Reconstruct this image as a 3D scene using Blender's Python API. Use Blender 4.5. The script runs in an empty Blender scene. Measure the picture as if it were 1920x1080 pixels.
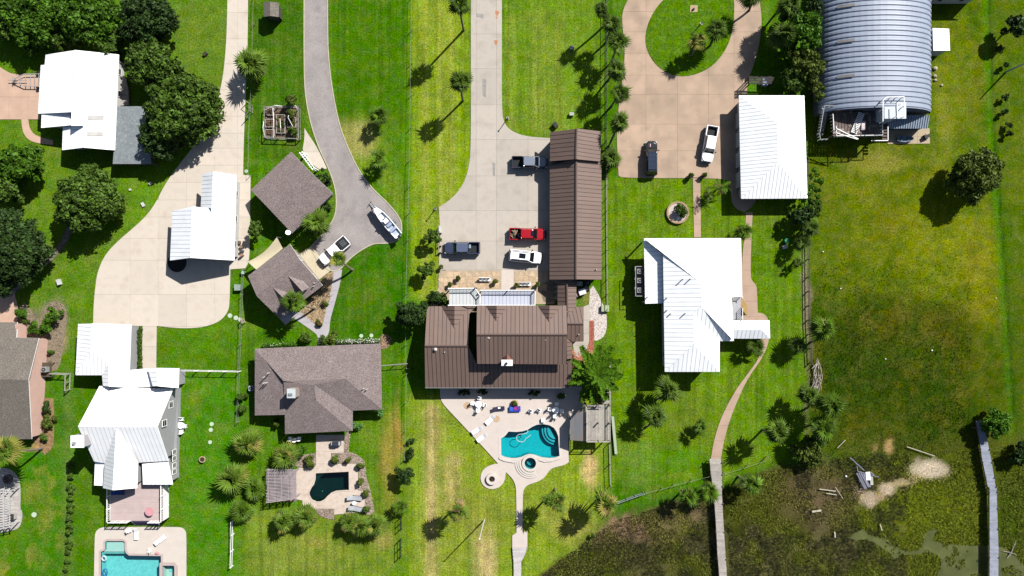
import bpy, bmesh, math, random
import numpy as np
from mathutils import Vector, Matrix
from mathutils.geometry import tessellate_polygon
R = math.radians
rnd = random.Random(7)
SC = bpy.context.scene
COL = SC.collection
# ---------------------------------------------------------------- camera, sky, sun, exposure
NX, NY, S, H = 985.0, 550.0, 11.2, 114.0      # point under the drone, scale (photo units per metre), flying height
def W(x, y, h=0.0):
    k = (1 - h / H) / S
    return Vector(((x - NX) * k, (NY - y) * k, h))
cam = bpy.data.objects.new('camera', bpy.data.cameras.new('camera'))
COL.objects.link(cam)
cam.location = (0, 0, H)
cam.rotation_euler = (0, 0, 0)
cam.data.sensor_width = 36
cam.data.lens = 36 * H * S / 1920
cam.data.shift_x = (960 - NX) / 1920
cam.data.shift_y = (NY - 540) / 1920
cam.data.clip_end = 3000
cam.data.clip_start = 1
SC.camera = cam
SUN_EL = R(42.0)
SH = Vector((-0.69, -0.725, 0)).normalized()   # direction shadows fall
sun_az = math.atan2(-SH.x, -SH.y)              # clockwise from +Y
world = bpy.data.worlds.new('World'); SC.world = world
world.use_nodes = True
nt = world.node_tree
sky = nt.nodes.new('ShaderNodeTexSky'); sky.sky_type = 'NISHITA'
sky.sun_disc = False
sky.sun_elevation = SUN_EL
sky.sun_rotation = sun_az
bg = nt.nodes['Background']
nt.links.new(sky.outputs['Color'], bg.inputs['Color'])
bg.inputs['Strength'].default_value = 0.05
sun = bpy.data.objects.new('sun', bpy.data.lights.new('sun', 'SUN'))
COL.objects.link(sun)
sun.data.energy = 5.0
sun.data.angle = R(0.5)
sun.data.color = (1.0, 0.965, 0.91)
Ld = Vector((SH.x * math.cos(SUN_EL), SH.y * math.cos(SUN_EL), -math.sin(SUN_EL)))
sun.rotation_euler = Ld.to_track_quat('-Z', 'Y').to_euler()
sun.location = (60, 60, 90)
SC.view_settings.view_transform = 'Standard'
SC.view_settings.look = 'None'
SC.view_settings.gamma = 1.0
SC.view_settings.exposure = 1.43
SC.view_settings.use_curve_mapping = False
try:
    SC.cycles.max_bounces = 5; SC.cycles.transparent_max_bounces = 12
    SC.cycles.diffuse_bounces = 2; SC.cycles.glossy_bounces = 2
    SC.cycles.caustics_reflective = False; SC.cycles.caustics_refractive = False
except Exception: pass
FACT = 3.0

def lin(c):
    return tuple(((v / 255) / 12.92 if v / 255 <= 0.04045 else ((v / 255 + 0.055) / 1.055) ** 2.4) for v in c)
def alb(c, f=FACT):
    w = min(1, max(0, (min(c)-224)/18)); f = f*(1-w)+1.7*w   # near-white paint is far lighter than the rest
    return tuple(min(0.86, v / f) for v in lin(c))
# ---------------------------------------------------------------- materials
MATS = {}
def M(name, c, var=.12, scale=1.0, fine=.10, fscale=12, rough=.7, spec=.25, objv=0.0, metal=0, bump=0, isl=0.0, trans=0, stain=None, stretch=None, emit=None):
    """procedural material: c is the sunlit screen colour, turned into an albedo"""
    if name in MATS: return MATS[name]
    m = bpy.data.materials.new(name); MATS[name] = m
    m.use_nodes = True
    t = m.node_tree; n = t.nodes; l = t.links
    b = n['Principled BSDF']
    b.inputs['Roughness'].default_value = rough
    b.inputs['Specular IOR Level'].default_value = spec
    b.inputs['Metallic'].default_value = metal
    tc = n.new('ShaderNodeTexCoord')
    src = tc.outputs['Object']
    geo = n.new('ShaderNodeNewGeometry')
    if stretch is not None:
        mp = n.new('ShaderNodeMapping'); mp.inputs['Scale'].default_value = stretch
        l.new(geo.outputs['Position'], mp.inputs['Vector']); src = mp.outputs['Vector']
    else:
        src = geo.outputs['Position']
    def noise(sc, det, lo, hi):
        x = n.new('ShaderNodeTexNoise'); x.inputs['Scale'].default_value = sc; x.inputs['Detail'].default_value = det
        l.new(src, x.inputs['Vector'])
        r = n.new('ShaderNodeMapRange'); r.inputs['From Min'].default_value = .3; r.inputs['From Max'].default_value = .7
        r.inputs['To Min'].default_value = lo; r.inputs['To Max'].default_value = hi
        l.new(x.outputs['Fac'], r.inputs['Value']); return r.outputs['Result'], x
    f1, _ = noise(scale, 4, 1 - var, 1 + var)
    f2, fx = noise(fscale, 2, 1 - fine, 1 + fine)
    mul = n.new('ShaderNodeMath'); mul.operation = 'MULTIPLY'; l.new(f1, mul.inputs[0]); l.new(f2, mul.inputs[1])
    v = mul.outputs[0]
    for amt, s in ((objv, 'o'), (isl, 'i')):
        if amt:
            if s == 'o':
                oi = n.new('ShaderNodeObjectInfo'); rv = oi.outputs['Random']
            else: rv = geo.outputs['Random Per Island']
            r = n.new('ShaderNodeMapRange'); r.inputs['To Min'].default_value = 1 - amt; r.inputs['To Max'].default_value = 1 + amt
            l.new(rv, r.inputs['Value'])
            k = n.new('ShaderNodeMath'); k.operation = 'MULTIPLY'; l.new(v, k.inputs[0]); l.new(r.outputs['Result'], k.inputs[1]); v = k.outputs[0]
    a = alb(c)
    vm = n.new('ShaderNodeVectorMath'); vm.operation = 'SCALE'; vm.inputs[0].default_value = a
    l.new(v, vm.inputs['Scale'])
    out = vm.outputs[0]
    if stain:
        sc_, lo_, hi_, col_ = stain
        x = n.new('ShaderNodeTexNoise'); x.inputs['Scale'].default_value = sc_; x.inputs['Detail'].default_value = 6
        l.new(src, x.inputs['Vector'])
        r = n.new('ShaderNodeMapRange'); r.inputs['From Min'].default_value = lo_; r.inputs['From Max'].default_value = hi_
        l.new(x.outputs['Fac'], r.inputs['Value'])
        mx = n.new('ShaderNodeMix'); mx.data_type = 'RGBA'
        l.new(r.outputs['Result'], mx.inputs['Factor']); l.new(out, mx.inputs['A']); mx.inputs['B'].default_value = (*alb(col_), 1)
        out = mx.outputs['Result']
    l.new(out, b.inputs['Base Color'])
    if bump:
        bp = n.new('ShaderNodeBump'); bp.inputs['Strength'].default_value = bump; bp.inputs['Distance'].default_value = .05
        l.new(fx.outputs['Fac'], bp.inputs['Height']); l.new(bp.outputs['Normal'], b.inputs['Normal'])
    if trans:
        tr = n.new('ShaderNodeBsdfTranslucent'); l.new(out, tr.inputs['Color'])
        ms = n.new('ShaderNodeMixShader'); ms.inputs[0].default_value = trans
        l.new(b.outputs[0], ms.inputs[1]); l.new(tr.outputs[0], ms.inputs[2])
        l.new(ms.outputs[0], n['Material Output'].inputs['Surface'])
    return m
def water_mat(name, tint, gloss=.06, rough=.05, bs=3.0, bstr=.15):
    if name in MATS: return MATS[name]
    m = bpy.data.materials.new(name); MATS[name] = m; m.use_nodes = True
    t = m.node_tree; n = t.nodes; l = t.links
    n.remove(n['Principled BSDF'])
    tr = n.new('ShaderNodeBsdfTransparent'); tr.inputs['Color'].default_value = (*tint, 1)
    g = n.new('ShaderNodeBsdfGlossy'); g.inputs['Roughness'].default_value = rough
    no = n.new('ShaderNodeTexNoise'); no.inputs['Scale'].default_value = bs
    geo = n.new('ShaderNodeNewGeometry'); l.new(geo.outputs['Position'], no.inputs['Vector'])
    bp = n.new('ShaderNodeBump'); bp.inputs['Strength'].default_value = bstr; bp.inputs['Distance'].default_value = .1
    l.new(no.outputs['Fac'], bp.inputs['Height']); l.new(bp.outputs['Normal'], g.inputs['Normal'])
    ms = n.new('ShaderNodeMixShader'); ms.inputs[0].default_value = gloss
    l.new(tr.outputs[0], ms.inputs[1]); l.new(g.outputs[0], ms.inputs[2])
    l.new(ms.outputs[0], n['Material Output'].inputs['Surface'])
    return m
# ---------------------------------------------------------------- mesh tools
class MB:
    def __init__(s): s.v = []; s.f = []; s.mi = []
    def quad(s, pts, mi=0):
        b = len(s.v); s.v += [tuple(p) for p in pts]; s.f.append(tuple(range(b, b + len(pts)))); s.mi.append(mi); return s
    def box(s, c, d, rz=0, mi=0, mat=None):
        b = len(s.v); cs, sn = math.cos(rz), math.sin(rz)
        for sx, sy, sz in ((-1,-1,-1),(1,-1,-1),(1,1,-1),(-1,1,-1),(-1,-1,1),(1,-1,1),(1,1,1),(-1,1,1)):
            x, y, z = sx*d[0]/2, sy*d[1]/2, sz*d[2]/2
            p = Vector((x, y, z))
            if mat is not None: p = mat @ p; s.v.append((c[0]+p.x, c[1]+p.y, c[2]+p.z))
            else: s.v.append((c[0]+x*cs-y*sn, c[1]+x*sn+y*cs, c[2]+z))
        for f in ((0,3,2,1),(4,5,6,7),(0,1,5,4),(1,2,6,5),(2,3,7,6),(3,0,4,7)):
            s.f.append(tuple(b+i for i in f)); s.mi.append(mi)
        return s
    def bar(s, a, b, w, t=None, mi=0):
        """square bar from a to b"""
        a, b = Vector(a), Vector(b); d = b - a; L = d.length
        if L < 1e-5: return s
        q = d.to_track_quat('X', 'Z').to_matrix()
        return s.box((a+b)/2, (L, w, t or w), mat=q, mi=mi)
    def prism(s, poly, z0, z1, mi=0, side=None, holes=()):
        """poly: list of (x,y); z may be floats"""
        a = sum(poly[i][0]*poly[(i+1)%len(poly)][1]-poly[(i+1)%len(poly)][0]*poly[i][1] for i in range(len(poly)))
        if a < 0: poly = poly[::-1]
        hs = []
        for h in holes:
            ah = sum(h[i][0]*h[(i+1)%len(h)][1]-h[(i+1)%len(h)][0]*h[i][1] for i in range(len(h)))
            hs.append(h[::-1] if ah > 0 else h)
        loops = [poly] + hs
        b = len(s.v); n = sum(len(q) for q in loops)
        for z in (z0, z1):
            for q in loops: s.v += [(p[0], p[1], z) for p in q]
        if hs:
            tris = tessellate_polygon([[Vector((p[0], p[1], 0)) for p in q] for q in loops])
            flat = [p for q in loops for p in q]
            for t in tris:
                (x0,y0),(x1,y1),(x2,y2) = [flat[i][:2] for i in t]
                if (x1-x0)*(y2-y0)-(x2-x0)*(y1-y0) < 0: t = t[::-1]
                s.f.append(tuple(b+n+i for i in t)); s.mi.append(mi)
        else:
            s.f.append(tuple(b+n+i for i in range(n))); s.mi.append(mi)
            s.f.append(tuple(b+i for i in range(n-1, -1, -1))); s.mi.append(mi)
        o = b
        for q in loops:
            k = len(q)
            for i in range(k):
                j = (i+1) % k
                s.f.append((o+i, o+j, o+n+j, o+n+i)); s.mi.append(side if side is not None else mi)
            o += k
        return s
    def slabn(s, pts, nrm, t, mi=0, side=None):
        """3d polygon extruded by -t along nrm"""
        b = len(s.v); k = len(pts)
        for off in (0, -t): s.v += [tuple(Vector(p) + nrm*off) for p in pts]
        s.f.append(tuple(b+i for i in range(k))); s.mi.append(mi)
        s.f.append(tuple(b+k+i for i in range(k-1, -1, -1))); s.mi.append(mi if side is None else side)
        for i in range(k):
            j = (i+1) % k
            s.f.append((b+i, b+k+i, b+k+j, b+j)); s.mi.append(mi if side is None else side)
        return s
    def tube(s, pts, rs, n=7, mi=0, cap=True):
        pts = [Vector(p) for p in pts]
        if not isinstance(rs, (list, tuple)): rs = [rs]*len(pts)
        b = len(s.v)
        for i, p in enumerate(pts):
            d = (pts[min(i+1, len(pts)-1)] - pts[max(i-1, 0)]).normalized()
            u = d.orthogonal().normalized() if abs(d.z) < .95 else Vector((1,0,0)).cross(d).normalized()
            if abs(d.z) < .95: u = Vector((0,0,1)).cross(d).normalized()
            w = d.cross(u)
            for k in range(n):
                a = 2*math.pi*k/n
                s.v.append(tuple(p + (u*math.cos(a)+w*math.sin(a))*rs[i]))
        for i in range(len(pts)-1):
            for k in range(n):
                j = (k+1) % n
                s.f.append((b+i*n+k, b+i*n+j, b+(i+1)*n+j, b+(i+1)*n+k)); s.mi.append(mi)
        if cap:
            s.f.append(tuple(b+(len(pts)-1)*n+k for k in range(n))); s.mi.append(mi)
            s.f.append(tuple(b+k for k in range(n-1, -1, -1))); s.mi.append(mi)
        return s
    def cyl(s, c, r, z0, z1, n=20, r2=None, mi=0):
        return s.tube([(c[0], c[1], z0), (c[0], c[1], z1)], [r, r if r2 is None else r2], n, mi)
    def blob(s, c, rx, ry, rz, n=8, m=5, mi=0, jit=0):
        b = len(s.v)
        for i in range(m+1):
            th = math.pi*i/m
            for k in range(n):
                a = 2*math.pi*k/n; j = 1+rnd.uniform(-jit, jit)
                s.v.append((c[0]+rx*math.sin(th)*math.cos(a)*j, c[1]+ry*math.sin(th)*math.sin(a)*j, c[2]+rz*math.cos(th)*j))
        for i in range(m):
            for k in range(n):
                j = (k+1) % n
                s.f.append((b+i*n+k, b+(i+1)*n+k, b+(i+1)*n+j, b+i*n+j)); s.mi.append(mi)
        return s
    def mesh(s, name, mats, smooth=False):
        me = bpy.data.meshes.new(name)
        me.from_pydata(s.v, [], s.f)
        for m in (mats if isinstance(mats, (list, tuple)) else [mats]): me.materials.append(m)
        if any(s.mi): me.polygons.foreach_set('material_index', s.mi)
        if smooth: me.polygons.foreach_set('use_smooth', [True]*len(s.f))
        me.update(); return me
    def obj(s, name, mats, parent=None, smooth=False, loc=None):
        return link(name, s.mesh(name, mats, smooth), parent, loc)
def link(name, me, parent=None, loc=None):
    o = bpy.data.objects.new(name, me); COL.objects.link(o)
    if parent is not None: o.parent = parent
    if loc is not None: o.location = loc
    return o
def tag(o, label, cat=None, group=None, kind=None):
    if label: o['label'] = label
    if cat: o['category'] = cat
    if group: o['group'] = group
    if kind: o['kind'] = kind
    return o
def empty(name, label, cat, loc=(0,0,0), rz=0, group=None):
    o = bpy.data.objects.new(name, None); COL.objects.link(o)
    o.empty_display_size = .3
    o.location = loc; o.rotation_euler = (0, 0, rz)
    return tag(o, label, cat, group)
KIDS = {}
def dup(src, loc, rz=0, label=None, scale=None, group=None):
    kids = {}
    for o in bpy.data.objects:
        if o.parent is not None: kids.setdefault(o.parent.name, []).append(o)
    def rec(o, par):
        c = o.copy(); COL.objects.link(c); c.parent = par
        for ch in kids.get(o.name, []): rec(ch, c)
        return c
    c = rec(src, None); c.location = loc; c.rotation_euler = (0, 0, rz)
    if scale: c.scale = (scale,)*3
    if label: c['label'] = label
    if group: c['group'] = group
    return c
def Z(s, ox, oy, *pts):
    return [(ox+p[0]/s, oy+p[1]/s, *p[2:]) for p in pts]
def area2(p):
    return sum(p[i][0]*p[(i+1)%len(p)][1]-p[(i+1)%len(p)][0]*p[i][1] for i in range(len(p)))/2
def clip(poly, a, b, c):
    """keep a*x+b*y<=c"""
    out = []
    for i in range(len(poly)):
        p, q = poly[i], poly[(i+1) % len(poly)]
        dp, dq = a*p[0]+b*p[1]-c, a*q[0]+b*q[1]-c
        if dp <= 0: out.append(p)
        if (dp < 0 < dq) or (dq < 0 < dp):
            t = dp/(dp-dq); out.append((p[0]+(q[0]-p[0])*t, p[1]+(q[1]-p[1])*t))
    return out
def smooth(pts, it=2, lim=62):
    """corner cutting that leaves sharp corners alone"""
    for _ in range(it):
        out = []; n = len(pts)
        for i in range(n):
            a, p, c = Vector(pts[i-1][:2]), Vector(pts[i][:2]), Vector(pts[(i+1) % n][:2])
            u, w = p-a, c-p
            if u.length < 1e-6 or w.length < 1e-6: continue
            if u.angle(w) > R(lim) : out.append(tuple(p))
            else: out.append(tuple(p-u*.25)); out.append(tuple(p+w*.25))
        pts = out
    return pts
def g(pts, h=0):
    return [tuple(W(p[0], p[1], h)[:2]) for p in pts]
def inside(p, poly):
    x, y = p; r = False; n = len(poly)
    for i in range(n):
        x1, y1 = poly[i][:2]; x2, y2 = poly[(i+1) % n][:2]
        if (y1 > y) != (y2 > y) and x < (x2-x1)*(y-y1)/(y2-y1)+x1: r = not r
    return r
def offset(poly, d):
    """positive d grows a polygon (any winding)"""
    if area2(poly) < 0: poly = poly[::-1]
    n = len(poly); out = []
    for i in range(n):
        a, p, c = Vector(poly[i-1][:2]), Vector(poly[i][:2]), Vector(poly[(i+1) % n][:2])
        u, w = (p-a).normalized(), (c-p).normalized()
        n1, n2 = Vector((u.y, -u.x)), Vector((w.y, -w.x))
        m = (n1+n2)
        if m.length < .2: m = n1
        m.normalize(); k = d/max(.4, m.dot(n1))
        out.append(tuple(p+m*k))
    return out
def ellipse(cx, cy, rx, ry=None, n=28, a0=0):
    ry = ry or rx
    return [(cx+rx*math.cos(2*math.pi*i/n+a0), cy+ry*math.sin(2*math.pi*i/n+a0)) for i in range(n)]
# ---------------------------------------------------------------- pool outlines (photo units)
POOL_T = [(c[0], c[1]) for c in Z(4.155, 780, 700, (663,505),(690,490),(708,470),(720,452),(780,455),(830,450),(870,438),(905,415),(940,399),(985,393),(1040,403),(1075,424),(1095,455),(1108,490),(1112,560),(1118,642),(1080,655),(1040,658),(980,652),(945,640),(915,630),(880,627),(850,636),(820,650),(780,658),(740,658),(690,648),(665,635))]
POOL_K = Z(4.153, 440, 820, (633,278),(890,265),(892,408),(840,410),(790,414),(755,428),(725,455),(700,482),(670,497),(640,498),(605,482),(586,450),(585,425),(600,392),(620,365),(632,325))
POOL_A = Z(4.155, 0, 820, (825,815),(835,805),(965,805),(975,815),(975,870),(985,900),(1010,918),(1258,922),(1258,1500),(790,1500),(790,890),(815,880),(825,870))
SPA_T = ellipse(994.2, 867.7, 10.8, n=24)
SPA_A = Z(4.155, 0, 820, (1272,992),(1362,992),(1368,1000),(1368,1110),(1272,1110))
# ---------------------------------------------------------------- the ground sheet, coloured by what grows there
xs = np.concatenate([[-900,-500,-300,-200,-140,-115], np.arange(-96, 92, .45), [100,120,150,220,350,600,900]])
ys = np.concatenate([[-900,-500,-300,-180,-110,-75], np.arange(-56, 58, .45), [64,80,110,180,300,600,900]])
GX, GY = np.meshgrid(xs, ys)
PX = GX*S+NX; PY = NY-GY*S
rs_ = np.random.RandomState(3)
def vnoise(x, y, sc, seed):
    """smooth value noise in photo units"""
    r = np.random.RandomState(seed); N = 128; t = r.rand(N, N)
    u, v = x/sc, y/sc; i, j = np.floor(u).astype(int), np.floor(v).astype(int); fu, fv = u-i, v-j
    fu = fu*fu*(3-2*fu); fv = fv*fv*(3-2*fv)
    a = t[j%N, i%N]; b = t[j%N, (i+1)%N]; c = t[(j+1)%N, i%N]; d = t[(j+1)%N, (i+1)%N]
    return (a*(1-fu)+b*fu)*(1-fv)+(c*(1-fu)+d*fu)*fv
def fbm(x, y, sc, seed): return .5*vnoise(x,y,sc,seed)+.3*vnoise(x,y,sc/2,seed+1)+.2*vnoise(x,y,sc/4,seed+2)
wx = PX + (fbm(PX,PY,40,11)-.5)*26; wy = PY + (fbm(PX,PY,40,21)-.5)*26
sg = lambda t: 1/(1+np.exp(-np.clip(t,-30,30)))
def bx(x0,x1,y0,y1,s=6,warp=True):
    X, Y = (wx, wy) if warp else (PX, PY)
    return sg((X-x0)/s)*sg((x1-X)/s)*sg((Y-y0)/s)*sg((y1-Y)/s)
def el(x,y,rx,ry,s=1.0,warp=True):
    X, Y = (wx, wy) if warp else (PX, PY)
    return np.clip(1.25-np.sqrt(((X-x)/rx)**2+((Y-y)/ry)**2), 0, 1)**.8*s
GC = np.zeros(GX.shape+(3,)); 
def put(mask, col, k=1.0):
    m = np.clip(mask*k, 0, 1)[..., None]; GC[:] = GC*(1-m)+np.array(alb(col))*m
GC[:] = alb((70,122,12))
n1 = fbm(PX,PY,70,5); n2 = fbm(PX,PY,28,8)
put(sg((n1-.5)*14), (86,140,24), .5)
put(bx(-60,330,60,620,14), (92,134,30), .6)
put(bx(-60,330,180,620,14)*(n2>.5), (112,140,46), .35)
put(bx(325,430,0,260,6), (112,140,50), .6)
put(bx(240,330,300,430,8), (98,150,26), .6)
put(bx(470,572,0,300,2,False), (62,106,20), .8)
put(bx(614,766,0,240,3,False), (64,116,4), .85)
put(bx(618,765,440,640,4), (44,108,4), .9)
put(el(690,560,35,60), (96,130,22), .35)
put(el(668,270,60,50), (140,160,60), .7); put(bx(640,702,228,292,4,False), (172,164,106), .65)
put(el(735,360,22,50), (128,150,50), .5)
put(bx(771,884,-50,560,2,False), (130,160,34), .85)
for x in (797, 826, 846): put(bx(x-4,x+5,-50,560,3,False), (176,172,92), .5)
put(bx(941,1128,-50,262,2,False), (108,146,34), .8)
for x, w in ((957,5),(1003,6),(1021,5),(1047,9)): put(bx(x-w,x+w,20,250,4,False)*(n2+.3), (156,158,78), .5)
put(bx(1138,1512,330,900,3,False), (98,136,20), .85)
put(bx(1400,1512,400,850,4), (86,128,20), .6)
put(el(1360,60,80,90), (98,148,16), .3)
put(el(1385,790,60,70), (90,136,26), .4)
put(el(1290,790,60,60), (98,120,40), .6); put(el(1275,860,70,20), (70,140,20), .5); put(el(1195,870,40,45), (92,140,60), .45)
put(bx(1140,1340,910,960,6), (56,110,14), .6)
# left bottom lawns
put(bx(40,135,700,1090,6,False), (58,122,18), .8)
for x,y,rx,ry in ((78,880,20,16),(60,920,18,24),(100,915,12,30),(90,1000,30,60),(30,1060,20,30),(40,1040,30,30),(10,1070,25,25)): put(el(x,y,rx,ry)*(n2>.46), (150,150,66), .55)
put(bx(120,132,700,1090,3,False), (126,132,88), .4)
put(bx(345,450,700,1090,5), (66,138,22), .6); put(el(365,750,14,28), (128,150,50), .5)
put(bx(450,750,955,1090,10), (118,142,48), .85); put(el(560,1050,90,40), (134,146,64), .55); put(el(590,1015,30,10), (160,140,80), .35); put(el(520,1050,40,40), (120,148,60), .4)
put(bx(690,760,770,960,10), (112,140,40), .55); put(el(731,860,18,90), (170,140,76), .6); put(el(745,800,7,60), (190,146,84), .6); put(el(716,1010,20,26), (168,154,96), .6)
put(bx(462,480,700,850,3), (70,120,30), .5)
# between the fence and the brown house, down to the shore
put(bx(765,1135,740,1090,4,False), (134,160,44), .85)
put(bx(797,818,760,1090,4,False), (206,182,134), .85); put(bx(835,862,850,960,5), (198,176,124), .75); put(el(808,800,30,40), (170,150,98), .35)
put(bx(775,795,730,1090,6), (120,154,36), .6)
put(el(905,1050,26,60), (204,184,134), .95); put(el(895,965,70,50), (148,146,74), .5); put(el(840,1030,60,60), (132,142,62), .4)
put(el(1060,975,60,34), (152,150,74), .6); put(el(1108,880,13,40), (214,188,136), 1.0); put(el(1020,960,60,50), (130,146,56), .5)
put(el(1085,1000,50,24), (168,154,92), .5); put(el(985,1060,30,40), (108,150,40), .4)
put(bx(1128,1136,290,860,2,False), (120,132,60), .4)
put(bx(874,884,-50,250,2,False), (70,120,20), .3)
# the rough field on the right
fld = bx(1516,1990,-80,850,3,False)
put(fld, (86,112,12), 1)
put(fld*el(1650,330,120,60), (112,124,22), .7); put(fld*el(1640,300,70,22), (150,146,74), .55)
put(fld*el(1660,440,120,110), (110,122,14), .6); put(fld*el(1665,410,28,50), (120,116,22), .5)
put(fld*el(1780,470,90,130), (134,144,18), .8); put(fld*el(1840,540,34,90), (146,146,26), .7); put(fld*el(1820,490,20,60), (130,120,26), .5); put(fld*el(1760,520,60,60),(104,128,20),.5)
put(fld*el(1790,190,36,170), (122,136,26), .7); put(fld*el(1810,250,50,160), (70,110,8), .5); put(fld*el(1765,240,18,80), (150,150,60), .5)
put(fld*el(1690,740,190,150), (52,76,10), .88); put(fld*el(1600,650,90,90), (54,78,12), .8); put(fld*el(1680,800,150,50), (56,78,12), .7); put(fld*el(1700,600,120,50),(70,76,16),.8)
put(fld*el(1790,640,40,60), (92,88,26), .5); put(fld*el(1640,790,50,50), (84,92,16), .5); put(fld*el(1545,640,40,120), (56,84,10), .5); put(fld*el(1600,700,60,50), (40,76,10), .5)
put(fld*(fbm(PX,PY,22,40)>.55), (40,76,6), .3)
put(fld*(fbm(PX,PY,30,60)>.6), (122,118,30), .3)
lx = np.interp(PY, [0,250,500,800,1080], [1847,1856,1876,1896,1900])
put(sg((PX-lx-3)/2.5)*sg((860-PY)/10), (62,104,14), .9); put(sg((PX-lx-14)/4)*sg((860-PY)/10)*(n2), (118,116,26), .5)
put(np.exp(-((PX-lx)/5.5)**2)*sg((850-PY)/8), (66,136,8), .6); put(np.exp(-((PX-lx-8)/3)**2)*sg((850-PY)/8), (34,72,8), .7)
# olive wear over all the turf
put(sg((fbm(PX,PY,34,401)-.56)*20), (124,136,50), .15); put(sg((fbm(PX,PY,17,411)-.62)*26), (146,142,74), .16); put(sg((fbm(PX,PY,22,421)-.6)*24), (44,96,12), .3)
# marsh
shore = np.interp(PX, [700,1000,1040,1090,1150,1240,1300,1345,1400,1450,1500,1560,1620,1700,1830,1880,1990], [1500,1090,1056,1020,975,948,935,925,898,880,868,860,850,848,838,846,830])
marsh = sg((wy*.6+PY*.4+(fbm(PX,PY,14,33)-.5)*30-shore)/(2.5+np.clip((PX-1480)/14,0,9)))
put(sg((PY-shore+16)/4)*sg((PX-1100)/20)*(1-fld), (48,96,14), .6)
put(marsh, (92,96,52), 1)
put(marsh*sg((fbm(PX,PY,26,301)-.5)*26), (40,46,24), .9); put(marsh*sg((fbm(PX,PY,18,311)-.6)*30), (128,126,84), .55)  # shadowed gaps and lit clumps painted in as dark and pale mottles
put(marsh*el(1180,985,100,34), (168,144,118), .9); put(marsh*el(1265,965,60,24), (146,128,104), .7)
put(marsh*sg((fbm(PX,PY,60,70)-.5)*20), (84,96,22), .6)
put(marsh*sg((PX-1560)/20)*sg((895-PY)/8), (76,92,20), .8)
mw_ = PX+(fbm(PX,PY,90,51)-.5)*260
put(marsh*sg((mw_-1650)/16), (92,104,26), .55)
put(marsh*el(1740,950,120,70), (110,126,24), .8); put(marsh*el(1890,960,40,90), (60,90,16), .7); put(marsh*el(1630,900,70,30),(104,100,44),.6)
put(marsh*el(1545,940,60,60), (112,98,80), .8); put(marsh*el(1480,930,40,50), (104,94,66), .6)
put(el(1742,878,36,17,1.6), (212,200,182), 1); put(el(1665,916,20,12,1.5), (202,188,168), 1); put(el(1630,936,16,16,1.3), (194,180,162), 1); put(el(1690,905,24,9,1.1),(184,170,136),.9); put(el(1712,893,16,8,1.1),(190,176,140),.9); put(el(1612,922,9,16,1.1),(176,158,140),.9); put(el(1648,930,14,7,1.1),(184,164,136),.9); put(el(1667,840,8,16,1.2), (198,170,120), .8); put(el(1637,843,8,8), (180,156,110), .6)
GC *= np.array([1.25, 1.2, 1.05])
GC *= (1-.2*marsh)[..., None]; GC *= (1-.22*fld*sg((PY-560)/40)*(1-marsh))[..., None]
# bare beds round houses and trees
BARE = []
for x,y,rx,ry,c in ((70,840,16,10,(200,164,110)),(100,600,24,40,(150,138,116)),(60,600,20,20,(146,132,110)),(112,640,18,26,(176,160,118)),(1516,660,4,200,(120,116,84)),(1512,560,8,90,(150,140,110)),(1100,560,12,20,(140,140,70))):
    put(el(x,y,rx,ry,1.2), c, .85)
GZ = np.zeros_like(GX)
GZ += (fbm(PX,PY,60,90)-.5)*.10*bx(1530,1990,280,1200,10)
for P in (POOL_T, POOL_K, POOL_A, SPA_A, SPA_T):
    w = offset(g(P), .62)
    xa, xb = min(p[0] for p in w), max(p[0] for p in w); ya, yb = min(p[1] for p in w), max(p[1] for p in w)
    for j, i in zip(*np.where((GX>xa)&(GX<xb)&(GY>ya)&(GY<yb))):
        if inside((GX[j,i], GY[j,i]), w): GZ[j,i] = -2.2
WATER_P = smooth([(c[0],c[1]) for c in Z(3.6,1480,780,(400,820),(490,750),(540,800),(600,820),(680,830),(720,860),(740,900),(790,915),(880,905),(905,850),(905,800),(960,760),(1010,765),(960,840),(1050,860),(1150,870),(1290,875),(1420,880),(1480,900),(1580,1000),(1640,1100),(1640,1300),(960,1300),(990,1080),(1030,1000),(1010,940),(930,915),(860,940),(760,935),(700,975),(680,920),(600,880),(560,850),(480,830),(440,850))], 2, 100)
ww = g(WATER_P)
for j, i in zip(*np.where((PX>1570)&(PY>960))):
    if inside((GX[j,i], GY[j,i]), ww): GZ[j,i] -= .25
ny_, nx_ = GX.shape
verts = np.stack([GX, GY, GZ], -1).reshape(-1, 3)
jj, ii = np.meshgrid(np.arange(ny_-1), np.arange(nx_-1), indexing='ij')
a = jj*nx_+ii
faces = np.stack([a, a+1, a+nx_+1, a+nx_], -1).reshape(-1, 4)
me = bpy.data.meshes.new('ground')
me.from_pydata(verts.tolist(), [], faces.tolist())
ca = me.color_attributes.new('cover', 'FLOAT_COLOR', 'POINT')
cc = np.concatenate([GC.reshape(-1,3), np.zeros((ny_*nx_,1))], 1); 
cc[:,3] = (np.clip(bx(450,1512,-90,1100,4,False),0,1)*(1-np.clip(marsh,0,1))).reshape(-1)
ca.data.foreach_set('color', cc.astype(np.float32).reshape(-1))
me.polygons.foreach_set('use_smooth', [True]*len(faces))
m = bpy.data.materials.new('grass_cover'); m.use_nodes = True; MATS['grass_cover'] = m
t = m.node_tree; n = t.nodes; l = t.links; b = n['Principled BSDF']; b.inputs['Roughness'].default_value = .9; b.inputs['Specular IOR Level'].default_value = 0.0
at = n.new('ShaderNodeAttribute'); at.attribute_name = 'cover'
geo = n.new('ShaderNodeNewGeometry')
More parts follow.
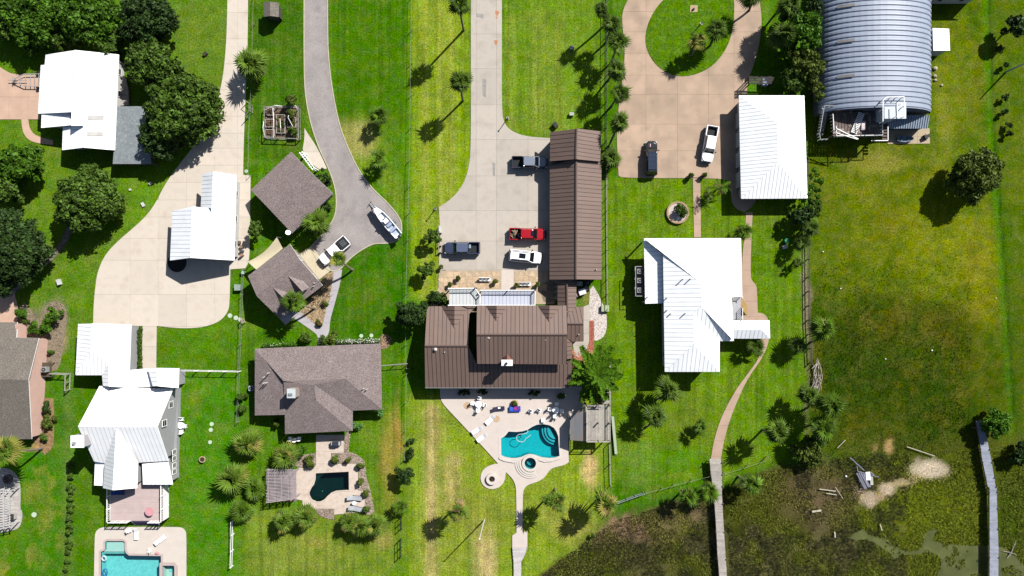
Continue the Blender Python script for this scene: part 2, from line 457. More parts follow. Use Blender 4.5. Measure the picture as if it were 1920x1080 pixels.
def nz(scale, det, lo, hi, vec=None, f0=.3, f1=.7):
    x = n.new('ShaderNodeTexNoise'); x.inputs['Scale'].default_value = scale; x.inputs['Detail'].default_value = det; x.inputs['Roughness'].default_value=.65
    l.new(vec or geo.outputs['Position'], x.inputs['Vector'])
    r = n.new('ShaderNodeMapRange'); r.inputs['From Min'].default_value=f0; r.inputs['From Max'].default_value=f1; r.inputs['To Min'].default_value=lo; r.inputs['To Max'].default_value=hi
    l.new(x.outputs['Fac'], r.inputs['Value']); return r.outputs['Result']
def mulf(p, q):
    k = n.new('ShaderNodeMath'); k.operation='MULTIPLY'; l.new(p, k.inputs[0]); l.new(q, k.inputs[1]); return k.outputs[0]
mp = n.new('ShaderNodeMapping'); mp.inputs['Scale'].default_value = (1.3, .045, 1); l.new(geo.outputs['Position'], mp.inputs['Vector'])
mow = nz(1.0, 3, .76, 1.24, mp.outputs['Vector'])
mw = n.new('ShaderNodeMix'); mw.data_type='FLOAT'; l.new(at.outputs['Alpha'], mw.inputs['Factor']); mw.inputs['A'].default_value = 1.0; l.new(mow, mw.inputs['B'])
f = mulf(mulf(nz(3.4, 5, .5, 1.5), nz(.6, 3, .84, 1.16)), mulf(nz(9, 3, .5, 1.5), mw.outputs['Result']))
sc_ = n.new('ShaderNodeVectorMath'); sc_.operation='SCALE'; l.new(at.outputs['Color'], sc_.inputs[0]); l.new(f, sc_.inputs['Scale'])
hs = n.new('ShaderNodeHueSaturation'); l.new(sc_.outputs[0], hs.inputs['Color'])
l.new(nz(1.1, 4, .478, .512), hs.inputs['Hue']); l.new(nz(.8, 3, .91, 1.07), hs.inputs['Saturation'])
l.new(hs.outputs[0], b.inputs['Base Color'])
bp = n.new('ShaderNodeBump'); bp.inputs['Strength'].default_value=.6; bp.inputs['Distance'].default_value=.08
l.new(nz(6, 4, 0, 1), bp.inputs['Height']); l.new(bp.outputs['Normal'], b.inputs['Normal'])
me.materials.append(m)
tag(link('ground', me), None, kind='structure')
def zground(px, py):
    return 0.0
# muddy marsh water
wm = M('marsh_water', (108,112,62), var=.25, scale=.2, fine=.08, rough=.15, spec=.5, stain=(.3,.46,.66,(88,96,44)))
MB().prism(ww, -.06, -.03).obj('water', wm)['kind'] = 'structure'
# ---------------------------------------------------------------- paving
K_CREAM = M('cream_concrete', (240,227,211), var=.08, scale=.5, fine=.05, objv=.05, rough=.85, stain=(.5,.5,.8,(216,201,183)))
K_CREAM_J = M('cream_joint', (200,186,170), rough=.9)
K_GREY = M('grey_concrete', (216,206,193), var=.12, scale=.4, fine=.06, objv=.06, rough=.85, stain=(.4,.48,.74,(190,180,168)))
K_GREY_J = M('grey_joint', (186,176,160), rough=.9)
K_TAN = M('tan_concrete', (208,180,155), var=.12, scale=.35, fine=.06, objv=.06, rough=.85, stain=(.3,.48,.74,(180,158,137)))
K_TAN_J = M('tan_joint', (180,154,130), rough=.9)
K_PINK = M('pool_deck_concrete', (236,222,212), var=.05, scale=.8, fine=.04, rough=.8, objv=.02, stain=(.8,.6,.85,(216,200,186)))
K_ROSE = M('rose_concrete', (226,190,166), var=.09, scale=.6, fine=.05, objv=.04, rough=.85)
K_ASPH = M('asphalt', (180,172,169), var=.12, scale=.35, fine=.16, fscale=7, rough=.92, bump=.3, stain=(.5,.54,.8,(156,147,147)))
K_KERB = M('kerb_concrete', (216,206,180), var=.1, scale=1.2, rough=.85)
K_PATH = M('path_concrete', (206,176,154), var=.08, scale=.6, fine=.06, rough=.85, objv=.05)
K_LAV = M('lavender_concrete', (206,200,204), var=.06, scale=.8, rough=.85, objv=.03)
K_STONE = M('path_stone', (150,140,124), var=.25, scale=2, fine=.2, rough=.85, objv=.15)
def pave(name, poly, mat, jmat, xcuts=(), ycuts=(), holes=(), gap=.022, top=.07, base=.02, label=None, sm=2, lim=62):
    """a paved area cut into its slabs along photo-space joint lines; slabs are parts"""
    P = smooth(poly, sm, lim) if sm else poly
    w = g(P)
    b = MB(); b.prism(w, -.12, base, holes=[g(h) for h in holes])
    o = b.obj(name, [jmat]); o['kind'] = 'structure'
    if label: o['label'] = label
    xc = [-9999]+sorted(xcuts)+[9999]; yc = [-9999]+sorted(ycuts)+[9999]
    for i in range(len(xc)-1):
        for j in range(len(yc)-1):
            q = w
            for (aa,bb,c) in ((1,0,(xc[i+1]-NX)/S-gap/2), (-1,0,-((xc[i]-NX)/S+gap/2)), (0,1,(NY-yc[j])/S-gap/2), (0,-1,-((NY-yc[j+1])/S+gap/2))):
                if q: q = clip(q, aa, bb, c)
            if len(q) < 3 or abs(area2(q)) < .35: continue
            hh = [g(h) for h in holes if inside(h[0], [(xc[i],yc[j]),(xc[i+1],yc[j]),(xc[i+1],yc[j+1]),(xc[i],yc[j+1])])]
            MB().prism(q, base+.004, top, holes=hh).obj('slab', mat, o)
    return o
rng = lambda a, b, s: list(np.arange(a, b, s))
# cream driveway of the left properties
drive = [(430,-190),(466,-190),(465,60),(463,120),(460,200),(457,270),(456,328),(470,329),(469,420),(468,490),(460,503),(432,505),(431,560),(429,583),(414,602),(385,613),(350,616),(320,614),(294,611),(293,692),(266,692),(268,611),(246,611),(175,608),(176,570),(180,530),(184,508),(196,480),(216,457),(245,432),(272,408),(291,383),(310,345),(335,310),(365,272),(395,230),(410,185),(419,140),(423,100),(426,50)]
pave('driveway', drive, K_CREAM, K_CREAM_J, [245,298,350,403,446], [24,73,120,168,218,250,278,310,342,375,407,447,488,552,612,650], lim=50)
# grey middle driveway with paler edge bands
mid = [(883,-190),(941,-190),(941,100),(941,208),(945,230),(957,245),(985,256),(1031,259),(1082,262),(1082,540),(1040,570),(823,570),(823,500),(825,430),(823,388),(840,378),(856,363),(870,343),(879,315),(883,280),(883,120)]
pave('driveway', mid, K_GREY, K_GREY_J, [893,931,990], [-130,-65,0,64,129,197,262,330,395,452,506,540], lim=50)
# tan driveway on the right with the lawn island
tan = [(1262,-190),(1300,-190),(1316,-112),(1370,-90),(1412,-50),(1428,20),(1427,60),(1420,100),(1410,130),(1402,152),(1400,178),(1420,185),(1425,300),(1420,380),(1396,398),(1380,392),(1372,380),(1368,340),(1352,334),(1170,334),(1160,330),(1158,300),(1156,240),(1162,180),(1168,140),(1172,100),(1168,60),(1165,25),(1180,-6),(1196,-50),(1240,-92)]
pave('driveway', tan, K_TAN, K_TAN_J, [1211,1270,1328,1376], [-60,-20,22,60,100,141,177,233,283], lim=50)
isl = smooth([(1318,-66),(1280,-58),(1258,-30),(1250,-6),(1232,12),(1216,40),(1209,70),(1213,95),(1226,118),(1245,134),(1268,143),(1290,143),(1315,136),(1338,122),(1357,100),(1370,72),(1376,40),(1377,-6),(1360,-46)], 2)
lawn_m = M('island_lawn', (84,140,14), var=.28, scale=1.2, fine=.35, fscale=5, rough=.95, spec=.05, bump=.6)
o = MB().prism(g(isl), 0, .12).obj('lawn_island', m); o['kind'] = 'structure'
ca_ = o.data.color_attributes.new('cover','FLOAT_COLOR','POINT')
for d_ in ca_.data: d_.color = (*alb((92,136,22)), 0)
# asphalt drive with kerb
asph = [(572,-190),(614,-190),(613,60),(616,120),(624,180),(637,240),(655,285),(675,325),(700,357),(728,382),(750,410),(753,425),(751,443),(741,453),(722,456),(703,455),(686,463),(668,474),(650,490),(636,507),(615,507),(590,480),(584,463),(600,446),(622,420),(631,400),(632,370),(628,345),(615,310),(600,280),(586,240),(577,200),(572,160),(571,80)]
A = smooth(asph, 2, 60)
o = MB().prism(g(A), -.1, .05).obj('driveway', K_ASPH); o['kind'] = 'structure'; o['label'] = 'asphalt driveway with pale kerb'
ki = A; ko = [( (p[0])*S+NX, NY-p[1]*S) for p in []]
kw_out = offset(g(A), .16)
MB().prism(kw_out, -.1, .11, holes=[g(A)]).obj('kerb', K_KERB)['kind'] = 'structure'
pave('pavement', [(571,240),(578,252),(592,272),(606,300),(613,316),(598,320),(566,288),(571,262)], K_CREAM, K_CREAM_J, [], [285], top=.06)
pave('pavement', Z(3.858,440,420,(465,215),(555,160),(697,335),(612,402)), M('pale_pad',(236,222,190),var=.05,rough=.85), K_CREAM_J, [592], [], sm=0)
pave('path', Z(3.858,440,420,(718,335),(778,330),(765,420),(745,500),(712,620),(690,700),(684,790),(650,830),(600,885),(606,810),(560,770),(430,682),(478,632),(540,690),(615,752),(635,740),(655,650),(690,520),(708,420)), K_LAV, K_GREY_J, [], [525,545,566,585,605], sm=1)
pave('pavement', Z(3.858,440,420,(330,690),(400,625),(470,640),(370,732)), K_LAV, K_GREY_J, [], [], sm=0)
# left properties
pave('driveway', [(-60,118),(-10,118),(6,130),(24,140),(76,141),(76,224),(-60,224)], K_ROSE, K_TAN_J, [16,54,-20], [182], lim=50)
pave('path', Z(3,0,0,(122,672),(160,672),(165,715),(185,750),(225,772),(300,790),(300,815),(225,808),(175,795),(140,765),(125,720)), K_ROSE, K_TAN_J, [], [], sm=2)
pave('path', [(-30,538),(8,560),(26,545),(34,575),(33,604),(-30,604)], K_ROSE, K_TAN_J, [8], [575], sm=1)
# pale concrete round the tan path on the right
pave('path', [(1299,333),(1313,333),(1314,445),(1301,445)], K_PATH, K_TAN_J, [], [360,390,420], sm=0)
side = Z(3.177,1120,420,(885,-70),(925,-70),(918,60),(915,160),(912,300),(918,335),(945,362),(951,400),(955,528),(985,532),(1010,552),(1022,590),(1028,640),(1020,700),(1000,760),(960,830),(915,890),(870,970),(835,1050),(810,1110),(788,1170),(770,1230),(752,1300),(735,1400),(675,1400),(690,1310),(708,1240),(735,1160),(775,1075),(830,980),(885,905),(935,840),(965,790),(978,700),(900,600),(850,560),(850,430),(858,300),(866,150),(878,60))
pave('path', side, K_PATH, K_TAN_J, [], rng(420,860,29), lim=50)
# pool terraces
terr = Z(4.155,780,700,(185,100),(190,185),(202,222),(232,262),(330,365),(420,462),(530,580),(640,702),(600,708),(560,722),(525,748),(505,785),(503,830),(520,868),(550,892),(590,902),(635,893),(670,868),(692,830),(700,768),(735,800),(762,835),(778,880),(781,960),(783,1080),(783,1240),(750,1262),(750,1360),(868,1360),(868,1225),(830,1240),(830,1080),(832,960),(838,905),(862,872),(905,856),(955,840),(1000,810),(1025,775),(1050,742),(1100,725),(1150,716),(1190,690),(1188,600),(1185,520),(1200,400),(1250,300),(1310,242),(1310,100))
DECK_T = pave('pool_deck', terr, K_PINK, K_GREY_J, [], [], holes=[offset([(p[0],p[1]) for p in POOL_T], 0.5), offset(SPA_T,.4)], top=.14, lim=40)
terr2 = Z(4.153,440,820,(505,235),(560,238),(635,215),(635,-20),(850,-20),(850,118),(750,122),(755,205),(960,205),(962,415),(1015,420),(1012,580),(775,600),(778,555),(530,552),(530,490),(478,480),(478,250))
pave('pool_deck', terr2, M('travertine',(232,214,198),var=.08,scale=1.5,fine=.08,objv=.04,rough=.8,stain=(1.2,.55,.8,(212,186,166))), M('travertine_joint',(200,180,160)), [], [846,869.5,952], holes=[offset(POOL_K,.4)], top=.12, sm=0)
terr3 = Z(4.155,0,820,(740,800),(745,745),(760,718),(790,702),(830,697),(1380,697),(1420,703),(1445,725),(1455,760),(1450,1500),(730,1500))
pave('pool_deck', terr3, M('brushed_deck',(238,226,214),var=.04,scale=.8,fine=.05,rough=.85), K_GREY_J, [], [], holes=[offset([(p[0],p[1]) for p in POOL_A],.6), offset(SPA_A,.6)], top=.12, lim=50)

for (x_,y_,r_) in ((932,24,.34),(930,79,.3),(931,33,.14)):
    q_ = W(x_,y_); e_ = [(q_.x+r_*(1+.3*math.sin(5*a+x_))*math.cos(a), q_.y+r_*(1+.3*math.sin(3*a))*math.sin(a)*1.3) for a in [i*.45 for i in range(14)]]
    MB().prism(e_, .066, .074).obj('rust_stain', M('rust', (206,140,96), var=.2, scale=4, fine=.2))['kind'] = 'structure'
for (x_,y_,w_,h_,c_) in ((908,165,8,36,'a'),(900,30,14,10,'b'),(926,318,6,26,'a')):
    MB().prism(g([(x_-w_/2,y_-h_/2),(x_+w_/2,y_-h_/2+2),(x_+w_/2-1,y_+h_/2),(x_-w_/2+1,y_+h_/2-3)]), .066, .073).obj('worn_patch', M('worn_grey', (176,172,166), var=.15, scale=2, fine=.1, rough=.9))['kind'] = 'structure'
# ---------------------------------------------------------------- pools
W_TEAL = water_mat('teal_water', (.5,.97,.98), .04)
W_DARK = water_mat('dark_water', (.35,.75,.7), .05)
W_AQUA = water_mat('aqua_water', (.93,1,1), .05)
T_TEAL = M('teal_plaster', (20,196,206), var=.10, scale=2.5, fine=.08, rough=.6)  # faint noise puts the ripple light into the floor colour
T_DARK = M('black_plaster', (14,40,38), var=.2, scale=1.5, fine=.3, rough=.6)
T_AQUA = M('aqua_plaster', (120,228,226), var=.12, scale=2.2, fine=.1, fscale=4, rough=.6)  # rippling light painted into this floor colour too
T_AQUAL = M('pale_aqua_plaster', (190,236,224), var=.04, rough=.6)
TILE = M('waterline_tile', (60,120,130), rough=.3)
COPE = M('white_coping', (240,230,220), var=.04, rough=.7)
COPE2 = M('rose_coping', (214,196,190), var=.06, rough=.7)
def pool(name, label, P, cat, water, floor, cope, cw=.3, depth=1.5, lvl=.0, top=.17):
    w = g(P); c = W(sum(p[0] for p in P)/len(P), sum(p[1] for p in P)/len(P))
    root = empty(name, label, cat, c)
    L = lambda q: [(p[0]-c.x, p[1]-c.y) for p in q]
    b = MB(); ws = L(w)
    if area2(ws) < 0: ws = ws[::-1]
    out = offset(ws, .05)
    k = len(ws)
    for i in range(k):
        j = (i+1) % k
        b.quad([(*ws[i], -depth), (*ws[i], .1), (*ws[j], .1), (*ws[j], -depth)], 0)
    b.prism(ws, -depth-.1, -depth)
    b.obj('basin', [floor], root)
    b = MB()
    b.quad([(*p, lvl) for p in ws]); b.obj('water', [water], root)
    MB().prism(offset(ws, cw), -.1, top, holes=[ws]).obj('coping', [cope], root)
    return root, L
root, L = pool('swimming_pool', 'large curved teal swimming pool with corner steps behind the brown roofed house', POOL_T, 'swimming pool', W_TEAL, T_TEAL, COPE, .38)
for k, (r, z) in enumerate(((62,-.35),(85,-.6),(105,-.85))):
    q = [(1085,430)]+[(1085+r*math.cos(R(a)), 445+r*1.15*math.sin(R(a))) for a in range(88, 232, 12)]
    q = [p for p in g(Z(4.155,780,700,*q))]
    ww_ = g(POOL_T)
    b = MB().prism(L([p for p in q if inside(p, ww_)] or q), -1.5, z)
    b.obj('step', [M('pale_step',(90,190,200),rough=.6)], root)
b = MB()
hose = g(Z(4.155,780,700,(868,440),(872,455),(860,468),(830,472),(800,476),(784,490),(784,515),(800,530),(825,535),(845,525),(855,508),(880,492),(895,478)))
b.tube([(p[0],p[1],.02) for p in L(hose)], .05, 5); b.obj('cleaning_hose', M('white_hose',(226,240,240),rough=.5), None)
o = bpy.data.objects['cleaning_hose']; o.location = root.location; tag(o, 'white floating cleaner hose curled on the teal pool', 'hose')
root, L = pool('hot_tub', 'round teal spa with white rim beside the curved teal pool', SPA_T, 'hot tub', W_TEAL, M('spa_plaster',(60,170,180),rough=.6), COPE, .42, 1.0, .28, .5)
MB().cyl((0,0), .55, -.98, -.5, 20).obj('seat', M('spa_plaster'  ,(60,170,180)), root)
for k, r in enumerate((1.85, 2.2, 2.55)):
    q = ellipse(0,0,r,n=40)
    h = ellipse(0,0,r-.32 if k else 1.36,n=40)
    arc = [(r*math.cos(R(a)), r*math.sin(R(a))) for a in range(170, 300, 8)]+[((r-.34)*math.cos(R(a)), (r-.34)*math.sin(R(a))) for a in range(298, 168, -8)]
    MB().prism(arc, .12, .42-.09*k).obj('step', COPE, root)
root, L = pool('swimming_pool', 'black bottomed pool with one straight end and one rounded end on a travertine deck', POOL_K, 'swimming pool', W_DARK, T_DARK, M('travertine',(236,220,206)), .22, 1.6)
q = g(Z(4.153,440,820,(636,280),(700,278),(690,295),(670,305),(650,330),(640,360),(612,392),(600,385),(622,362),(634,325)))
MB().prism(L(q), -1.55, -.35).obj('step', M('dark_step',(30,62,60),rough=.6), root)
MB().cyl(L(g(Z(4.153,440,820,(663,438)))) [0], .09, -1.55, -1.4, 10).obj('drain_cover', M('pale_plastic',(150,190,180)), root)
root, L = pool('swimming_pool', 'bright aqua pool cut off by the bottom edge, below the white house', POOL_A, 'swimming pool', W_AQUA, T_AQUA, COPE2, .32)
q = g(Z(4.155,0,820,(828,812),(970,812),(972,895),(792,895),(792,888),(820,878)))
MB().prism(L(q), -1.45, -.25).obj('tanning_shelf', T_AQUAL, root)
q = g(Z(4.155,0,820,(792,896),(982,896),(990,914),(792,914))); MB().prism(L(q), -1.45, -.5).obj('step', M('mint_step',(130,222,210)), root)
q = g(Z(4.155,0,820,(1232,1080),(1257,1080),(1257,1500),(1232,1500))); MB().prism(L(q), -1.45, -.5).obj('step', M('mint_step',(130,222,210)), root)
root, L = pool('hot_tub', 'square aqua spa with a rose coloured rim beside the bright aqua pool', SPA_A, 'hot tub', W_AQUA, T_AQUAL, COPE2, .42, 1.0, .22, .42)
MB().prism(L(g(Z(4.155,0,820,(1298,1008),(1354,1008),(1354,1062),(1298,1062)))), -.97, -.9).obj('seat', M('aqua_plaster',(78,216,220)), root)
for (x,y,lab) in ((812,942,'small blue float ring near the top left of the aqua pool'),(820,1052,'blue pool float at the lower left of the aqua pool')):
    c = W(*Z(4.155,0,820,(x,y))[0])
    pts = [(c.x+.36*math.cos(a), c.y+.36*math.sin(a)*(1.0 if y<1000 else 1.6), .05) for a in [i*math.pi/8 for i in range(17)]]
    tag(MB().tube(pts, .1, 6).obj('float_ring', M('blue_float',(20,120,200) if y>1000 else (220,240,250)) if y>1000 else M('white_float',(226,240,250)), smooth=True), lab, 'pool float')
# fire pit and its disc
c = W(*Z(4.155,780,700,(592,818))[0])
root = empty('fire_pit', 'round white fire pit bowl on the circular end of the pale pool terrace', 'fire pit', (c.x, c.y, .14))
MB().prism(ellipse(0,0,.95,n=28), 0, .42, holes=[ellipse(0,0,.5,n=28)]).obj('rim', COPE, root)
b = MB(); b.cyl((0,0), .5, 0, .12, 24); b.obj('ash_bed', M('ash',(120,90,76),var=.3), root)
b = MB(); 
for i in range(5): a = i*1.3; b.bar((-.3*math.cos(a),-.3*math.sin(a),.2+.04*i),(.3*math.cos(a),.3*math.sin(a),.24+.04*i),.1)
b.obj('log', M('burnt_log',(70,44,34),var=.3), root)
# edge wall of the big terrace
MB().prism(g(Z(4.155,780,700,(648,650),(700,668),(760,680),(785,678),(800,690),(760,694),(690,682),(648,664))), .1, .3).obj('pool_curb', M('white_coping',(240,230,220)))
tag(bpy.data.objects['pool_curb'], 'low curved white curb along the lower left of the teal pool', 'curb')
MB().prism(g(Z(4.155,780,700,(948,660),(1000,676),(1060,672),(1120,655),(1122,664),(1060,684),(1000,688),(950,674))), .1, .3).obj('pool_curb', M('white_coping',(240,230,220)))
tag(bpy.data.objects['pool_curb.001'], 'low curved white curb along the lower right of the teal pool', 'curb')
# ---------------------------------------------------------------- flagstones of the patio north of the brown house
FL = M('flagstone', (226,198,164), var=.16, scale=2.2, fine=.12, objv=.14, rough=.85, stain=(3,.55,.75,(206,170,134)))
def stones(polys, step, mat, name='flagstone', z0=.072, z1=.10, jit=.28, gap=.06, parent=None, limit=300, holes=()):
    """irregular stones: a jittered grid clipped to the outline; each one a part"""
    base = None; k = 0; extra = MB()
    for poly in polys:
        w = g(poly)
        xa,xb = min(p[0] for p in w), max(p[0] for p in w); ya,yb = min(p[1] for p in w), max(p[1] for p in w)
        nx, ny = int((xb-xa)/step)+2, int((yb-ya)/step)+2
        P = [[(xa+(i-.5)*step+rnd.uniform(-jit,jit)*step, ya+(j-.5)*step+rnd.uniform(-jit,jit)*step) for i in range(nx+1)] for j in range(ny+1)]
        for j in range(ny):
            for i in range(nx):
                q = [P[j][i], P[j][i+1], P[j+1][i+1], P[j+1][i]]
                if not all(inside(p, w) for p in q): 
                    cx = sum(p[0] for p in q)/4; cy = sum(p[1] for p in q)/4
                    if not inside((cx,cy), w): continue
                    q = [p if inside(p, w) else ((p[0]*.35+cx*.65),(p[1]*.35+cy*.65)) for p in q]
                if any(inside(((p[0])*S+NX, NY-p[1]*S), h) for p in q for h in holes): continue
                q = offset(q, -gap/2)
                zt = z1+rnd.uniform(-.006,.006)
                if k < limit: MB().prism(q, z0, zt).obj(name, mat, parent)
                else: extra.prism(q, z0, zt)
                k += 1
    if extra.v:
        e = extra.obj(name, mat, parent); e['kind'] = 'stuff'
pat = MB().prism(g([(823,507),(1040,507),(1040,570),(842,572),(822,548)]), .071, .078).obj('patio', M('mortar',(206,186,158),rough=.9)); pat['kind']='structure'
stones([[(824,508),(939,508),(939,543),(842,543),(823,560)],[(964,508),(1029,508),(1029,546),(964,543)]], 1.05, FL, z0=.079, parent=pat)
stones([[(1012,546),(1030,508),(1045,526),(1045,572),(1012,572)]], .9, M('dark_flagstone',(150,138,124),var=.2,scale=2,objv=.15,rough=.85), z0=.079, parent=pat)
MB().prism(g([(940,506),(963,506),(963,543),(940,543)]), .079, .1).obj('slab', K_PINK, pat)
pave('path', [(806,574),(812,556),(822,543),(826,520),(827,506),(836,506),(834,528),(828,552),(820,574)], M('pinkish_path',(232,204,182),var=.08,rough=.85), K_TAN_J, [], [520,532,545,558], sm=1)
# ---------------------------------------------------------------- loose stone beds
def bed(poly, mat, name, label, n, size=(.08,.2), z=.05, base=None, sm=1):
    P = smooth(poly, sm, 70) if sm else poly
    w = g(P)
    o = MB().prism(w, -.05, z).obj(name, base or mat); o['kind'] = 'structure'
    xa,xb = min(p[0] for p in w), max(p[0] for p in w); ya,yb = min(p[1] for p in w), max(p[1] for p in w)
    b = MB(); k = 0
    while k < n:
        p = (rnd.uniform(xa,xb), rnd.uniform(ya,yb)); k += 1
        if not inside(p, w): continue
        s = rnd.uniform(*size); a = rnd.uniform(0,3.1); q = s*rnd.uniform(.6,1)
        c, sn = math.cos(a), math.sin(a); bb = len(b.v)
        for (x,y,zz) in ((s,0,0),(0,q,0),(-s,0,0),(0,-q,0),(0,0,s*.7)):
            b.v.append((p[0]+x*c-y*sn, p[1]+x*sn+y*c, z+zz-.01))
        for f in ((0,1,4),(1,2,4),(2,3,4),(3,0,4)): b.f.append(tuple(bb+i for i in f)); b.mi.append(0)
    e = b.obj('gravel', mat); e['kind'] = 'stuff'
    return o
PEB = M('river_pebbles', (178,160,144), var=.25, scale=2, fine=.3, isl=.45, rough=.85, stain=(4,.5,.7,(122,104,92)))
PEB2 = M('tan_pebbles', (190,166,130), var=.2, scale=2, fine=.3, isl=.4, rough=.85, stain=(3,.5,.7,(150,120,86)))
SHELL = M('white_shell', (238,226,218), var=.14, scale=2.5, fine=.25, isl=.2, rough=.85, stain=(2,.55,.75,(206,190,178)))
MULCH = M('dark_mulch', (70,58,46), var=.3, scale=3, fine=.3, isl=.4, rough=.95)
DRYM = M('dry_mulch', (150,134,112), var=.2, scale=2, fine=.3, isl=.4, rough=.95)
bed(Z(4.153,440,820,(757,126),(850,120),(890,112),(935,128),(975,150),(1008,180),(1022,230),(1022,300),(1045,370),(1062,440),(1075,520),(1094,590),(1060,604),(1016,600),(1012,420),(966,414),(964,205),(757,202)), PEB, 'gravel_bed', '', 1500)
bed(Z(4.153,440,820,(445,218),(480,170),(545,131),(633,128),(633,212),(560,234),(505,232)), PEB, 'gravel_bed', '', 500)
bed(Z(4.153,440,820,(618,554),(772,556),(774,602),(774,640),(730,634),(690,622),(655,606)), PEB, 'gravel_bed', '', 400)
bed(Z(4.153,440,620,(845,850),(880,780),(905,790),(890,860),(885,945),(845,945)), PEB, 'gravel_bed', '', 200)
bed(Z(3.858,440,420,(700,342),(722,342),(712,400),(700,500),(662,640),(630,745),(545,700),(462,640),(470,590),(560,540),(612,404)), PEB2, 'gravel_bed', '', 1300)
bed(Z(3.858,440,420,(1045,830),(1060,805),(1090,797),(1118,808),(1132,835),(1128,870),(1105,895),(1075,905),(1045,900)), M('brown_pebbles',(176,146,118),var=.2,scale=2,isl=.4,rough=.9), 'gravel_bed', '', 400)
bed([(1104,545),(1112,536),(1122,552),(1130,570),(1136,584),(1138,600),(1137,620),(1130,634),(1115,640),(1106,636)], SHELL, 'shell_path', '', 1200, (.05,.13))
pave('path', [(1094,575),(1106,570),(1105,640),(1096,668),(1078,668),(1073,640),(1094,640)], K_GREY, K_GREY_J, [], [600,625,648], sm=0)
bed([(1073,655),(1096,668),(1106,640),(1114,640),(1110,668),(1098,690),(1074,690)], M('terracotta_chips',(206,140,106),isl=.3,var=.2), 'mulch_bed', '', 400)
BRK = M('brick_paver',(196,112,90),var=.15,scale=3,fine=.1,objv=.16,rough=.85)
bp_ = MB().prism(g([(1105,601),(1114,601),(1114,655),(1105,655)]), .05, .06).obj('brick_path', M('mortar2',(190,160,140))); bp_['kind']='structure'
c0 = W(1105,601); me_ = MB().box((0,0,.03),(.36,.22,.06)).mesh('brick', [BRK])
for j in range(19):
    for i in range(2):
        link('brick', me_, bp_, (c0.x+.2+i*.4, c0.y-.12-j*.25, .06))
# patio of the shingled ranch house and beds along it
bed(Z(3,0,560,(100,50),(140,20),(190,90),(200,120),(240,110),(250,50),(300,10),(350,25),(380,80),(375,150),(355,230),(350,330),(330,390),(310,410),(265,400),(262,245),(215,220),(150,215),(100,130)), DRYM, 'mulch_bed', '', 1500, (.06,.2))
bed(Z(3,0,560,(240,560),(300,560),(305,640),(305,740),(300,840),(250,880),(235,830),(180,800),(180,765),(232,745),(235,640)), M('dry_mulch2',(160,130,92),var=.25,scale=2,isl=.3,rough=.95), 'mulch_bed', '', 500)
stp = [(-30,878),(10,877),(22,881),(33,892),(38,905),(39,930),(38,955),(42,958),(42,975),(36,990),(26,994),(-30,1006)]
o = MB().prism(g(smooth(stp,1,60)), -.1, .06).obj('stone_patio', M('mortar3',(200,196,190),rough=.9)); o['kind']='structure'
stones([smooth(stp,1,60)], .8, M('pale_flagstone',(216,208,202),var=.15,scale=2,fine=.1,objv=.12,rough=.85,stain=(2,.55,.8,(180,160,140))), z0=.061, z1=.1, parent=o, gap=.09, jit=.3)
# stone path at far left
sp = smooth([(166,318),(160,345),(150,385),(139,420),(132,445),(116,470),(96,490),(80,506),(56,524),(36,544),(20,562),(8,560),(24,538),(46,516),(72,497),(88,482),(104,466),(120,440),(128,415),(140,380),(148,345),(153,316)],2,90)
o = MB().prism(g(sp), -.1, .04).obj('stone_path', M('path_dirt',(120,112,96),rough=.9)); o['kind']='structure'
stones([sp], .62, K_STONE, z0=.041, z1=.08, parent=o, gap=.07, jit=.24)
# boardwalks
WOODG = M('weathered_board', (196,188,180), var=.12, scale=1.2, fine=.2, fscale=9, objv=.14, rough=.9)
WOODW = M('pale_board', (222,216,214), var=.08, scale=1.2, fine=.12, fscale=9, objv=.09, rough=.9)
WOODB = M('blue_grey_board', (168,174,190), var=.12, scale=1.2, fine=.15, fscale=9, objv=.12, rough=.9)
POSTM = M('weathered_post', (120,108,96), var=.2, scale=2, rough=.9)
def boardwalk(name, label, L0, R0, h, mat, w=.2, limit=300, posts=True, rail=None):
    """L0/R0: photo points of the two edges, at deck height h; planks run across"""
    root = empty(name, label, 'boardwalk', W(*L0[0]))
    o0 = root.location
    Lw = [W(p[0],p[1],h)-o0 for p in L0]; Rw = [W(p[0],p[1],h)-o0 for p in R0]
    cnt = 0
    b = MB()
    for i in range(len(Lw)-1):
        ln = ((Lw[i+1]+Rw[i+1])-(Lw[i]+Rw[i])).length/2
        n = max(1, int(ln/w))
        for k in range(n):
            t0, t1 = k/n, (k+1)/n-.012/ (ln/n)*(1/n)*1.5
            j = rnd.uniform(-.03,.03)
            a, bb = Lw[i].lerp(Lw[i+1],t0), Lw[i].lerp(Lw[i+1],t1)
            c, d = Rw[i].lerp(Rw[i+1],t0), Rw[i].lerp(Rw[i+1],t1)
            dz = Vector((0,0,rnd.uniform(-.008,.008)))
            e = (c-a).normalized()*j
            if cnt < limit: MB().slabn([a+dz+e,bb+dz+e,d+dz+e,c+dz+e], Vector((0,0,1)), .04).obj('plank', mat, root)
            else: b.slabn([a+dz,bb+dz,d+dz,c+dz], Vector((0,0,1)), .04)
            cnt += 1
    if b.v: b.obj('plank', mat, root)['kind'] = 'stuff'
    for s, E in ((1,Lw),(-1,Rw)):
        bb = MB()
        for i in range(len(E)-1): bb.bar(E[i]-Vector((0,0,.14)), E[i+1]-Vector((0,0,.14)), .1, .18)
        bb.obj('beam', POSTM, root)
        if posts and h > .4:
            for i in range(len(E)-1):
                n = max(1, int((E[i+1]-E[i]).length/2.6))
                for k in range(n):
                    p = E[i].lerp(E[i+1], (k+.3)/n)
                    out = Vector((-.1*s,0,0))
                    MB().box((p.x+out.x,p.y,(p.z+.25)/2-.3),(.14,.14,p.z+.85)).obj('post', POSTM, root)
    return root
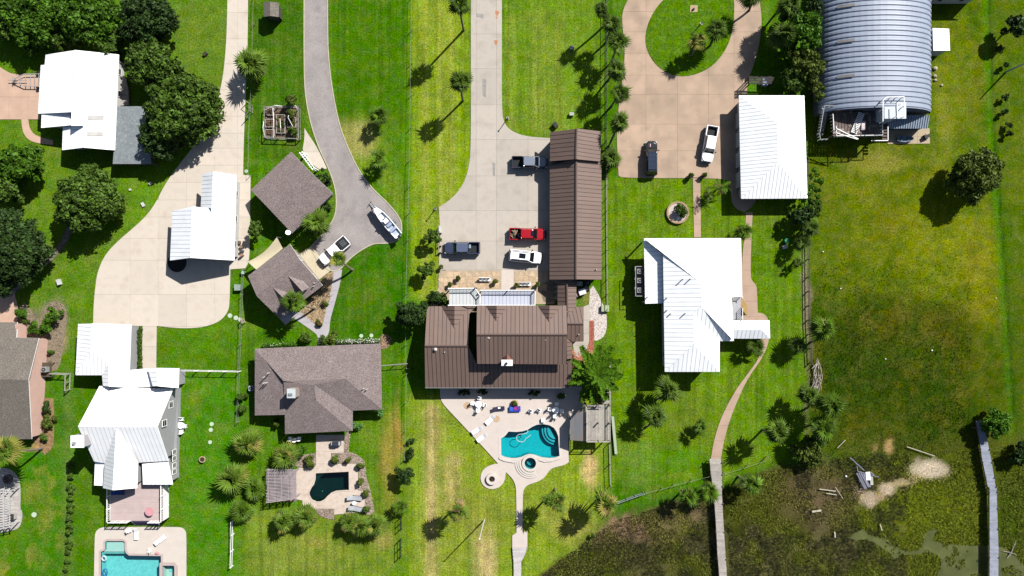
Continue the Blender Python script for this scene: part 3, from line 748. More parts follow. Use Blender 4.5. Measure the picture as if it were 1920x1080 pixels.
boardwalk('boardwalk', 'pale timber boardwalk running from the curved tan path into the marsh', Z(2.842,1120,700,(598,456),(604,520),(612,580),(622,648),(632,800),(640,950),(650,1080),(654,1180)), Z(2.842,1120,700,(660,456),(663,520),(664,580),(664,648),(672,800),(682,950),(690,1080),(696,1180)), 1.3, WOODG, .2)
boardwalk('boardwalk', 'long blue grey boardwalk over the marsh near the right edge', Z(3.6,1480,780,(1262,35),(1290,200),(1300,280),(1322,385),(1340,478),(1352,480),(1352,700),(1353,900),(1352,1080),(1352,1200)), Z(3.6,1480,780,(1306,30),(1344,200),(1360,280),(1378,385),(1392,476),(1399,478),(1405,700),(1412,900),(1411,1080),(1411,1200)), 1.3, WOODB, .2)
boardwalk('boardwalk', 'short white boardwalk at the bottom edge leading from the teal pool terrace', Z(3.84,740,860,(846,640),(852,700),(857,760),(858,845),(858,900)), Z(3.84,740,860,(952,640),(940,690),(912,740),(912,845),(912,900)), .35, WOODW, .24, posts=False)
# ---------------------------------------------------------------- houses
def shingle(name, c, st):
    return M(name, c, var=.10, scale=.7, fine=.34, fscale=7, rough=.95, spec=.1, stain=(5.5,.5,.66,st), bump=.3)
SH_T = shingle('taupe_shingle', (158,144,141), (122,108,110))
SH_G = shingle('grey_shingle', (142,134,125), (112,105,99))
SH_S = M('slate_screen_roof', (146,154,158), var=.14, scale=1.3, fine=.2, fscale=9, rough=.8, stain=(2.5,.55,.7,(176,182,180)))
MET_W = M('white_metal', (250,250,250), var=.05, scale=.5, fine=.02, rough=.45, spec=.3, objv=.015)
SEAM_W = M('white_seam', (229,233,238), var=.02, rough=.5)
MET_W2 = M('cool_white_metal', (244,246,248), var=.06, scale=.5, fine=.03, rough=.45, spec=.3, objv=.02)
MET_B = M('brown_metal', (138,115,105), var=.05, scale=.5, fine=.03, rough=.6, spec=.25, objv=.05)
SEAM_B = M('brown_seam', (70,54,49), var=.05, rough=.7)
RIDGE_B = M('brown_ridge', (108,88,80), var=.04, rough=.6)
TRIM_W = M('white_trim', (240,240,238), var=.02, rough=.5)
TRIM_G = M('gutter_grey', (168,172,172), var=.04, rough=.5)
WALL_W = M('white_siding', (226,226,222), var=.04, scale=1, fine=.04, rough=.8)
WALL_G = M('grey_siding', (178,180,182), var=.04, scale=1, fine=.05, fscale=9, rough=.85)
WALL_P = M('salmon_stucco', (240,200,184), var=.06, scale=1, fine=.06, rough=.9)
WALL_B = M('tan_siding', (150,130,112), var=.06, scale=1, fine=.06, rough=.85)
WALL_T = M('taupe_siding', (170,160,150), var=.06, scale=1, fine=.06, rough=.85)
GLASS = M('window_glass', (34,44,56), var=.1, scale=.5, fine=.02, rough=.06, spec=.8)
DARKM = M('dark_metal', (46,46,50), var=.1, rough=.5)
CAMP = Vector((0, 0, H))
def plane_fit(pts):
    P = np.array([tuple(W(*p)) for p in pts if len(p) > 2])
    c = P.mean(0)
    if len(P) == 3:
        n = np.cross(P[1]-P[0], P[2]-P[0])
    else:
        _, _, vt = np.linalg.svd(P-c); n = vt[2]
    if n[2] < 0: n = -n
    n = n/np.linalg.norm(n)
    return Vector(c), Vector(n)
def to_plane(p, c, n):
    G = W(p[0], p[1], 0)
    d = G-CAMP
    s = n.dot(c-CAMP)/n.dot(d)
    return CAMP+d*s
def facet3(pts):
    c, n = plane_fit(pts)
    return [to_plane(p, c, n) for p in pts], n
def house(name, label, cat, facets, walls, kind, colors, pitch=.68, base=(0,0), wall_mat=None, inset=.45, group=None, windows=True, thick=.16, ridge_mat=None, caps=(), wname='wall', win_skip=()):
    """facets: photo polygons (x,y[,height]); walls: list of (photo polygon, height of those points)"""
    panel, seam, trim = colors
    F = [facet3(f) for f in facets]
    cx = sum(p.x for f, n in F for p in f)/sum(len(f) for f, n in F); cy = sum(p.y for f, n in F for p in f)/sum(len(f) for f, n in F)
    O = Vector((cx, cy, 0))
    root = empty(name, label, cat, O, 0, group)
    b = MB()
    for f, n in F:
        q = [p-O for p in f]
        a = area2([(p.x,p.y) for p in q])
        if a < 0: q = q[::-1]
        b.slabn(q, Vector((0,0,1)), thick, 0, 1)
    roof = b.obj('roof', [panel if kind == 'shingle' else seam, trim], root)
    if kind == 'metal':
        for f, n in F:
            gx = Vector((-n.x, -n.y, 0))
            down = Vector((n.x, n.y, 0))
            if down.length < .02: down = Vector((1,0,0))
            down.normalize()
            u = Vector((-down.y, down.x, 0))
            v = n.cross(u).normalized()
            q2 = [((p-O).dot(u), (p-O).dot(v)) for p in f]
            w0 = f[0]-O
            def back(p):
                # point in plane with u,v coordinates
                base = w0-u*w0.dot(u)-v*w0.dot(v)
                return base+u*p[0]+v*p[1]
            if area2(q2) < 0: q2 = q2[::-1]
            ua, ub = min(p[0] for p in q2), max(p[0] for p in q2)
            k = max(1, round((ub-ua)/pitch)); st = (ub-ua)/k
            for i in range(k):
                a0, a1 = ua+i*st, ua+(i+1)*st
                gp = .035 if panel is MET_B else .010
                q = clip(clip(q2, -1, 0, -(a0+gp)), 1, 0, a1-gp)
                if len(q) < 3 or abs(area2(q)) < .03: continue
                mb = MB(); pts = [back(p)+n*.035 for p in q]
                if n.dot((pts[1]-pts[0]).cross(pts[2]-pts[1])) < -1e-9: pts = pts[::-1]
                mb.slabn(pts, n, .045)
                e = [p[1] for p in q if p[0] > a1-.04]
                if len(e) >= 2 and i < k-1:
                    lo, hi = min(e), max(e)
                    if hi-lo > .1:
                        A, B = back((a1, lo))+n*.035, back((a1, hi))+n*.035
                        d = (B-A); L = d.length; d.normalize()
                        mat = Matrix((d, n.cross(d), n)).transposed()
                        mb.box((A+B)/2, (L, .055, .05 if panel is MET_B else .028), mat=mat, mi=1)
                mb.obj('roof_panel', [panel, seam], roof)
    if ridge_mat is not None or caps:
        for (p, q) in caps:
            A, B = W(*p)-O, W(*q)-O
            d = (B-A).normalized(); s = Vector((-d.y, d.x, 0)).normalized()*.17
            mb = MB()
            up = Vector((0,0,.10)); dn = Vector((0,0,-.0))
            mb.quad([A+up, B+up, B+s+dn, A+s+dn]); mb.quad([B+up, A+up, A-s+dn, B-s+dn])
            mb.quad([A+s+dn, B+s+dn, B-s+dn, A-s+dn])
            mb.obj('ridge_cap', ridge_mat or trim, roof)
    FX = [([(p.x, p.y) for p in f], f[0], n) for f, n in F]
    def under(x, y, dflt):
        z = None
        for poly, c, n in FX:
            if inside((x, y), poly):
                zz = c.z-(n.x*(x-c.x)+n.y*(y-c.y))/n.z
                z = zz if z is None else min(z, zz)
        return dflt if z is None else z
    wi = 0
    for wp in walls:
        poly, h = wp[0], wp[1]; ins = wp[2] if len(wp) > 2 else inset
        w = offset([tuple(W(p[0], p[1], h)[:2]) for p in poly], -ins)
        if area2(w) < 0: w = w[::-1]
        mb = MB(); wins = []
        for i in range(len(w)):
            A, B = Vector(w[i]), Vector(w[(i+1) % len(w)]); L = (B-A).length
            if L < .2: continue
            k = max(1, int(L/.6)); d = (B-A)/L; nn = Vector((d.y, -d.x))
            zs = []
            for j in range(k+1):
                p = A.lerp(B, j/k); pi = p-nn*.05+d*(.05 if j == 0 else -.05 if j == k else 0)
                zs.append(max(.5, under(pi.x, pi.y, h)-thick-.03))
            for j in range(k):
                p, q = A.lerp(B, j/k), A.lerp(B, (j+1)/k)
                P4 = [Vector((p.x-O.x, p.y-O.y, -.1)), Vector((q.x-O.x, q.y-O.y, -.1)), Vector((q.x-O.x, q.y-O.y, zs[j+1])), Vector((p.x-O.x, p.y-O.y, zs[j]))]
                mb.slabn(P4, Vector((nn.x, nn.y, 0)), .15)
            if windows and L > 2.6:
                nw = max(1, int(L/3.4))
                for j in range(nw):
                    t = (j+.5)/nw; p = A.lerp(B, t); zc = min(zs)
                    for zw in ([1.55] if zc < 4.2 else [1.55, 4.1]):
                        if zw+.7 < zc: wins.append((p, d, nn, zw))
        mb.obj(wname, wall_mat or WALL_W, root)
        for (p, d, nn, zw) in wins:
            window(root, Vector((p.x-O.x, p.y-O.y, zw)), d, nn, 1.1, 1.25)
    return root, roof, O
_wm = {}
def window(root, c, d, nn, w, h, frame=None, n=2):
    """frame (part) with glass pane(s) (sub-parts) on a wall; d along the wall, nn outward"""
    key = (round(w,2), round(h,2), (frame or TRIM_W).name)
    if key not in _wm:
        f = MB(); t = .09
        for sx in (-1, 1): f.box((sx*(w/2-t/2), 0, 0), (t, .1, h))
        for sz in (-1, 1): f.box((0, 0, sz*(h/2-t/2)), (w-2*t, .1, t))
        f.box((0, .002, 0), (w-2*t, .06, .05))
        _wm[key] = (f.mesh('window', [frame or TRIM_W]), MB().box((0, .0, 0), (w-2*t-.01, .04, h-2*t-.01)).mesh('pane', [GLASS]))
    o = link('window', _wm[key][0], root)
    a = math.atan2(d.y, d.x)
    o.location = (c.x+nn.x*.04, c.y+nn.y*.04, c.z); o.rotation_euler = (0, 0, a)
    link('pane', _wm[key][1], o)
    return o
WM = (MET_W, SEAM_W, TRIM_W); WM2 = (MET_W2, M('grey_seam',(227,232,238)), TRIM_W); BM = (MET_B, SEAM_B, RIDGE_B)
def vent(root, O, x, y, h, kind='pipe'):
    p = W(x, y, h)-O
    mb = MB()
    if kind == 'pipe': mb.cyl(p, .09, p.z-.4, p.z+.35, 8)
    elif kind == 'dome':
        mb.cyl(p, .16, p.z-.35, p.z+.2, 10); mb.blob((p.x,p.y,p.z+.25), .3, .3, .16, 12, 5)
    elif kind == 'box': mb.box((p.x,p.y,p.z), (.5,.5,.4))
    mb.obj('roof_vent', M('vent_metal',(222,220,214)), root, smooth=(kind=='dome'))
# 1 white house, upper left
z3 = lambda *p: Z(3,0,0,*p)
r1, roof1, O1 = house('house', 'white metal roofed house at the upper left, next to a flat grey slate porch roof', 'house', [
  z3((258,308,2.8),(425,282,4.7),(402,632,4.7),(396,631),(215,640,2.7),(230,367,2.7),(252,365,2.8)),
  z3((425,282,4.7),(668,307,2.7),(645,845,2.7),(470,830),(468,707),(400,707),(402,632,4.7)),
  z3((235,642,2.7),(395,634,3.8),(402,704,3.8),(232,720,2.7)),
  z3((355,712,2.7),(468,707,3.9),(470,830,3.9),(350,845,2.7))],
  [(z3((245,370),(262,312),(425,290),(660,312),(640,838),(470,832),(358,838),(362,720),(240,712),(238,635),(224,630)), 2.8)],
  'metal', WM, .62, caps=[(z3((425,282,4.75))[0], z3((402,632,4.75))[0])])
for (x0,y0,x1,y1) in ((495,650,585,672),(490,742,580,765)):
    f, n = facet3(z3((425,282,4.7),(668,307,2.7),(645,845,2.7)))
    c, nn = plane_fit(z3((425,282,4.7),(668,307,2.7),(645,845,2.7)))
    q = [to_plane(p, c, nn)-O1 for p in z3((x0,y0),(x1,y0),(x1,y1),(x0,y1))][::-1]
    MB().slabn([p+nn*.1 for p in q], nn, .05).obj('skylight', M('frosted_panel',(214,212,206),var=.1,fine=.1), r1)
rp, _, Op = house('porch', 'flat grey slate porch roof tucked between the white house and the big dark trees', 'porch', [z3((660,598,2.6),(845,598,2.5),(848,922,2.4),(634,922,2.4))], [], 'shingle', (SH_S, SEAM_W, TRIM_G), thick=.12)
mb = MB()
for (x,y) in z3((640,915),(705,915),(775,915),(842,915),(842,850),(842,760),(842,680),(842,610)):
    p = W(x,y,2.4)-Op; MB().box((p.x,p.y,1.15),(.14,.14,2.3)).obj('post', POSTM, rp)
for zz in (.9,1.6):
    a, b_ = W(*z3((640,915))[0],2.4)-Op, W(*z3((842,915))[0],2.4)-Op; MB().bar((a.x,a.y,zz),(b_.x,b_.y,zz),.08).obj('rail', POSTM, rp)
    a = b_; b_ = W(*z3((842,610))[0],2.4)-Op; MB().bar((a.x,a.y,zz),(b_.x,b_.y,zz),.08).obj('rail', POSTM, rp)
boardwalk('side_deck', 'narrow grey timber deck along the east wall of the upper left white house', z3((655,410),(652,500),(650,596)), z3((705,430),(722,510),(724,592)), .8, WOODG, .25, posts=False)['category']='deck'
# 2 white carport garage
z3b = lambda *p: Z(3,0,260,*p)
house('garage', 'white metal carport garage standing on the cream driveway at the left', 'garage', [
  z3b((970,408,3),(1082,382,5.3),(1072,670,5.3),(957,685,3)),
  z3b((1140,200,3.4),(1200,185,5.0),(1192,392,5.0),(1130,383,3.4)),
  z3b((1082,382,5.3),(1192,392),(1200,185),(1330,205,3),(1318,685,3),(1072,670,5.3))],
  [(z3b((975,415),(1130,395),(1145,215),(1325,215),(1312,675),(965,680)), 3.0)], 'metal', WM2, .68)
# 3 big white house lower left
q3 = lambda *p: Z(3,0,560,*p)
r3, roof3, O3 = house('house', 'big white metal roofed house with a grey gable wall above the aqua pool', 'house', [
  q3((560,492,3.6),(668,498,3.6),(975,505,3.6),(885,720,7.4),(655,720,7.4),(440,720,7.4)),
  q3((440,720,7.4),(655,720,7.4),(590,925,3.9),(530,915,3.6)),
  q3((655,720,7.4),(885,720,7.4),(948,912,3.6),(775,922,3.6)),
  q3((655,720,7.4),(590,925,4.4),(580,1065,4.4),(635,1077,6.2),),
  q3((655,720,7.4),(635,1077,6.2),(770,1065,4.0),(775,922,4.0)),
  q3((440,142,3.2),(518,140,4.8),(513,288,4.8),(425,430,3.2)),
  q3((425,430,3.2),(513,288,4.8),(615,362,4.8),(612,430,3.2)),
  q3((518,140,4.8),(738,145,2.9),(728,405,2.9),(612,364),(513,288,4.8)),
  q3((612,364,5.0),(730,405,3.3),(725,500,3.4),(612,494,5.2)),
  q3((575,432,4.0),(612,364,5.0),(612,494,5.0),(580,490,4.0)),
  q3((832,392,4.8),(882,390,5.6),(886,492,5.8),(860,492,4.9)),
  q3((882,390,5.7),(1007,392,4.4),(1003,503,4.4),(886,492,5.7)),
  q3((726,402,3.5),(832,392,3.8),(860,494,4.0),(722,500,3.7)),
  q3((535,918,3.0),(592,925,3.3),(582,1052,3.3),(530,1050,3.0)),
  q3((800,930,3.3),(945,915,3.3),(972,1045,2.9),(805,1045,2.9)),
  ],
  [(q3((570,498),(970,508),(940,908),(538,908)), 3.6, .35), (q3((448,150),(732,150),(722,400),(1000,398),(998,500),(590,495),(585,440),(620,425),(435,425)), 3.1, .3),
   (q3((590,925),(770,922),(765,1058),(590,1058)), 4.0, .35), (q3((540,922),(590,922),(585,1046),(535,1046)), 3.0, .25), (q3((808,925),(965,915),(968,1040),(808,1040)), 2.9, .3)],
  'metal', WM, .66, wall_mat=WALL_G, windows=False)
# east gable wall windows (photo points on the wall)
for (x,y,h,w_,hh) in ((995,595,3.0,1.15,1.3),(935,700,5.0,1.1,1.4)):
    p = W(*q3((x,y))[0], h)-O3
    window(r3, Vector((W(*q3((960,700))[0],3.6).x-O3.x-.30, p.y, h)), Vector((0,1,0)), Vector((1,0,0)), w_, hh)
for y in (862,898,937,972):
    p = W(*q3((975,y))[0], 1.8)-O3
    window(r3, Vector((W(*q3((969,980))[0],2.9).x-O3.x-.28, p.y, 1.8)), Vector((0,1,0)), Vector((1,0,0)), .9, 1.1)
# low projecting wing behind the windows
mb = MB(); A0 = W(*q3((1000,1005))[0])-O3
mb.prism([(A0.x-2.2,A0.y),(A0.x+.1,A0.y),(A0.x+.45,A0.y+9.2),(A0.x+.5,A0.y+16.5),(A0.x-1.2,A0.y+16.5)], 0, 1.0); mb.obj('wall', WALL_G, r3)
c = W(*q3((437,803))[0], 7.6)-O3
mb = MB(); mb.box((c.x,c.y,3.8),(1.9,1.75,7.6)); mb.obj('chimney', M('grey_chase',(206,204,208),var=.04), r3)
ch = bpy.data.objects['chimney']
MB().box((c.x,c.y,7.68),(2.05,1.9,.16)).obj('cap', TRIM_W, ch)
MB().cyl((c.x-.35,c.y-.2), .25, 7.7, 8.1, 14).obj('flue', M('flue_metal',(220,220,220),metal=.4,rough=.4), ch)
# deck on the south side
F2 = lambda *p: Z(4.155,0,820,*p)
dk = empty('deck', 'raised rose coloured deck with white railing above the bright aqua pool', 'deck', W(*F2((1070,640))[0]))
D0 = dk.location.copy(); DH = 1.5
ROSE = M('rose_board',(226,204,200),var=.06,scale=1,fine=.05,objv=.04,rough=.85)
xa, xb = W(*F2((862,640))[0],DH).x-D0.x, W(*F2((1278,640))[0],DH).x-D0.x
ya, yb = W(*F2((1000,650))[0],DH).y-D0.y, W(*F2((1000,345))[0],DH).y-D0.y
n = int((yb-ya)/.18); pm = MB().box((0,0,0),(xb-xa,.165,.05)).mesh('plank',[ROSE])
for i in range(n): link('plank', pm, dk, ((xa+xb)/2, ya+.09+i*(yb-ya)/n, DH))
for (x0,y0,x1,y1) in ((xa,ya,xa,yb),(xb,ya,xb,yb),(xa,ya,xa+3.2,ya),(xb-2.1,ya,xb,ya)):
    L_ = math.hypot(x1-x0,y1-y0); rail = MB(); rail.bar((x0,y0,DH+1.0),(x1,y1,DH+1.0),.12,.08); rail.bar((x0,y0,DH+.15),(x1,y1,DH+.15),.08,.06)
    ro = rail.obj('rail', TRIM_W, dk)
    bal = MB(); k = int(L_/.28)
    for i in range(k+1):
        t = i/max(1,k); bal.box((x0+(x1-x0)*t, y0+(y1-y0)*t, DH+.57),(.05,.05,.82))
    bal.obj('baluster', TRIM_W, dk)['kind']='stuff'
    for t in (0,.33,.66,1): MB().box((x0+(x1-x0)*t,y0+(y1-y0)*t,(DH+1.1)/2),(.14,.14,DH+1.1)).obj('post', TRIM_W, dk)
MB().box((xb-.04,(ya+yb)/2,DH/2-.05),(.08,yb-ya,DH-.05)).obj('skirt', TRIM_W, dk)
MB().box((xa+.04,(ya+yb)/2,DH/2-.05),(.08,yb-ya,DH-.05)).obj('skirt', TRIM_W, dk)
for i in range(6):
    z_ = DH-.05-(i+1)*.24
    MB().box((xa+5.3, ya-.16-i*.2, z_),(3.9,.24,.05)).obj('tread', M('violet_tread',(140,120,150)), dk)
for sx in (xa+3.3,xa+7.3): MB().bar((sx,ya,DH-.1),(sx,ya-1.05,.12),.1,.2).obj('stringer', TRIM_W, dk)
# 4 left edge house
house('house', 'grey shingled house with salmon walls cut off by the left edge', 'house', [
  q3((-230,455,5.0),(160,455,4.9),(218,222,2.7),(92,218),(97,133),(-230,130)),
  q3((-230,455,5.0),(160,455,4.9),(178,790,2.3),(-230,793,2.3))],
  [(q3((-225,140),(90,140),(88,225),(212,228),(176,784),(-225,786)), 2.6, .1)], 'shingle', (SH_G, SEAM_W, TRIM_W), wall_mat=WALL_P, base=(0,0), windows=True)
# salmon ground floor terrace along that wall
b = MB().prism(g(q3((205,245),(266,245),(262,395),(240,640),(238,745),(180,762),(150,500))), -.1, .5).obj('terrace', M('salmon_terrace',(240,204,190),var=.05,fine=.04,rough=.85)); tag(b, 'salmon plastered terrace along the shingled house at the left edge', 'terrace')
# 5 grey ranch
q5 = lambda *p: Z(4.153,440,620,*p)
r5, roof5, O5 = house('house', 'wide taupe shingled ranch house with hip roofs above the black pool', 'house', [
  q5((157,140,2.9),(1135,100,2.9),(865,375,4.6),(380,392,4.6)),
  q5((157,140,2.9),(380,392,4.6),(392,655,2.9),(157,660,2.9)),
  q5((1135,100,2.9),(1145,615,2.9),(865,375,4.6)),
  q5((865,375,4.6),(1145,615,2.9),(918,622,2.9),(622,425,4.55)),
  q5((380,392,4.6),(865,375,4.6),(622,425,4.55)),
  q5((380,392,4.6),(622,425,4.6),(630,540,4.55),(392,805,2.9),(390,655,2.9)),
  q5((622,425,4.57),(918,622,2.9),(918,780,2.9),(630,540,4.55)),
  q5((630,540,4.55),(918,780,2.9),(392,805,2.9))],
  [(q5((165,148),(1128,108),(1138,608),(912,616),(912,690),(398,700),(396,650),(165,652)), 2.9, .4)], 'shingle', (SH_T, SEAM_W, TRIM_G), wall_mat=WALL_T)
for (x,y,h) in ((228,362,4.2),(228,408,4.1),(248,405,4.2),(262,330,4.3),(1003,450,4.1),(1030,457,4.0)): vent(r5, O5, x/4.153+440, y/4.153+620, h, 'pipe')
c = W(*q5((441,488))[0], 6.3)-O5
ch = MB().box((c.x,c.y,5.2),(1.25,1.4,2.2)).obj('chimney', M('chimney_metal',(190,176,168),rough=.6), r5)
MB().box((c.x,c.y,6.32),(1.35,1.5,.1)).obj('cap', M('pale_cap',(222,230,232)), ch)
MB().box((c.x-.1,c.y-.15,6.45),(.6,.35,.2)).obj('flue', M('cap_grey',(150,158,164)), ch)
# 6 garage of the taupe property
q6 = lambda *p: Z(4,440,260,*p)
r6, _, O6 = house('garage', 'diagonal taupe shingled garage between the garden bed and the asphalt driveway', 'garage', [
  q6((422,98,2.7),(548,230,4.6),(250,518,4.6),(120,385,2.7)),
  q6((548,230,4.6),(737,410,2.7),(430,710,2.7),(250,518,4.6))],
  [(q6((420,108),(728,410),(430,700),(130,385)), 2.7, .35)], 'shingle', (SH_T, SEAM_W, TRIM_W), wall_mat=WALL_T)
# 7 guest house with two dormers
q7 = lambda *p: Z(3.858,440,420,*p)
r7, _, O7 = house('house', 'small taupe shingled guest house with two dormers and a cream shade sail', 'house', [
  q7((400,145,3.0),(475,262,5.2),(160,522,5.2),(95,375,3.0)),
  q7((475,262,5.2),(637,445,3.0),(325,685,3.0),(160,522,5.2)),
  ],
  [(q7((402,158),(625,445),(325,672),(165,520),(104,378)), 3.0, .35)], 'shingle', (SH_T, SEAM_W, TRIM_W), wall_mat=WALL_T)
c_, n_ = plane_fit(q7((475,262,5.2),(637,445,3.0),(325,685,3.0)))
for (r0, r1_, l0, l1, e0, e1) in (((385,372),(490,488),(388,378),(412,500),(462,372),(520,458)), ((275,458),(392,575),(278,465),(310,600),(355,458),(415,545))):
    A = to_plane(q7(r0)[0], c_, n_)
    hB = A.z
    B = W(*q7(r1_)[0], hB)
    Lw = to_plane(q7(l1)[0], c_, n_); Rw = to_plane(q7(e1)[0], c_, n_)
    d = (B-A).normalized(); s = Vector((-d.y, d.x, 0))
    half = .95; drop = .85; F_ = B
    C1 = F_+s*half-Vector((0,0,drop)); C2 = F_-s*half-Vector((0,0,drop))
    def onp(p, d=d):
        t = n_.dot(c_-p)/n_.dot(-d); return p-d*t
    D1, D2 = onp(C1), onp(C2)
    dm = MB()
    for q in ([A,F_,C1,D1],[F_,A,D2,C2]):
        q = [p-O7+Vector((0,0,.04)) for p in q]
        if area2([(p.x,p.y) for p in q]) < 0: q = q[::-1]
        dm.slabn(q, Vector((0,0,1)), .12, 0, 1)
    dorm = dm.obj('dormer', [SH_T, TRIM_W], r7)
    wl = MB(); f0 = F_-d*.2-O7
    a1, a2 = C1-d*.2-s*.15-O7, C2-d*.2+s*.15-O7
    wl.slabn([Vector((a1.x,a1.y,a1.z-1.1)), Vector((a2.x,a2.y,a2.z-1.1)), a2-Vector((0,0,.1)), f0-Vector((0,0,.15)), a1-Vector((0,0,.1))], d, .1)
    e1_, e2_ = D1-s*.15-O7, D2+s*.15-O7
    wl.quad([Vector((a1.x,a1.y,a1.z-1.1)), a1, e1_, Vector((e1_.x,e1_.y,e1_.z-.3))]); wl.quad([Vector((a2.x,a2.y,a2.z-1.1)), a2, e2_, Vector((e2_.x,e2_.y,e2_.z-.3))])
    wl.obj('dormer_wall', WALL_T, r7)
    window(r7, Vector((f0.x,f0.y,f0.z-1.15)), Vector((s.x,s.y,0))*-1, Vector((d.x,d.y,0)), .8, .7)
for (x,y) in ((578,428),(570,450)): vent(r7, O7, x/3.858+440, y/3.858+420, 3.6, 'pipe')
# 8 barn
q8 = lambda *p: Z(3.6,780,0,*p)
b8 = lambda *p: Z(3.724,780,270,*p)
cp = lambda a, b: (a, b)
r8, roof8, O8 = house('barn', 'long brown metal roofed barn along the fence with pickups parked in front', 'barn', [
  q8((906,893,3.3),(1085,868,5.5),(1079.5,1075,5.5),(904,1090,3.3)),
  q8((1085,868,5.5),(1250,887,3.3),(1243,1090,3.3),(1079.5,1075,5.5)),
  b8((935,155,2.5),(1120,100,4.8),(1117,945,4.8),(933,948,2.5)),
  b8((1120,100,4.8),(1294,125,2.5),(1295,948,2.5),(1117,945,4.8))],
  [(b8((938,-70),(1288,-70),(1288,112),(938,112)), 3.2, .3), (b8((938,130),(1288,130),(1290,940),(938,942)), 2.5, .3)], 'metal', BM, .665, wall_mat=WALL_B,
  caps=[((1081.4,241.3,5.56),(1079.9,298.5,5.56)),(b8((1119,118,4.86))[0], b8((1117,945,4.86))[0])], ridge_mat=RIDGE_B)
vent(r8, O8, 1118, 505, 3.2, 'pipe')
for y_ in (340,372,404,436,468,500):
    p = W(1031,y_,1.2)-O8
    mb = MB().box((W(1031,y_,2.5).x-O8.x+.22, p.y, 1.05),(.08,2.3,2.1)); mb.obj('garage_door', M('door_tan',(176,160,146)), r8)
# 9 brown house
q9 = lambda *p: Z(4.153,780,500,*p)
D = [((200,308),(300,306),(415,308),(298,482)), ((545,305),(628,303),(715,305),(625,425)), ((950,305),(1040,303),(1135,305),(1035,430))]
cN, nN = plane_fit(q9((85,312,3.0),(415,312,3.0),(408,618,5.4),(68,618,5.4)))
cU, nU = plane_fit(q9((475,303,5.3),(1172,303,5.3),(1177,530,7.6),(472,530,7.6)))
fac = [
  q9((85,335,3.1),(100,310,3.0),(470,305,3.0),(415,370,3.5),(408,618,5.4),(68,618,5.4)),
  q9((68,618,5.4),(408,618,5.4),(474,760),(1172,760),(1215,715),(1210,941,2.9),(72,941,2.9)),
  q9((475,303,5.3),(1172,303,5.3),(1177,530,7.6),(472,530,7.6)),
  q9((472,530,7.6),(1177,530,7.6),(1172,760,5.8),(475,756,5.8))]
for k, (a, m_, b_, v) in enumerate(D):
    c__, n__ = (cN, nN) if k == 0 else (cU, nU)
    ap = to_plane(q9(v)[0], c__, n__)
    mpt = q9(m_)[0]
    A_ = to_plane(q9(a)[0], c__, n__)
    B_ = to_plane(q9(b_)[0], c__, n__)
    fac.append([(*q9(a)[0], A_.z+.05), (*mpt, ap.z+.05), (*q9(v)[0], ap.z+.05)])
    fac.append([(*mpt, ap.z+.05), (*q9(b_)[0], B_.z+.05), (*q9(v)[0], ap.z+.05)])
fac += [q9((1175,560,4.6),(1215,592,3.2),(1215,716,3.2),(1175,720,4.6)),
  q9((1103,110,2.5),(1175,107,3.4),(1175,300,3.4),(1103,303,2.5)),
  q9((1175,107,3.4),(1248,128,2.5),(1247,318,2.5),(1180,382,3.4)),
  q9((1178,382,3.1),(1248,314,2.9),(1303,312,2.9),(1303,445,3.9),(1178,445,3.9)),
  q9((1178,445,3.9),(1303,445,3.9),(1301,583,3.0),(1215,583,3.0),(1178,555,3.2))]
r9, roof9, O9 = house('house', 'large brown metal roofed house between white railed balconies and the curved teal pool', 'house', fac,
  [(q9((78,325),(1206,325),(1206,935),(76,935)), 3.0, .45), (q9((482,312),(1166,312),(1166,750),(482,750)), 5.6, .45), (q9((1108,118),(1242,130),(1242,300),(1108,300)), 2.5, .3), (q9((1190,320),(1298,318),(1296,578),(1190,578)), 2.9, .3)],
  'metal', BM, .665, wall_mat=WALL_B, ridge_mat=RIDGE_B,
  caps=[(q9((68,618,5.46))[0], q9((408,618,5.46))[0]), (q9((472,530,7.66))[0], q9((1177,530,7.66))[0]), (q9((1178,445,3.96))[0], q9((1303,445,3.96))[0]), (q9((1175,107,3.46))[0], q9((1179,382,3.46))[0])])
MB().bar(W(*q9((72,942))[0],2.85)-O9, W(*q9((1210,942))[0],2.85)-O9, .14).obj('gutter', TRIM_G, roof9)
vent(r9, O9, 916.5, 632.4, 7.1, 'dome'); vent(r9, O9, 816.8, 655, 5.2, 'dome'); vent(r9, O9, 834, 660, 4.9, 'pipe'); vent(r9, O9, 1023, 637, 7.0, 'pipe'); vent(r9, O9, 1085, 627, 3.4, 'pipe')
c = W(*q9((709,748))[0], 7.4)-O9
ch = MB().box((c.x,c.y,5.8),(1.5,.75,3.2)).obj('chimney', M('chimney_brick',(140,96,84),var=.2,scale=4), r9)
MB().box((c.x,c.y,7.45),(1.75,.95,.12)).obj('cap', TRIM_W, ch)
MB().cyl((c.x-.1,c.y-.1), .2, 7.5, 7.85, 12).obj('flue', DARKM, ch)
A_ = Vector((c.x,c.y+.4,7.0)); mb = MB(); p0 = Vector((c.x-.75,c.y+.38,6.35)); p1 = Vector((c.x+.75,c.y+.38,6.35)); p2 = Vector((c.x, c.y+1.4, 7.0))
mb.quad([p0, A_, p2]); mb.quad([A_, p1, p2]); mb.obj('cricket', M('rust_flashing',(146,100,86)), r9)
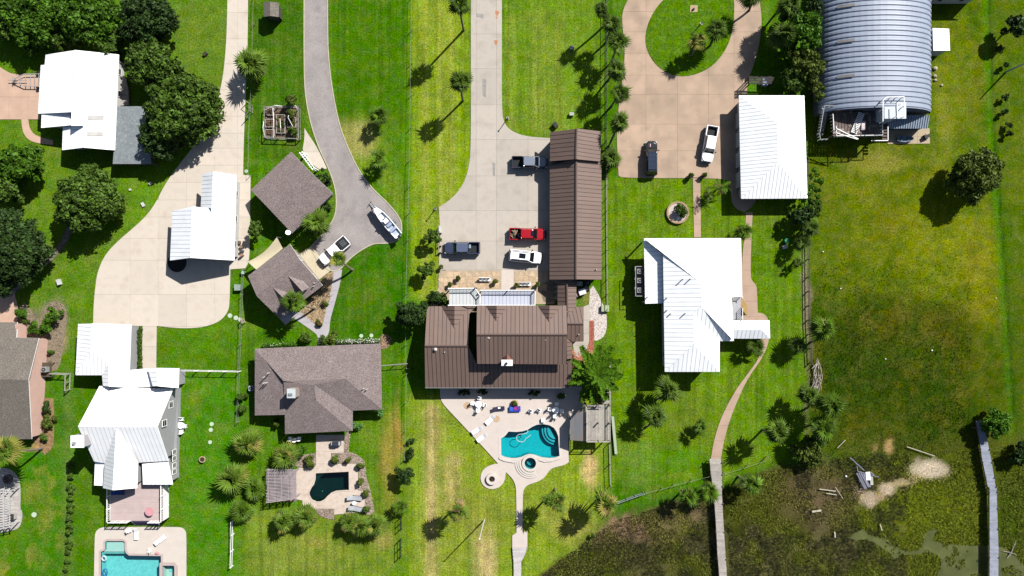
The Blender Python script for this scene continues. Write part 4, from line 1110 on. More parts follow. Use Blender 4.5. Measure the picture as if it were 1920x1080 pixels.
# balconies
for (poly, col, lab, brk) in ((q9((258,170),(462,168),(502,222),(502,300),(258,300)), (226,230,230), 'white railed balcony with a chamfered corner on the brown house', 'a'), (q9((508,184),(927,184),(925,300),(508,300)), (222,228,246), 'wide white railed balcony on the brown house facing the flagstone patio', 'b')):
    h = 2.9; c0 = W(poly[0][0], poly[0][1]); bal = empty('balcony', lab, 'balcony', c0)
    w = [W(p[0],p[1],h)-c0 for p in poly]; w = [Vector((p.x,p.y,h)) for p in w]
    FLM = M('balcony_floor_'+('pale' if brk=='a' else 'lilac'), col, var=.03, rough=.7)
    # planks across
    xs_ = [p.x for p in w]; k = int((max(xs_)-min(xs_))/.55)
    poly2 = [(p.x,p.y) for p in w]
    for i in range(k):
        a0 = min(xs_)+i*(max(xs_)-min(xs_))/k; a1 = min(xs_)+(i+1)*(max(xs_)-min(xs_))/k
        q = clip(clip(poly2,-1,0,-(a0+.02)),1,0,a1-.02)
        if len(q) > 2: MB().prism(q, h-.08, h).obj('plank', FLM, bal)
    MB().prism(poly2, h-.3, h-.1).obj('deck_frame', TRIM_W, bal)
    for i in range(len(w)-1):
        a, b_ = w[i], w[i+1]; L_ = (b_-a).length
        if i == len(w)-2 and brk == 'a': pass
        MB().bar(a+Vector((0,0,1.0)), b_+Vector((0,0,1.0)), .14,.07).obj('rail', TRIM_W, bal)
        MB().bar(a+Vector((0,0,.12)), b_+Vector((0,0,.12)), .08,.07).obj('rail', TRIM_W, bal)
        bb = MB(); kk = int(L_/.25)
        for j in range(kk+1): p = a.lerp(b_, j/max(kk,1)); bb.box((p.x,p.y,h+.55),(.045,.045,.85))
        bb.obj('baluster', TRIM_W, bal)['kind']='stuff'
        for j in range(int(L_/3)+1): p = a.lerp(b_, j/max(1,int(L_/3))); MB().box((p.x,p.y,(h+1.1)/2),(.16,.16,h+1.1)).obj('post', TRIM_W, bal)
# small white garden wall left of the balcony
a, b_ = W(818,568,1), W(842,568,1); o = MB().box(((a.x+b_.x)/2,a.y,.5),(b_.x-a.x,.2,1.0)).obj('garden_wall', TRIM_W); tag(o,'short white garden wall beside the chamfered balcony','wall')
# 10 white hip roofed garage on the right
c6 = lambda *p: Z(3.6,1120,0,*p)
d6 = lambda *p: Z(3.857,1120,280,*p)
r10, _, O10 = house('garage', 'square white hip roofed garage at the edge of the tan driveway', 'garage', [
  [c6((955,645,3.0))[0], c6((1212,826,5.4))[0], d6((1305,92,5.4))[0], d6((1040,357,3.0))[0]],
  [c6((955,645,3.0))[0], c6((1396,645,3.0))[0], c6((1212,826,5.4))[0]],
  [d6((1040,357,3.0))[0], d6((1305,92,5.4))[0], d6((1519,355,3.0))[0]],
  [c6((1396,645,3.0))[0], d6((1519,355,3.0))[0], d6((1305,92,5.4))[0], c6((1212,826,5.4))[0]]],
  [([c6((962,652))[0], c6((1390,652))[0], d6((1512,350))[0], d6((1046,350))[0]], 3.0, .4)], 'metal', WM2, .6)
for y_ in (225,262,300,338):
    p = W(1390,y_,1.2)-O10
    MB().box((W(1386,y_,3.0).x-O10.x+.3+.08, p.y, 1.1),(.1,2.5,2.2)).obj('garage_door', M('pale_door',(214,216,218)), r10)
# 11 right hand white house
e5 = lambda *p: Z(3.177,1120,420,*p)
r11, roof11, O11 = house('house', 'large white metal roofed house with hipped wings and a long side porch on the right', 'house', [
  e5((278,86,4.0),(855,85,4.4),(615,350,7.3)),
  e5((855,85,4.6),(862,430,4.6),(800,430),(808,575),(812,696),(620,494,7.3),(615,350,7.3)),
  e5((392,180,4.9),(615,350,7.3),(618,494,7.3),(572,530),(575,714),(402,880,4.9)),
  e5((620,494,7.3),(812,697,4.5),(728,697,4.5),(572,530,6.85)),
  e5((572,530,6.85),(728,697,4.7),(728,880,4.7),(575,714,6.85)),
  e5((575,714,6.85),(728,880,4.7),(402,880,4.7)),
  e5((278,88,3.4),(390,182,4.1),(390,472,4.1),(285,475,3.4)),
  e5((808,575,3.0),(1025,575,3.0),(978,630,3.9),(765,628,3.9)),
  e5((765,628,3.9),(978,630,3.9),(1028,682,3.0),(812,682,3.0)),
  e5((1025,575,3.0),(1028,682,3.0),(978,630,3.9))],
  [(e5((398,95),(848,95),(852,425),(806,430),(808,688),(722,690),(722,872),(410,872)), 4.7, .35)], 'metal', WM2, .7)
for (x,y) in e5((288,100),(288,200),(288,300),(288,400),(290,465)):
    p = W(x,y,3.4)-O11; MB().box((p.x,p.y,1.7),(.2,.2,3.3)).obj('post', TRIM_W, r11)
for (x,y) in e5((1015,585),(1018,672),(930,672),(930,585),(860,672)):
    p = W(x,y,3.0)-O11; MB().box((p.x,p.y,1.45),(.2,.2,2.85)).obj('post', TRIM_W, r11)
for (x,y,h) in ((510,330,6.6),(555,328,7.0),(300,435,3.9),(415,440,5.3),(415,515,5.3),(437,535,5.5),(525,533,6.6)): vent(r11, O11, x/3.177+1120, y/3.177+420, h, 'pipe')
# entry balcony with timber steps
bz = empty('entry_balcony', 'small white entry landing with timber steps beside the right hand white house', 'balcony', W(*e5((830,500))[0]))
B0 = bz.location.copy(); h=2.4
for i in range(8):
    a = W(*e5((806+i*6,432))[0],h)-B0; b_ = W(*e5((806+i*6,570))[0],h)-B0
    MB().box((a.x+.08,(a.y+b_.y)/2,h),(.15,a.y-b_.y,.06)).obj('plank', M('lilac_board',(206,206,214)), bz)
    if i == 7: ex, ya_, yb_ = a.x+.16, a.y, b_.y
for i in range(9):
    MB().box((ex+.15+i*.17*1.1, ya_-1.0-i*.16, h-.2-i*.25),(.34,1.5,.06)).obj('tread', M('ochre_tread',(196,160,96)), bz)
for (x0,y0,x1,y1) in ((ex,ya_,ex,ya_-.3),(ex,ya_-1.9,ex,yb_),(ex-4,ya_,ex,ya_)):
    mb = MB().bar((x0,y0,h+1),(x1,y1,h+1),.1)
    for i in range(int(math.hypot(x1-x0,y1-y0)/.35)+1):
        t = i*.35/max(.35,math.hypot(x1-x0,y1-y0)); mb.box((x0+(x1-x0)*t,y0+(y1-y0)*t,h+.5),(.06,.06,1.0))
    mb.obj('rail', TRIM_W, bz)
for (x_,y_) in ((ex,ya_),(ex,yb_)): MB().box((x_,y_,h/2),(.16,.16,h)).obj('post', TRIM_W, bz)
# plinth where the air conditioners stand
# 12 quonset hut
A8 = lambda *p: Z(3.6,1500,0,*p)
qr = empty('quonset_hut', 'huge corrugated grey steel arched hut at the upper right', 'hut', W(1636,110))
Q0 = qr.location.copy()
GALV = M('galvanised_steel', (164,176,198), var=.08, scale=.5, fine=.05, rough=.5, metal=.0, spec=.4, objv=.02)
xw, xe = W(1533,120,1.6).x, W(1741,120,2.0).x
cx_ = (xw+xe)/2; hw = (xe-xw)/2; base_h = 2.0; rise = 4.2
yS = W(1640,214,base_h).y; yN = W(1640,-60,base_h).y
nr = int((yN-yS)/.78); st = (yN-yS)/nr; NA = 28
for i in range(nr):
    mb = MB(); prof = [(0,0),(.12,.0),(.3,.13),(.70,.13),(.88,0),(1.0,0)]
    for k in range(NA+1):
        a = math.pi*k/NA
        for (t, dz) in prof:
            r1_, r2_ = hw+dz, rise+dz
            mb.v.append((cx_-r1_*math.cos(a)-Q0.x, yS+(i+t)*st-Q0.y, base_h+r2_*math.sin(a)))
    m_ = len(prof)
    for k in range(NA):
        for j in range(m_-1):
            mb.f.append((k*m_+j, (k+1)*m_+j, (k+1)*m_+j+1, k*m_+j+1)); mb.mi.append(0)
    mb.obj('arch_panel', GALV, qr)
    if i in (6, 13, 20) :
        s_ = MB()
        for k in range(6,9):
            a0, a1 = math.pi*k/NA, math.pi*(k+1)/NA
            s_.quad([(cx_-(hw+.26)*math.cos(a)-Q0.x, yS+(i+t)*st-Q0.y, base_h+(rise+.26)*math.sin(a)) for a,t in ((a0,.25),(a1,.25),(a1,.75),(a0,.75))])
        s_.obj('skylight', M('yellowed_fibreglass',(156,150,146),var=.1), qr)
mb = MB(); end = [(cx_-hw-Q0.x, 0)]+[(cx_-hw*math.cos(math.pi*k/NA)-Q0.x, base_h+rise*math.sin(math.pi*k/NA)) for k in range(NA+1)]+[(cx_+hw-Q0.x, 0)]
for yy in (yS+.15, yN-.15): MB().slabn([Vector((x,yy-Q0.y,z)) for x,z in end], Vector((0,-1,0)), .12).obj('end_wall', M('slate_blue_siding',(112,120,142),var=.06,rough=.8), qr)
for s_ in (-1,1): MB().box((cx_+s_*(hw-.05)-Q0.x,(yS+yN)/2-Q0.y,base_h/2),(.2,yN-yS-.4,base_h)).obj('side_wall', M('slate_blue_siding',(112,120,142)), qr)
# corrugated lean-to in front of it
lt = empty('lean_to', 'blue grey corrugated lean-to roof below the arched steel hut', 'lean-to', W(1705,235))
Lz = lt.location; a0 = W(1667,216,2.9); a1 = W(1742,216,2.9); b0 = W(1667,241,2.3)
n_p = 17; wdt = (a1.x-a0.x)/n_p
for i in range(n_p):
    x_ = a0.x+i*wdt-Lz.x; mb = MB(); v = Vector((0,b0.y-a0.y,-.6)); nn = Vector((1,0,0)).cross(v).normalized(); nn = nn if nn.z>0 else -nn
    mb.slabn([Vector((x_,b0.y-Lz.y,2.3)),Vector((x_+wdt*.94,b0.y-Lz.y,2.3)),Vector((x_+wdt*.94,a0.y-Lz.y,2.9)),Vector((x_,a0.y-Lz.y,2.9))], nn, .03)
    mb.bar(Vector((x_+wdt*.97,b0.y-Lz.y,2.33)),Vector((x_+wdt*.97,a0.y-Lz.y,2.93)),.12,.1,mi=1)
    mb.obj('roof_panel', [M('blue_grey_metal',(136,154,176),rough=.5,objv=.06), M('pale_rib',(190,206,222))], lt)
MB().box((a0.x+wdt*n_p/2-Lz.x,b0.y+.35-Lz.y,1.1),(wdt*n_p-.2,.12,2.25)).obj('wall', M('slate_wall',(92,100,116)), lt)
# small white shed
house('shed', 'little white metal shed standing against the arched steel hut', 'shed', [
  A8((895,190,3.2),(1005,195,2.9),(1012,342,2.9),(900,342,3.2))],
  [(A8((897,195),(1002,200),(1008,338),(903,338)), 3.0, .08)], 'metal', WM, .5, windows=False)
# grey garden shed top left
house('shed', 'small grey shingled garden shed on the lawn near the top edge', 'shed', [
  Z(4,440,0,(217,15,2.3),(265,12,2.9),(265,119,2.9),(217,126,2.3)), Z(4,440,0,(265,12,2.9),(328,20,2.3),(328,126,2.3),(265,119,2.9))],
  [(Z(4,440,0,(220,20),(325,22),(325,122),(220,122)), 2.3, .12)], 'shingle', (SH_G, SEAM_W, TRIM_G), wall_mat=M('dark_board_wall',(96,88,80)), windows=False)
# house beyond the top edge whose shade falls into the frame
house('house', 'pale house just beyond the top edge, right of the arched steel hut', 'house', [
  [(1700,-70,3.0),(1850,-70,3.0),(1845,-36,4.8),(1705,-36,4.8)], [(1705,-36,4.8),(1845,-36,4.8),(1842,-2,2.9),(1702,-2,2.9)]],
  [([(1706,-66),(1844,-66),(1838,-2),(1706,-2)], 2.8, .4)], 'metal', WM, .66)
# ---------------------------------------------------------------- plants
LEAF = {
 'dark': M('dark_leaf', (58,86,32), var=.2, scale=.6, fine=.1, isl=.7, rough=.6, spec=.12, trans=.15),
 'mid': M('mid_leaf', (90,122,38), var=.2, scale=.5, fine=.1, isl=.65, rough=.6, spec=.12, trans=.2),
 'bright': M('bright_leaf', (88,132,26), var=.22, scale=.45, fine=.1, isl=.6, rough=.6, spec=.12, trans=.25),
 'olive': M('olive_leaf', (104,124,42), var=.2, scale=.6, fine=.1, isl=.55, rough=.6, spec=.12, trans=.2),
 'vivid': M('vivid_leaf', (88,138,22), var=.2, scale=.6, fine=.1, isl=.55, rough=.55, spec=.12, trans=.25),
 'dry': M('dry_leaf', (132,112,78), var=.25, scale=1, fine=.1, isl=.4, rough=.8),
 'white': M('white_flower_leaf', (90,140,60), var=.3, scale=1, isl=.4, rough=.7),
}
BARK = M('bark', (116,102,88), var=.2, scale=2, fine=.25, rough=.95)
PBARK = M('palm_bark', (148,134,118), var=.2, scale=3, fine=.25, rough=.95)
def leaves_mesh(name, blobs, n_per, size, mat, seed, flat=.5, squash=1.0):
    """blobs: (x,y,z,r). leaf quads on the skins of many small clumps"""
    r = np.random.RandomState(seed)
    B = np.array(blobs); k = len(B)*n_per
    c = np.repeat(B, n_per, 0)
    d = r.normal(size=(k,3)); d[:,2] = np.abs(d[:,2])*.9+d[:,2]*.1; d /= np.linalg.norm(d,axis=1)[:,None]
    rad = c[:,3:4]*(.45+.5*r.rand(k,1)+.35*r.rand(k,1)**4)
    p = c[:,:3]+d*rad*np.array([1,1,.8*squash])
    nrm = d+r.normal(size=(k,3))*flat; nrm /= np.linalg.norm(nrm,axis=1)[:,None]
    t = np.cross(nrm, r.normal(size=(k,3))); t /= np.linalg.norm(t,axis=1)[:,None]
    b = np.cross(nrm, t)
    s = size*(.6+.8*r.rand(k,1)); w = s*(.45+.25*r.rand(k,1))
    V = np.stack([p-t*s, p-b*w+t*s*.1, p+t*s, p+b*w+t*s*.1], 1).reshape(-1,3)
    me = bpy.data.meshes.new(name)
    me.vertices.add(len(V)); me.vertices.foreach_set('co', V.astype(np.float32).reshape(-1))
    me.loops.add(k*4); me.loops.foreach_set('vertex_index', np.arange(k*4, dtype=np.int32))
    me.polygons.add(k); me.polygons.foreach_set('loop_start', np.arange(0,k*4,4,dtype=np.int32)); me.polygons.foreach_set('loop_total', np.full(k,4,dtype=np.int32))
    me.materials.append(mat); me.update(calc_edges=True)
    return me
_seed = [100]
def tree(x, y, rpx, h, pal, label, name='tree', ry=None, dens=1.0, leaf=.26, trunk=True, group=None, clump=.25, base=None, flat=.5):
    """crown centre seen at photo point x,y; h crown centre height"""
    _seed[0] += 1; r = random.Random(_seed[0]); 
    k = (1-h/H)/S; rx = rpx*k; ry_ = (ry or rpx)*k; rz = min(h*.8, .62*min(rx, ry_)+.2)
    C = W(x, y, h)
    root = empty(name, label, {'tree':'tree','shrub':'shrub','hedge':'hedge'}.get(name,'tree'), (C.x, C.y, 0), 0, group)
    blobs = []
    nb = max(7, int(30*dens*(rx*ry_)/9)) ; nb = min(nb, 95)
    cr = clump*max(1.6,min(rx,ry_))*(.9 if nb > 30 else 1.25)
    cr = min(cr, min(rx,ry_)*.55)
    ph = [r.uniform(0,6.28) for _ in range(3)]
    mod = lambda a: 1+.13*math.sin(2*a+ph[0])+.11*math.sin(5*a+ph[1])+.09*math.sin(9*a+ph[2])
    for i in range(nb):
        a = i*2.39996+r.uniform(-.3,.3); q = mod(a)* math.sqrt((i+.5)/nb)*(1-cr/(max(rx,ry_)))*r.uniform(.88,1.1)
        z = math.sqrt(max(0,1-min(1,q*q)))*rz*r.uniform(.55,1.05)-rz*.25*r.random()
        blobs.append((rx*q*math.cos(a), ry_*q*math.sin(a), h+z-rz*.3, cr*r.uniform(.5,1.2)))
    for i in range(int(nb*.45)):
        a = r.uniform(0,6.28); q = r.uniform(.5,.85)*mod(a)
        blobs.append((rx*q*math.cos(a), ry_*q*math.sin(a), h-rz*r.uniform(.2,.75), cr))
    npb = int(min(170, max(26, 11*(cr/leaf)**2)))
    me = leaves_mesh('crown', blobs, npb, leaf, LEAF[pal], _seed[0], flat)
    link('crown', me, root)
    if trunk:
        tb = MB(); t0 = max(.06, rx*.055)
        top = Vector((0,0,max(.3,h-rz*.4)))
        tb.tube([(0,0,-.1),(r.uniform(-.1,.1),r.uniform(-.1,.1),top.z*.5),tuple(top)],[t0*1.5,t0,t0*.7],7)
        tb.obj('trunk', BARK, root)
        lb = MB()
        for i in range(6 if rx>1.2 else 3):
            a = i*1.05+r.uniform(-.3,.3); e = Vector((rx*.62*math.cos(a), ry_*.62*math.sin(a), h+r.uniform(-.2,.3)*rz))
            s0 = Vector((0,0,top.z*r.uniform(.45,.85))); lb.tube([s0, s0.lerp(e,.5)+Vector((0,0,.2)), e],[t0*.6,t0*.4,t0*.15],5)
        lb.obj('branch', BARK, root)
    return root
BLADE = bpy.data.materials.new('grass_blade'); BLADE.use_nodes = True
_n = BLADE.node_tree.nodes; _a = _n.new('ShaderNodeAttribute'); _a.attribute_name = 'cover'
_n['Principled BSDF'].inputs['Roughness'].default_value = .9; _n['Principled BSDF'].inputs['Specular IOR Level'].default_value = .05
BLADE.node_tree.links.new(_a.outputs['Color'], _n['Principled BSDF'].inputs['Base Color'])
# fronds ------------------------------------------------------------------
FR = {
 'g': M('palm_frond', (98,128,40), var=.15, scale=1, fine=.1, objv=.45, rough=.5, spec=.12, trans=.25),
 'y': M('yellow_green_frond', (120,154,48), var=.15, scale=1, fine=.1, objv=.4, rough=.55, spec=.12, trans=.3),
 'v': M('vivid_frond', (108,146,36), var=.15, scale=1, fine=.1, objv=.45, rough=.5, spec=.12, trans=.3),
 'w': M('straw_green_frond', (176,176,80), var=.15, scale=1, fine=.1, objv=.3, rough=.6, spec=.1, trans=.3),
 'd': M('dry_frond', (158,138,84), var=.2, scale=1, fine=.1, objv=.3, rough=.85),
}
def fan_mesh(mat, K=9, spread=50, pet=.26, dr=.14, seed=1):
    r = random.Random(seed); mb = MB()
    mb.quad([(0,-.02,0),(pet,-.015,.02),(pet,.015,.02),(0,.02,0)])
    for i in range(K):
        a = R(-spread+2*spread*i/(K-1)+r.uniform(-2,2)); L = (1-pet)*(1-.33*abs(i/(K-1)*2-1)**1.6)*r.uniform(.86,1.06)
        w = .046
        c, s = math.cos(a), math.sin(a)
        hub = Vector((pet,0,.02)); mid = hub+Vector((c,s,0))*L*.52+Vector((0,0,.03)); tip = hub+Vector((c,s,0))*L+Vector((0,0,-dr*r.uniform(.4,1.4)))
        sd = Vector((-s,c,0))*w
        b = len(mb.v); mb.v += [tuple(hub), tuple(mid+sd-Vector((0,0,.015))), tuple(tip), tuple(mid-sd-Vector((0,0,.015))), tuple(mid+Vector((0,0,.02)))]
        mb.f += [(b,b+3,b+4),(b+3,b+2,b+4),(b+2,b+1,b+4),(b+1,b,b+4)]; mb.mi += [0]*4
    return mb.mesh('frond', [mat])
FM = {k: [fan_mesh(FR[k], seed=i*7+ord(k), K=8+i) for i in range(3)] for k in FR}
def feather_mesh(mat, n=15, seed=3):
    r = random.Random(seed); mb = MB()
    P = lambda t: Vector((t, 0, .22*math.sin(t*2.6)-.25*t*t))
    for i in range(6): a, b_ = P(i/6), P((i+1)/6); mb.quad([a+Vector((0,-.012,0)),b_+Vector((0,-.01,0)),b_+Vector((0,.01,0)),a+Vector((0,.012,0))])
    for i in range(n):
        t = .12+.86*i/n; L = .26*math.sin(math.pi*(.15+.8*t))*r.uniform(.85,1.1)
        for s in (-1,1):
            p = P(t); q = p+Vector((.5*L, s*L, -.05*r.uniform(.5,1.8)))
            mb.quad([p, p+Vector((.035,0,0)), q])
    return mb.mesh('frond', [mat])
FEA = [feather_mesh(FR['v'], 16, s) for s in (3,5)]
def palm(x, y, rpx, h, label, base=None, tint='g', n=30, dry=4, group='palms growing in the yards', name='palm_tree', feather=False, ytop=0):
    _seed[0] += 1; r = random.Random(_seed[0])
    C = W(x, y, h); rr = rpx*(1-h/H)/S*(1.12 if n >= 50 else 1.48); n = int(n*(1.0 if n >= 50 else .75))
    B = W(*base) if base else W((C.x*S+NX)+r.uniform(-3,3), NY-C.y*S+r.uniform(-3,3))
    if not base: B = Vector((C.x+r.uniform(-.2,.2), C.y+r.uniform(-.2,.2), 0))
    root = empty(name, label, 'palm', (B.x,B.y,0), 0, group)
    T = C-B
    if h > .9:
        tb = MB(); pts = []; rs = []
        tr = .17 if h > 3 else .13
        bend = Vector((T.x,T.y,0))
        for i in range(9):
            t = i/8; pts.append(Vector((bend.x*t**1.6, bend.y*t**1.6, (h-.1)*t))); rs.append(tr*(1.35 if i == 0 else 1.0+.12*(i%2)-.1*t))
        tb.tube(pts, rs, 8); tb.obj('trunk', PBARK, root)
        bt = MB()
        for i in range(10):
            a = i*2.4; z = h-.15-.09*i; bt.bar((T.x,T.y,z),(T.x+.3*math.cos(a),T.y+.3*math.sin(a),z+.2),.07)
        bt.obj('boot', PBARK, root)
    for i in range(n+dry):
        az = i*2.39996+r.uniform(-.25,.25)
        if i < dry: el, key, sc = R(-42+r.uniform(-15,10)), 'd', .85
        else:
            t = (i-dry)/max(1,n-1)
            el = R(-26+100*t**1.15+r.uniform(-14,14)); key = tint; sc = (1.0-.15*t)*r.uniform(.68,1.12)
            if ytop and r.random() < ytop: key = 'y' if tint != 'y' else ('d' if r.random() < .12 else 'w')
        me = (r.choice(FEA) if feather and key not in 'dw' else r.choice(FM[key]))
        o = link('frond', me, root)
        o.location = (T.x, T.y, h+.05*(i/n))
        roll = r.uniform(-.35,.35)
        o.rotation_mode = 'XYZ'
        m_ = Matrix.Rotation(az,4,'Z') @ Matrix.Rotation(-el,4,'Y') @ Matrix.Rotation(roll,4,'X')
        o.rotation_euler = m_.to_euler()
        s_ = rr*sc*r.uniform(.85,1.08); o.scale = (s_,s_,s_)
    return root
P6 = lambda x,y: (1120+x/3.6, y/3.6)
# row along the middle driveway
palm(861,10,22,9.6,'tall palm left of the middle driveway, nearest the top edge', (869.4,57), ytop=.2)
palm(864,154,22,7.4,'tall palm left of the middle driveway, second from the top edge', (868,189), ytop=.15, dry=6)
palm(710,216,19,2.8,'palm on the lawn right of the asphalt driveway beside the bare sandy patch', tint='v', n=24)
palm(711,301,18,2.2,'low palm on the lawn below the bare sandy patch', tint='v', n=22)
palm(470,122,27,3.4,'bushy palm on the edge of the cream driveway near the top', n=42, tint='y', dry=4, ytop=0)
for x,y,r_,h,b,l in ((1148,45,18,5.2,(1136,80),'first palm from the top in the row beside the fence and tan driveway'),(1158,80,20,5.2,(1146,118),'second palm from the top in the row beside the fence and tan driveway'),
    (1157,131,21,5.4,(1141,150),'third palm from the top in the row beside the fence and tan driveway'),(1162,176,19,5.2,(1146,200),'fourth palm from the top in the row beside the fence and tan driveway'),(1160,231,20,5.2,(1141,275),'fifth palm from the top in the row beside the fence, above the low round palm')):
    palm(x,y,r_,h,l,b,dry=5,ytop=.12)
palm(1146,298,20,2.4,'low round palm at the lower end of the row beside the brown barn', n=34)
palm(1128,18,15,6.5,'palm at the top edge beside the fence, its crown cut by the frame', (1133,48))
palm(1344,54,20,4.2,'dark palm on the oval lawn island, the right one of the pair', (1331,86), n=28)
palm(1309,77,18,3.8,'paler palm on the oval lawn island, the left one of the pair', (1296,104), tint='y', ytop=.3)
palm(1468,64,24,4.9,'bushy round palm between the dark trees and the tan driveway', (1448,86), n=44, tint='g')
palm(1480,10,22,5.4,'palm crown at the top edge right of the tan driveway', (1458,22), n=34)
palm(1408,-6,20,4.4,'palm right of the tan driveway with its crown mostly above the top edge', (1404,20))
# guest house palms
palm(595,415,28,3.2,'broad light green fan palm at the corner of the diagonal garage', tint='y', n=56, dry=2)
palm(635,485,16,5.5,'leaning palm over the nose of the white pickup beside the pale pad', (661,506), tint='y', ytop=.3, dry=6)
palm(550,566,22,5.6,'leaning palm in front of the guest house dormers', (590,578), tint='v', dry=5, ytop=.25)
# pool garden of the ranch house
for x,y,r_,h,l in ((465,831,32,2.2,'large round yellow green palm left of the ranch house patio'),(536,856,29,2.3,'large round yellow green palm touching the top of the pergola'),(437,899,33,2.2,'large round yellow green palm at the left end of the palm group'),
   (455,957,24,1.8,'low palm below the large leftmost palm of the group'),(479,917,24,1.8,'low palm against the left side of the pergola'),(533,976,26,2.4,'left palm of the pair below the pergola'),(574,969,26,2.4,'right palm of the pair below the pergola'),
   (655,978,22,2.2,'left palm of the three below the black pool'),(677,986,25,2.3,'middle palm of the three below the black pool'),(704,984,24,2.3,'right palm of the three below the black pool')):
    palm(x,y,r_,h,l,tint='y' if y<900 or x>500 else 'v',n=60,dry=2,ytop=.1)
palm(8,844,27,8.2,'tall yellowing palm leaning past the left edge', (80,840), tint='y', ytop=.45, dry=10, n=34)
palm(752,951,15,2.2,'small vivid palm on the fence line right of the black pool', tint='v', n=20, dry=3)
palm(858,960,21,6.0,'yellow tipped palm on the dry lawn left of the narrow pale path', tint='y', ytop=.35, dry=6)
palm(1042,939,21,6.0,'bright yellow green palm right of the narrow pale path', tint='y', ytop=.3, dry=4)
palm(1136,948,25,6.0,'large palm with straw coloured fronds at the marsh edge', tint='y', ytop=.5, dry=8, n=36)
# right hand property
palm(1252,730,24,4.6,'palm in the shade at the lower corner of the white right hand house', (1232,748), ytop=.3)
palm(1229,779,22,4.2,'palm on the lawn below and left of another near the right hand white house', (1212,800), tint='g')
palm(1313,802,15,2.2,'small palm standing alone on the lawn left of the curved tan path', (1306,808), tint='v', ytop=.3, n=18)
palm(1457,811,23,5.6,'palm on the lawn right of the curved tan path near its lower end', (1429.6,805.6), ytop=.15)
palm(1408,908,19,3.6,'palm at the marsh edge right of the pale boardwalk', (1384,893), tint='v')
palm(1328,922,20,3.2,'palm touching the left side of the pale boardwalk', tint='v', n=26)
palm(1289,931,18,3.6,'palm on the marsh edge, left of the palm touching the boardwalk', tint='v', n=24, ytop=.2)
palm(1543,617,24,5.0,'palm reaching over the rough field from the right hand fence', (1520,641), ytop=.15, tint='v', n=24)
palm(1497,648,17,2.6,'low palm inside the right hand fence above the driftwood pile', n=22)
palm(1516,742,21,4.2,'upper left palm of the cluster below the driftwood pile', (1512,765), n=30)
palm(1558,761,25,5.2,'upper right palm of the cluster below the driftwood pile', (1530,790), n=34, tint='v')
palm(1543,802,23,5.0,'lower palm of the cluster below the driftwood pile', (1526,830), n=32, tint='v')
palm(1395,434,16,2.4,'small palm at the upper right corner of the right hand white house', n=22, tint='v', dry=4)
palm(1416,649,18,2.0,'low palm beside the curved path under the white side porch', n=26)
palm(1350,352,16,2.2,'low spreading palm left of the white hip roofed garage', n=16, tint='v', feather=True)
palm(1329,366,13,1.8,'small feathery palm right of the round planter bed', n=12, tint='v', feather=True)
# the palms standing in the shrubs by the fence, far right of the lawns
palm(1521,428,18,3.2,'dark palm in the shrubs right of the hip roofed garage, above another palm', n=24)
palm(1505,455,17,2.8,'lower dark palm in the shrubs beside the right hand fence', n=22)
palm(1497,492,11,1.8,'very small dark palm on the right hand fence line', n=16)
# big trees, upper left
T = tree
T(58,20,68,3.4,'bright','broad bright green tree filling the upper left corner',leaf=.3, dens=1.1)
T(158,22,62,3.4,'bright','bright green tree between the corner tree and the darkest tree at the top left',leaf=.3, dens=1.1)
T(4,42,34,2.8,'mid','mid green tree at the left edge, touching the corner tree',leaf=.28)
T(120,74,34,2.0,'mid','mid green tree pressed against the top of the upper left white roof', ry=26, leaf=.28)
T(204,78,30,2.4,'mid','mid green tree at the upper right corner of the upper left white roof',leaf=.28)
T(274,36,52,4.2,'dark','darkest round tree at the top, left of the cream driveway',leaf=.26, dens=1.2)
T(284,122,54,4.0,'mid','leafy tree above the slate porch, upper one of the two big ones',leaf=.28, dens=1.1)
T(338,206,72,4.8,'mid','biggest spreading tree over the slate porch and the cream driveway',leaf=.30, dens=1.15)
T(296,262,38,4.0,'dark','dark tree at the lower right corner of the slate porch',leaf=.24)
T(160,376,62,4.4,'mid','rounded tree over the stone path below the upper left white house',leaf=.26, dens=1.1)
T(172,326,26,3.0,'mid','small tree at the top of the rounded tree beside the lawn path',leaf=.24)
T(34,308,46,4.0,'bright','bright green tree at the left edge below the rose driveway',leaf=.28)
T(4,352,34,3.6,'mid','mid green tree on the left edge between the bright tree and the dark tree',leaf=.28)
T(32,470,58,4.6,'dark','large dark tree at the left edge beside the stone path',leaf=.26, dens=1.15)
T(12,416,32,4.0,'dark','dark tree at the left edge just above the largest dark one',leaf=.26)
T(8,528,26,3.2,'dark','dark tree at the left edge where the stone path ends',leaf=.24)
# top right trees by the quonset hut
T(1506,60,42,4.6,'vivid','vivid green tree left of the arched steel hut near the top edge',leaf=.24, ry=46)
T(1512,122,36,4.2,'olive','olive tinted tree between the arched steel hut and the hip roofed garage',leaf=.24)
T(1488,148,26,3.4,'mid','mid green tree just above the corner of the hip roofed garage',leaf=.22)
T(1484,26,26,4.0,'dark','dark tree behind the bushy round palm at the top',leaf=.22)
T(1532,168,18,3.2,'olive','narrow olive tree at the lower left corner of the arched steel hut', ry=24, leaf=.2)
T(1525,14,22,4,'dark','dark tree at the top edge against the arched steel hut', leaf=.22)
T(1833,328,48,3.9,'olive','lone round tree in the rough field with a deep shadow',leaf=.22, dens=1.3)
T(1868,794,27,2.4,'vivid','vivid green shrub beside the start of the blue grey boardwalk',leaf=.2,name='shrub')
T(1914,852,24,1.6,'dark','dark shrub at the right edge near the blue grey boardwalk',name='shrub')
T(1905,50,24,3.0,'dark','dark tree standing in for a shadow at the right edge near the top corner')  # dark crown set where only a cast shadow lies
T(1516,852,34,2.0,'olive','pale leafy shrub mass below the palm cluster at the marsh edge',leaf=.2,name='shrub', ry=24)
T(1534,826,20,1.6,'mid','mid green shrub between the palm cluster and the pale leafy shrub mass',name='shrub')
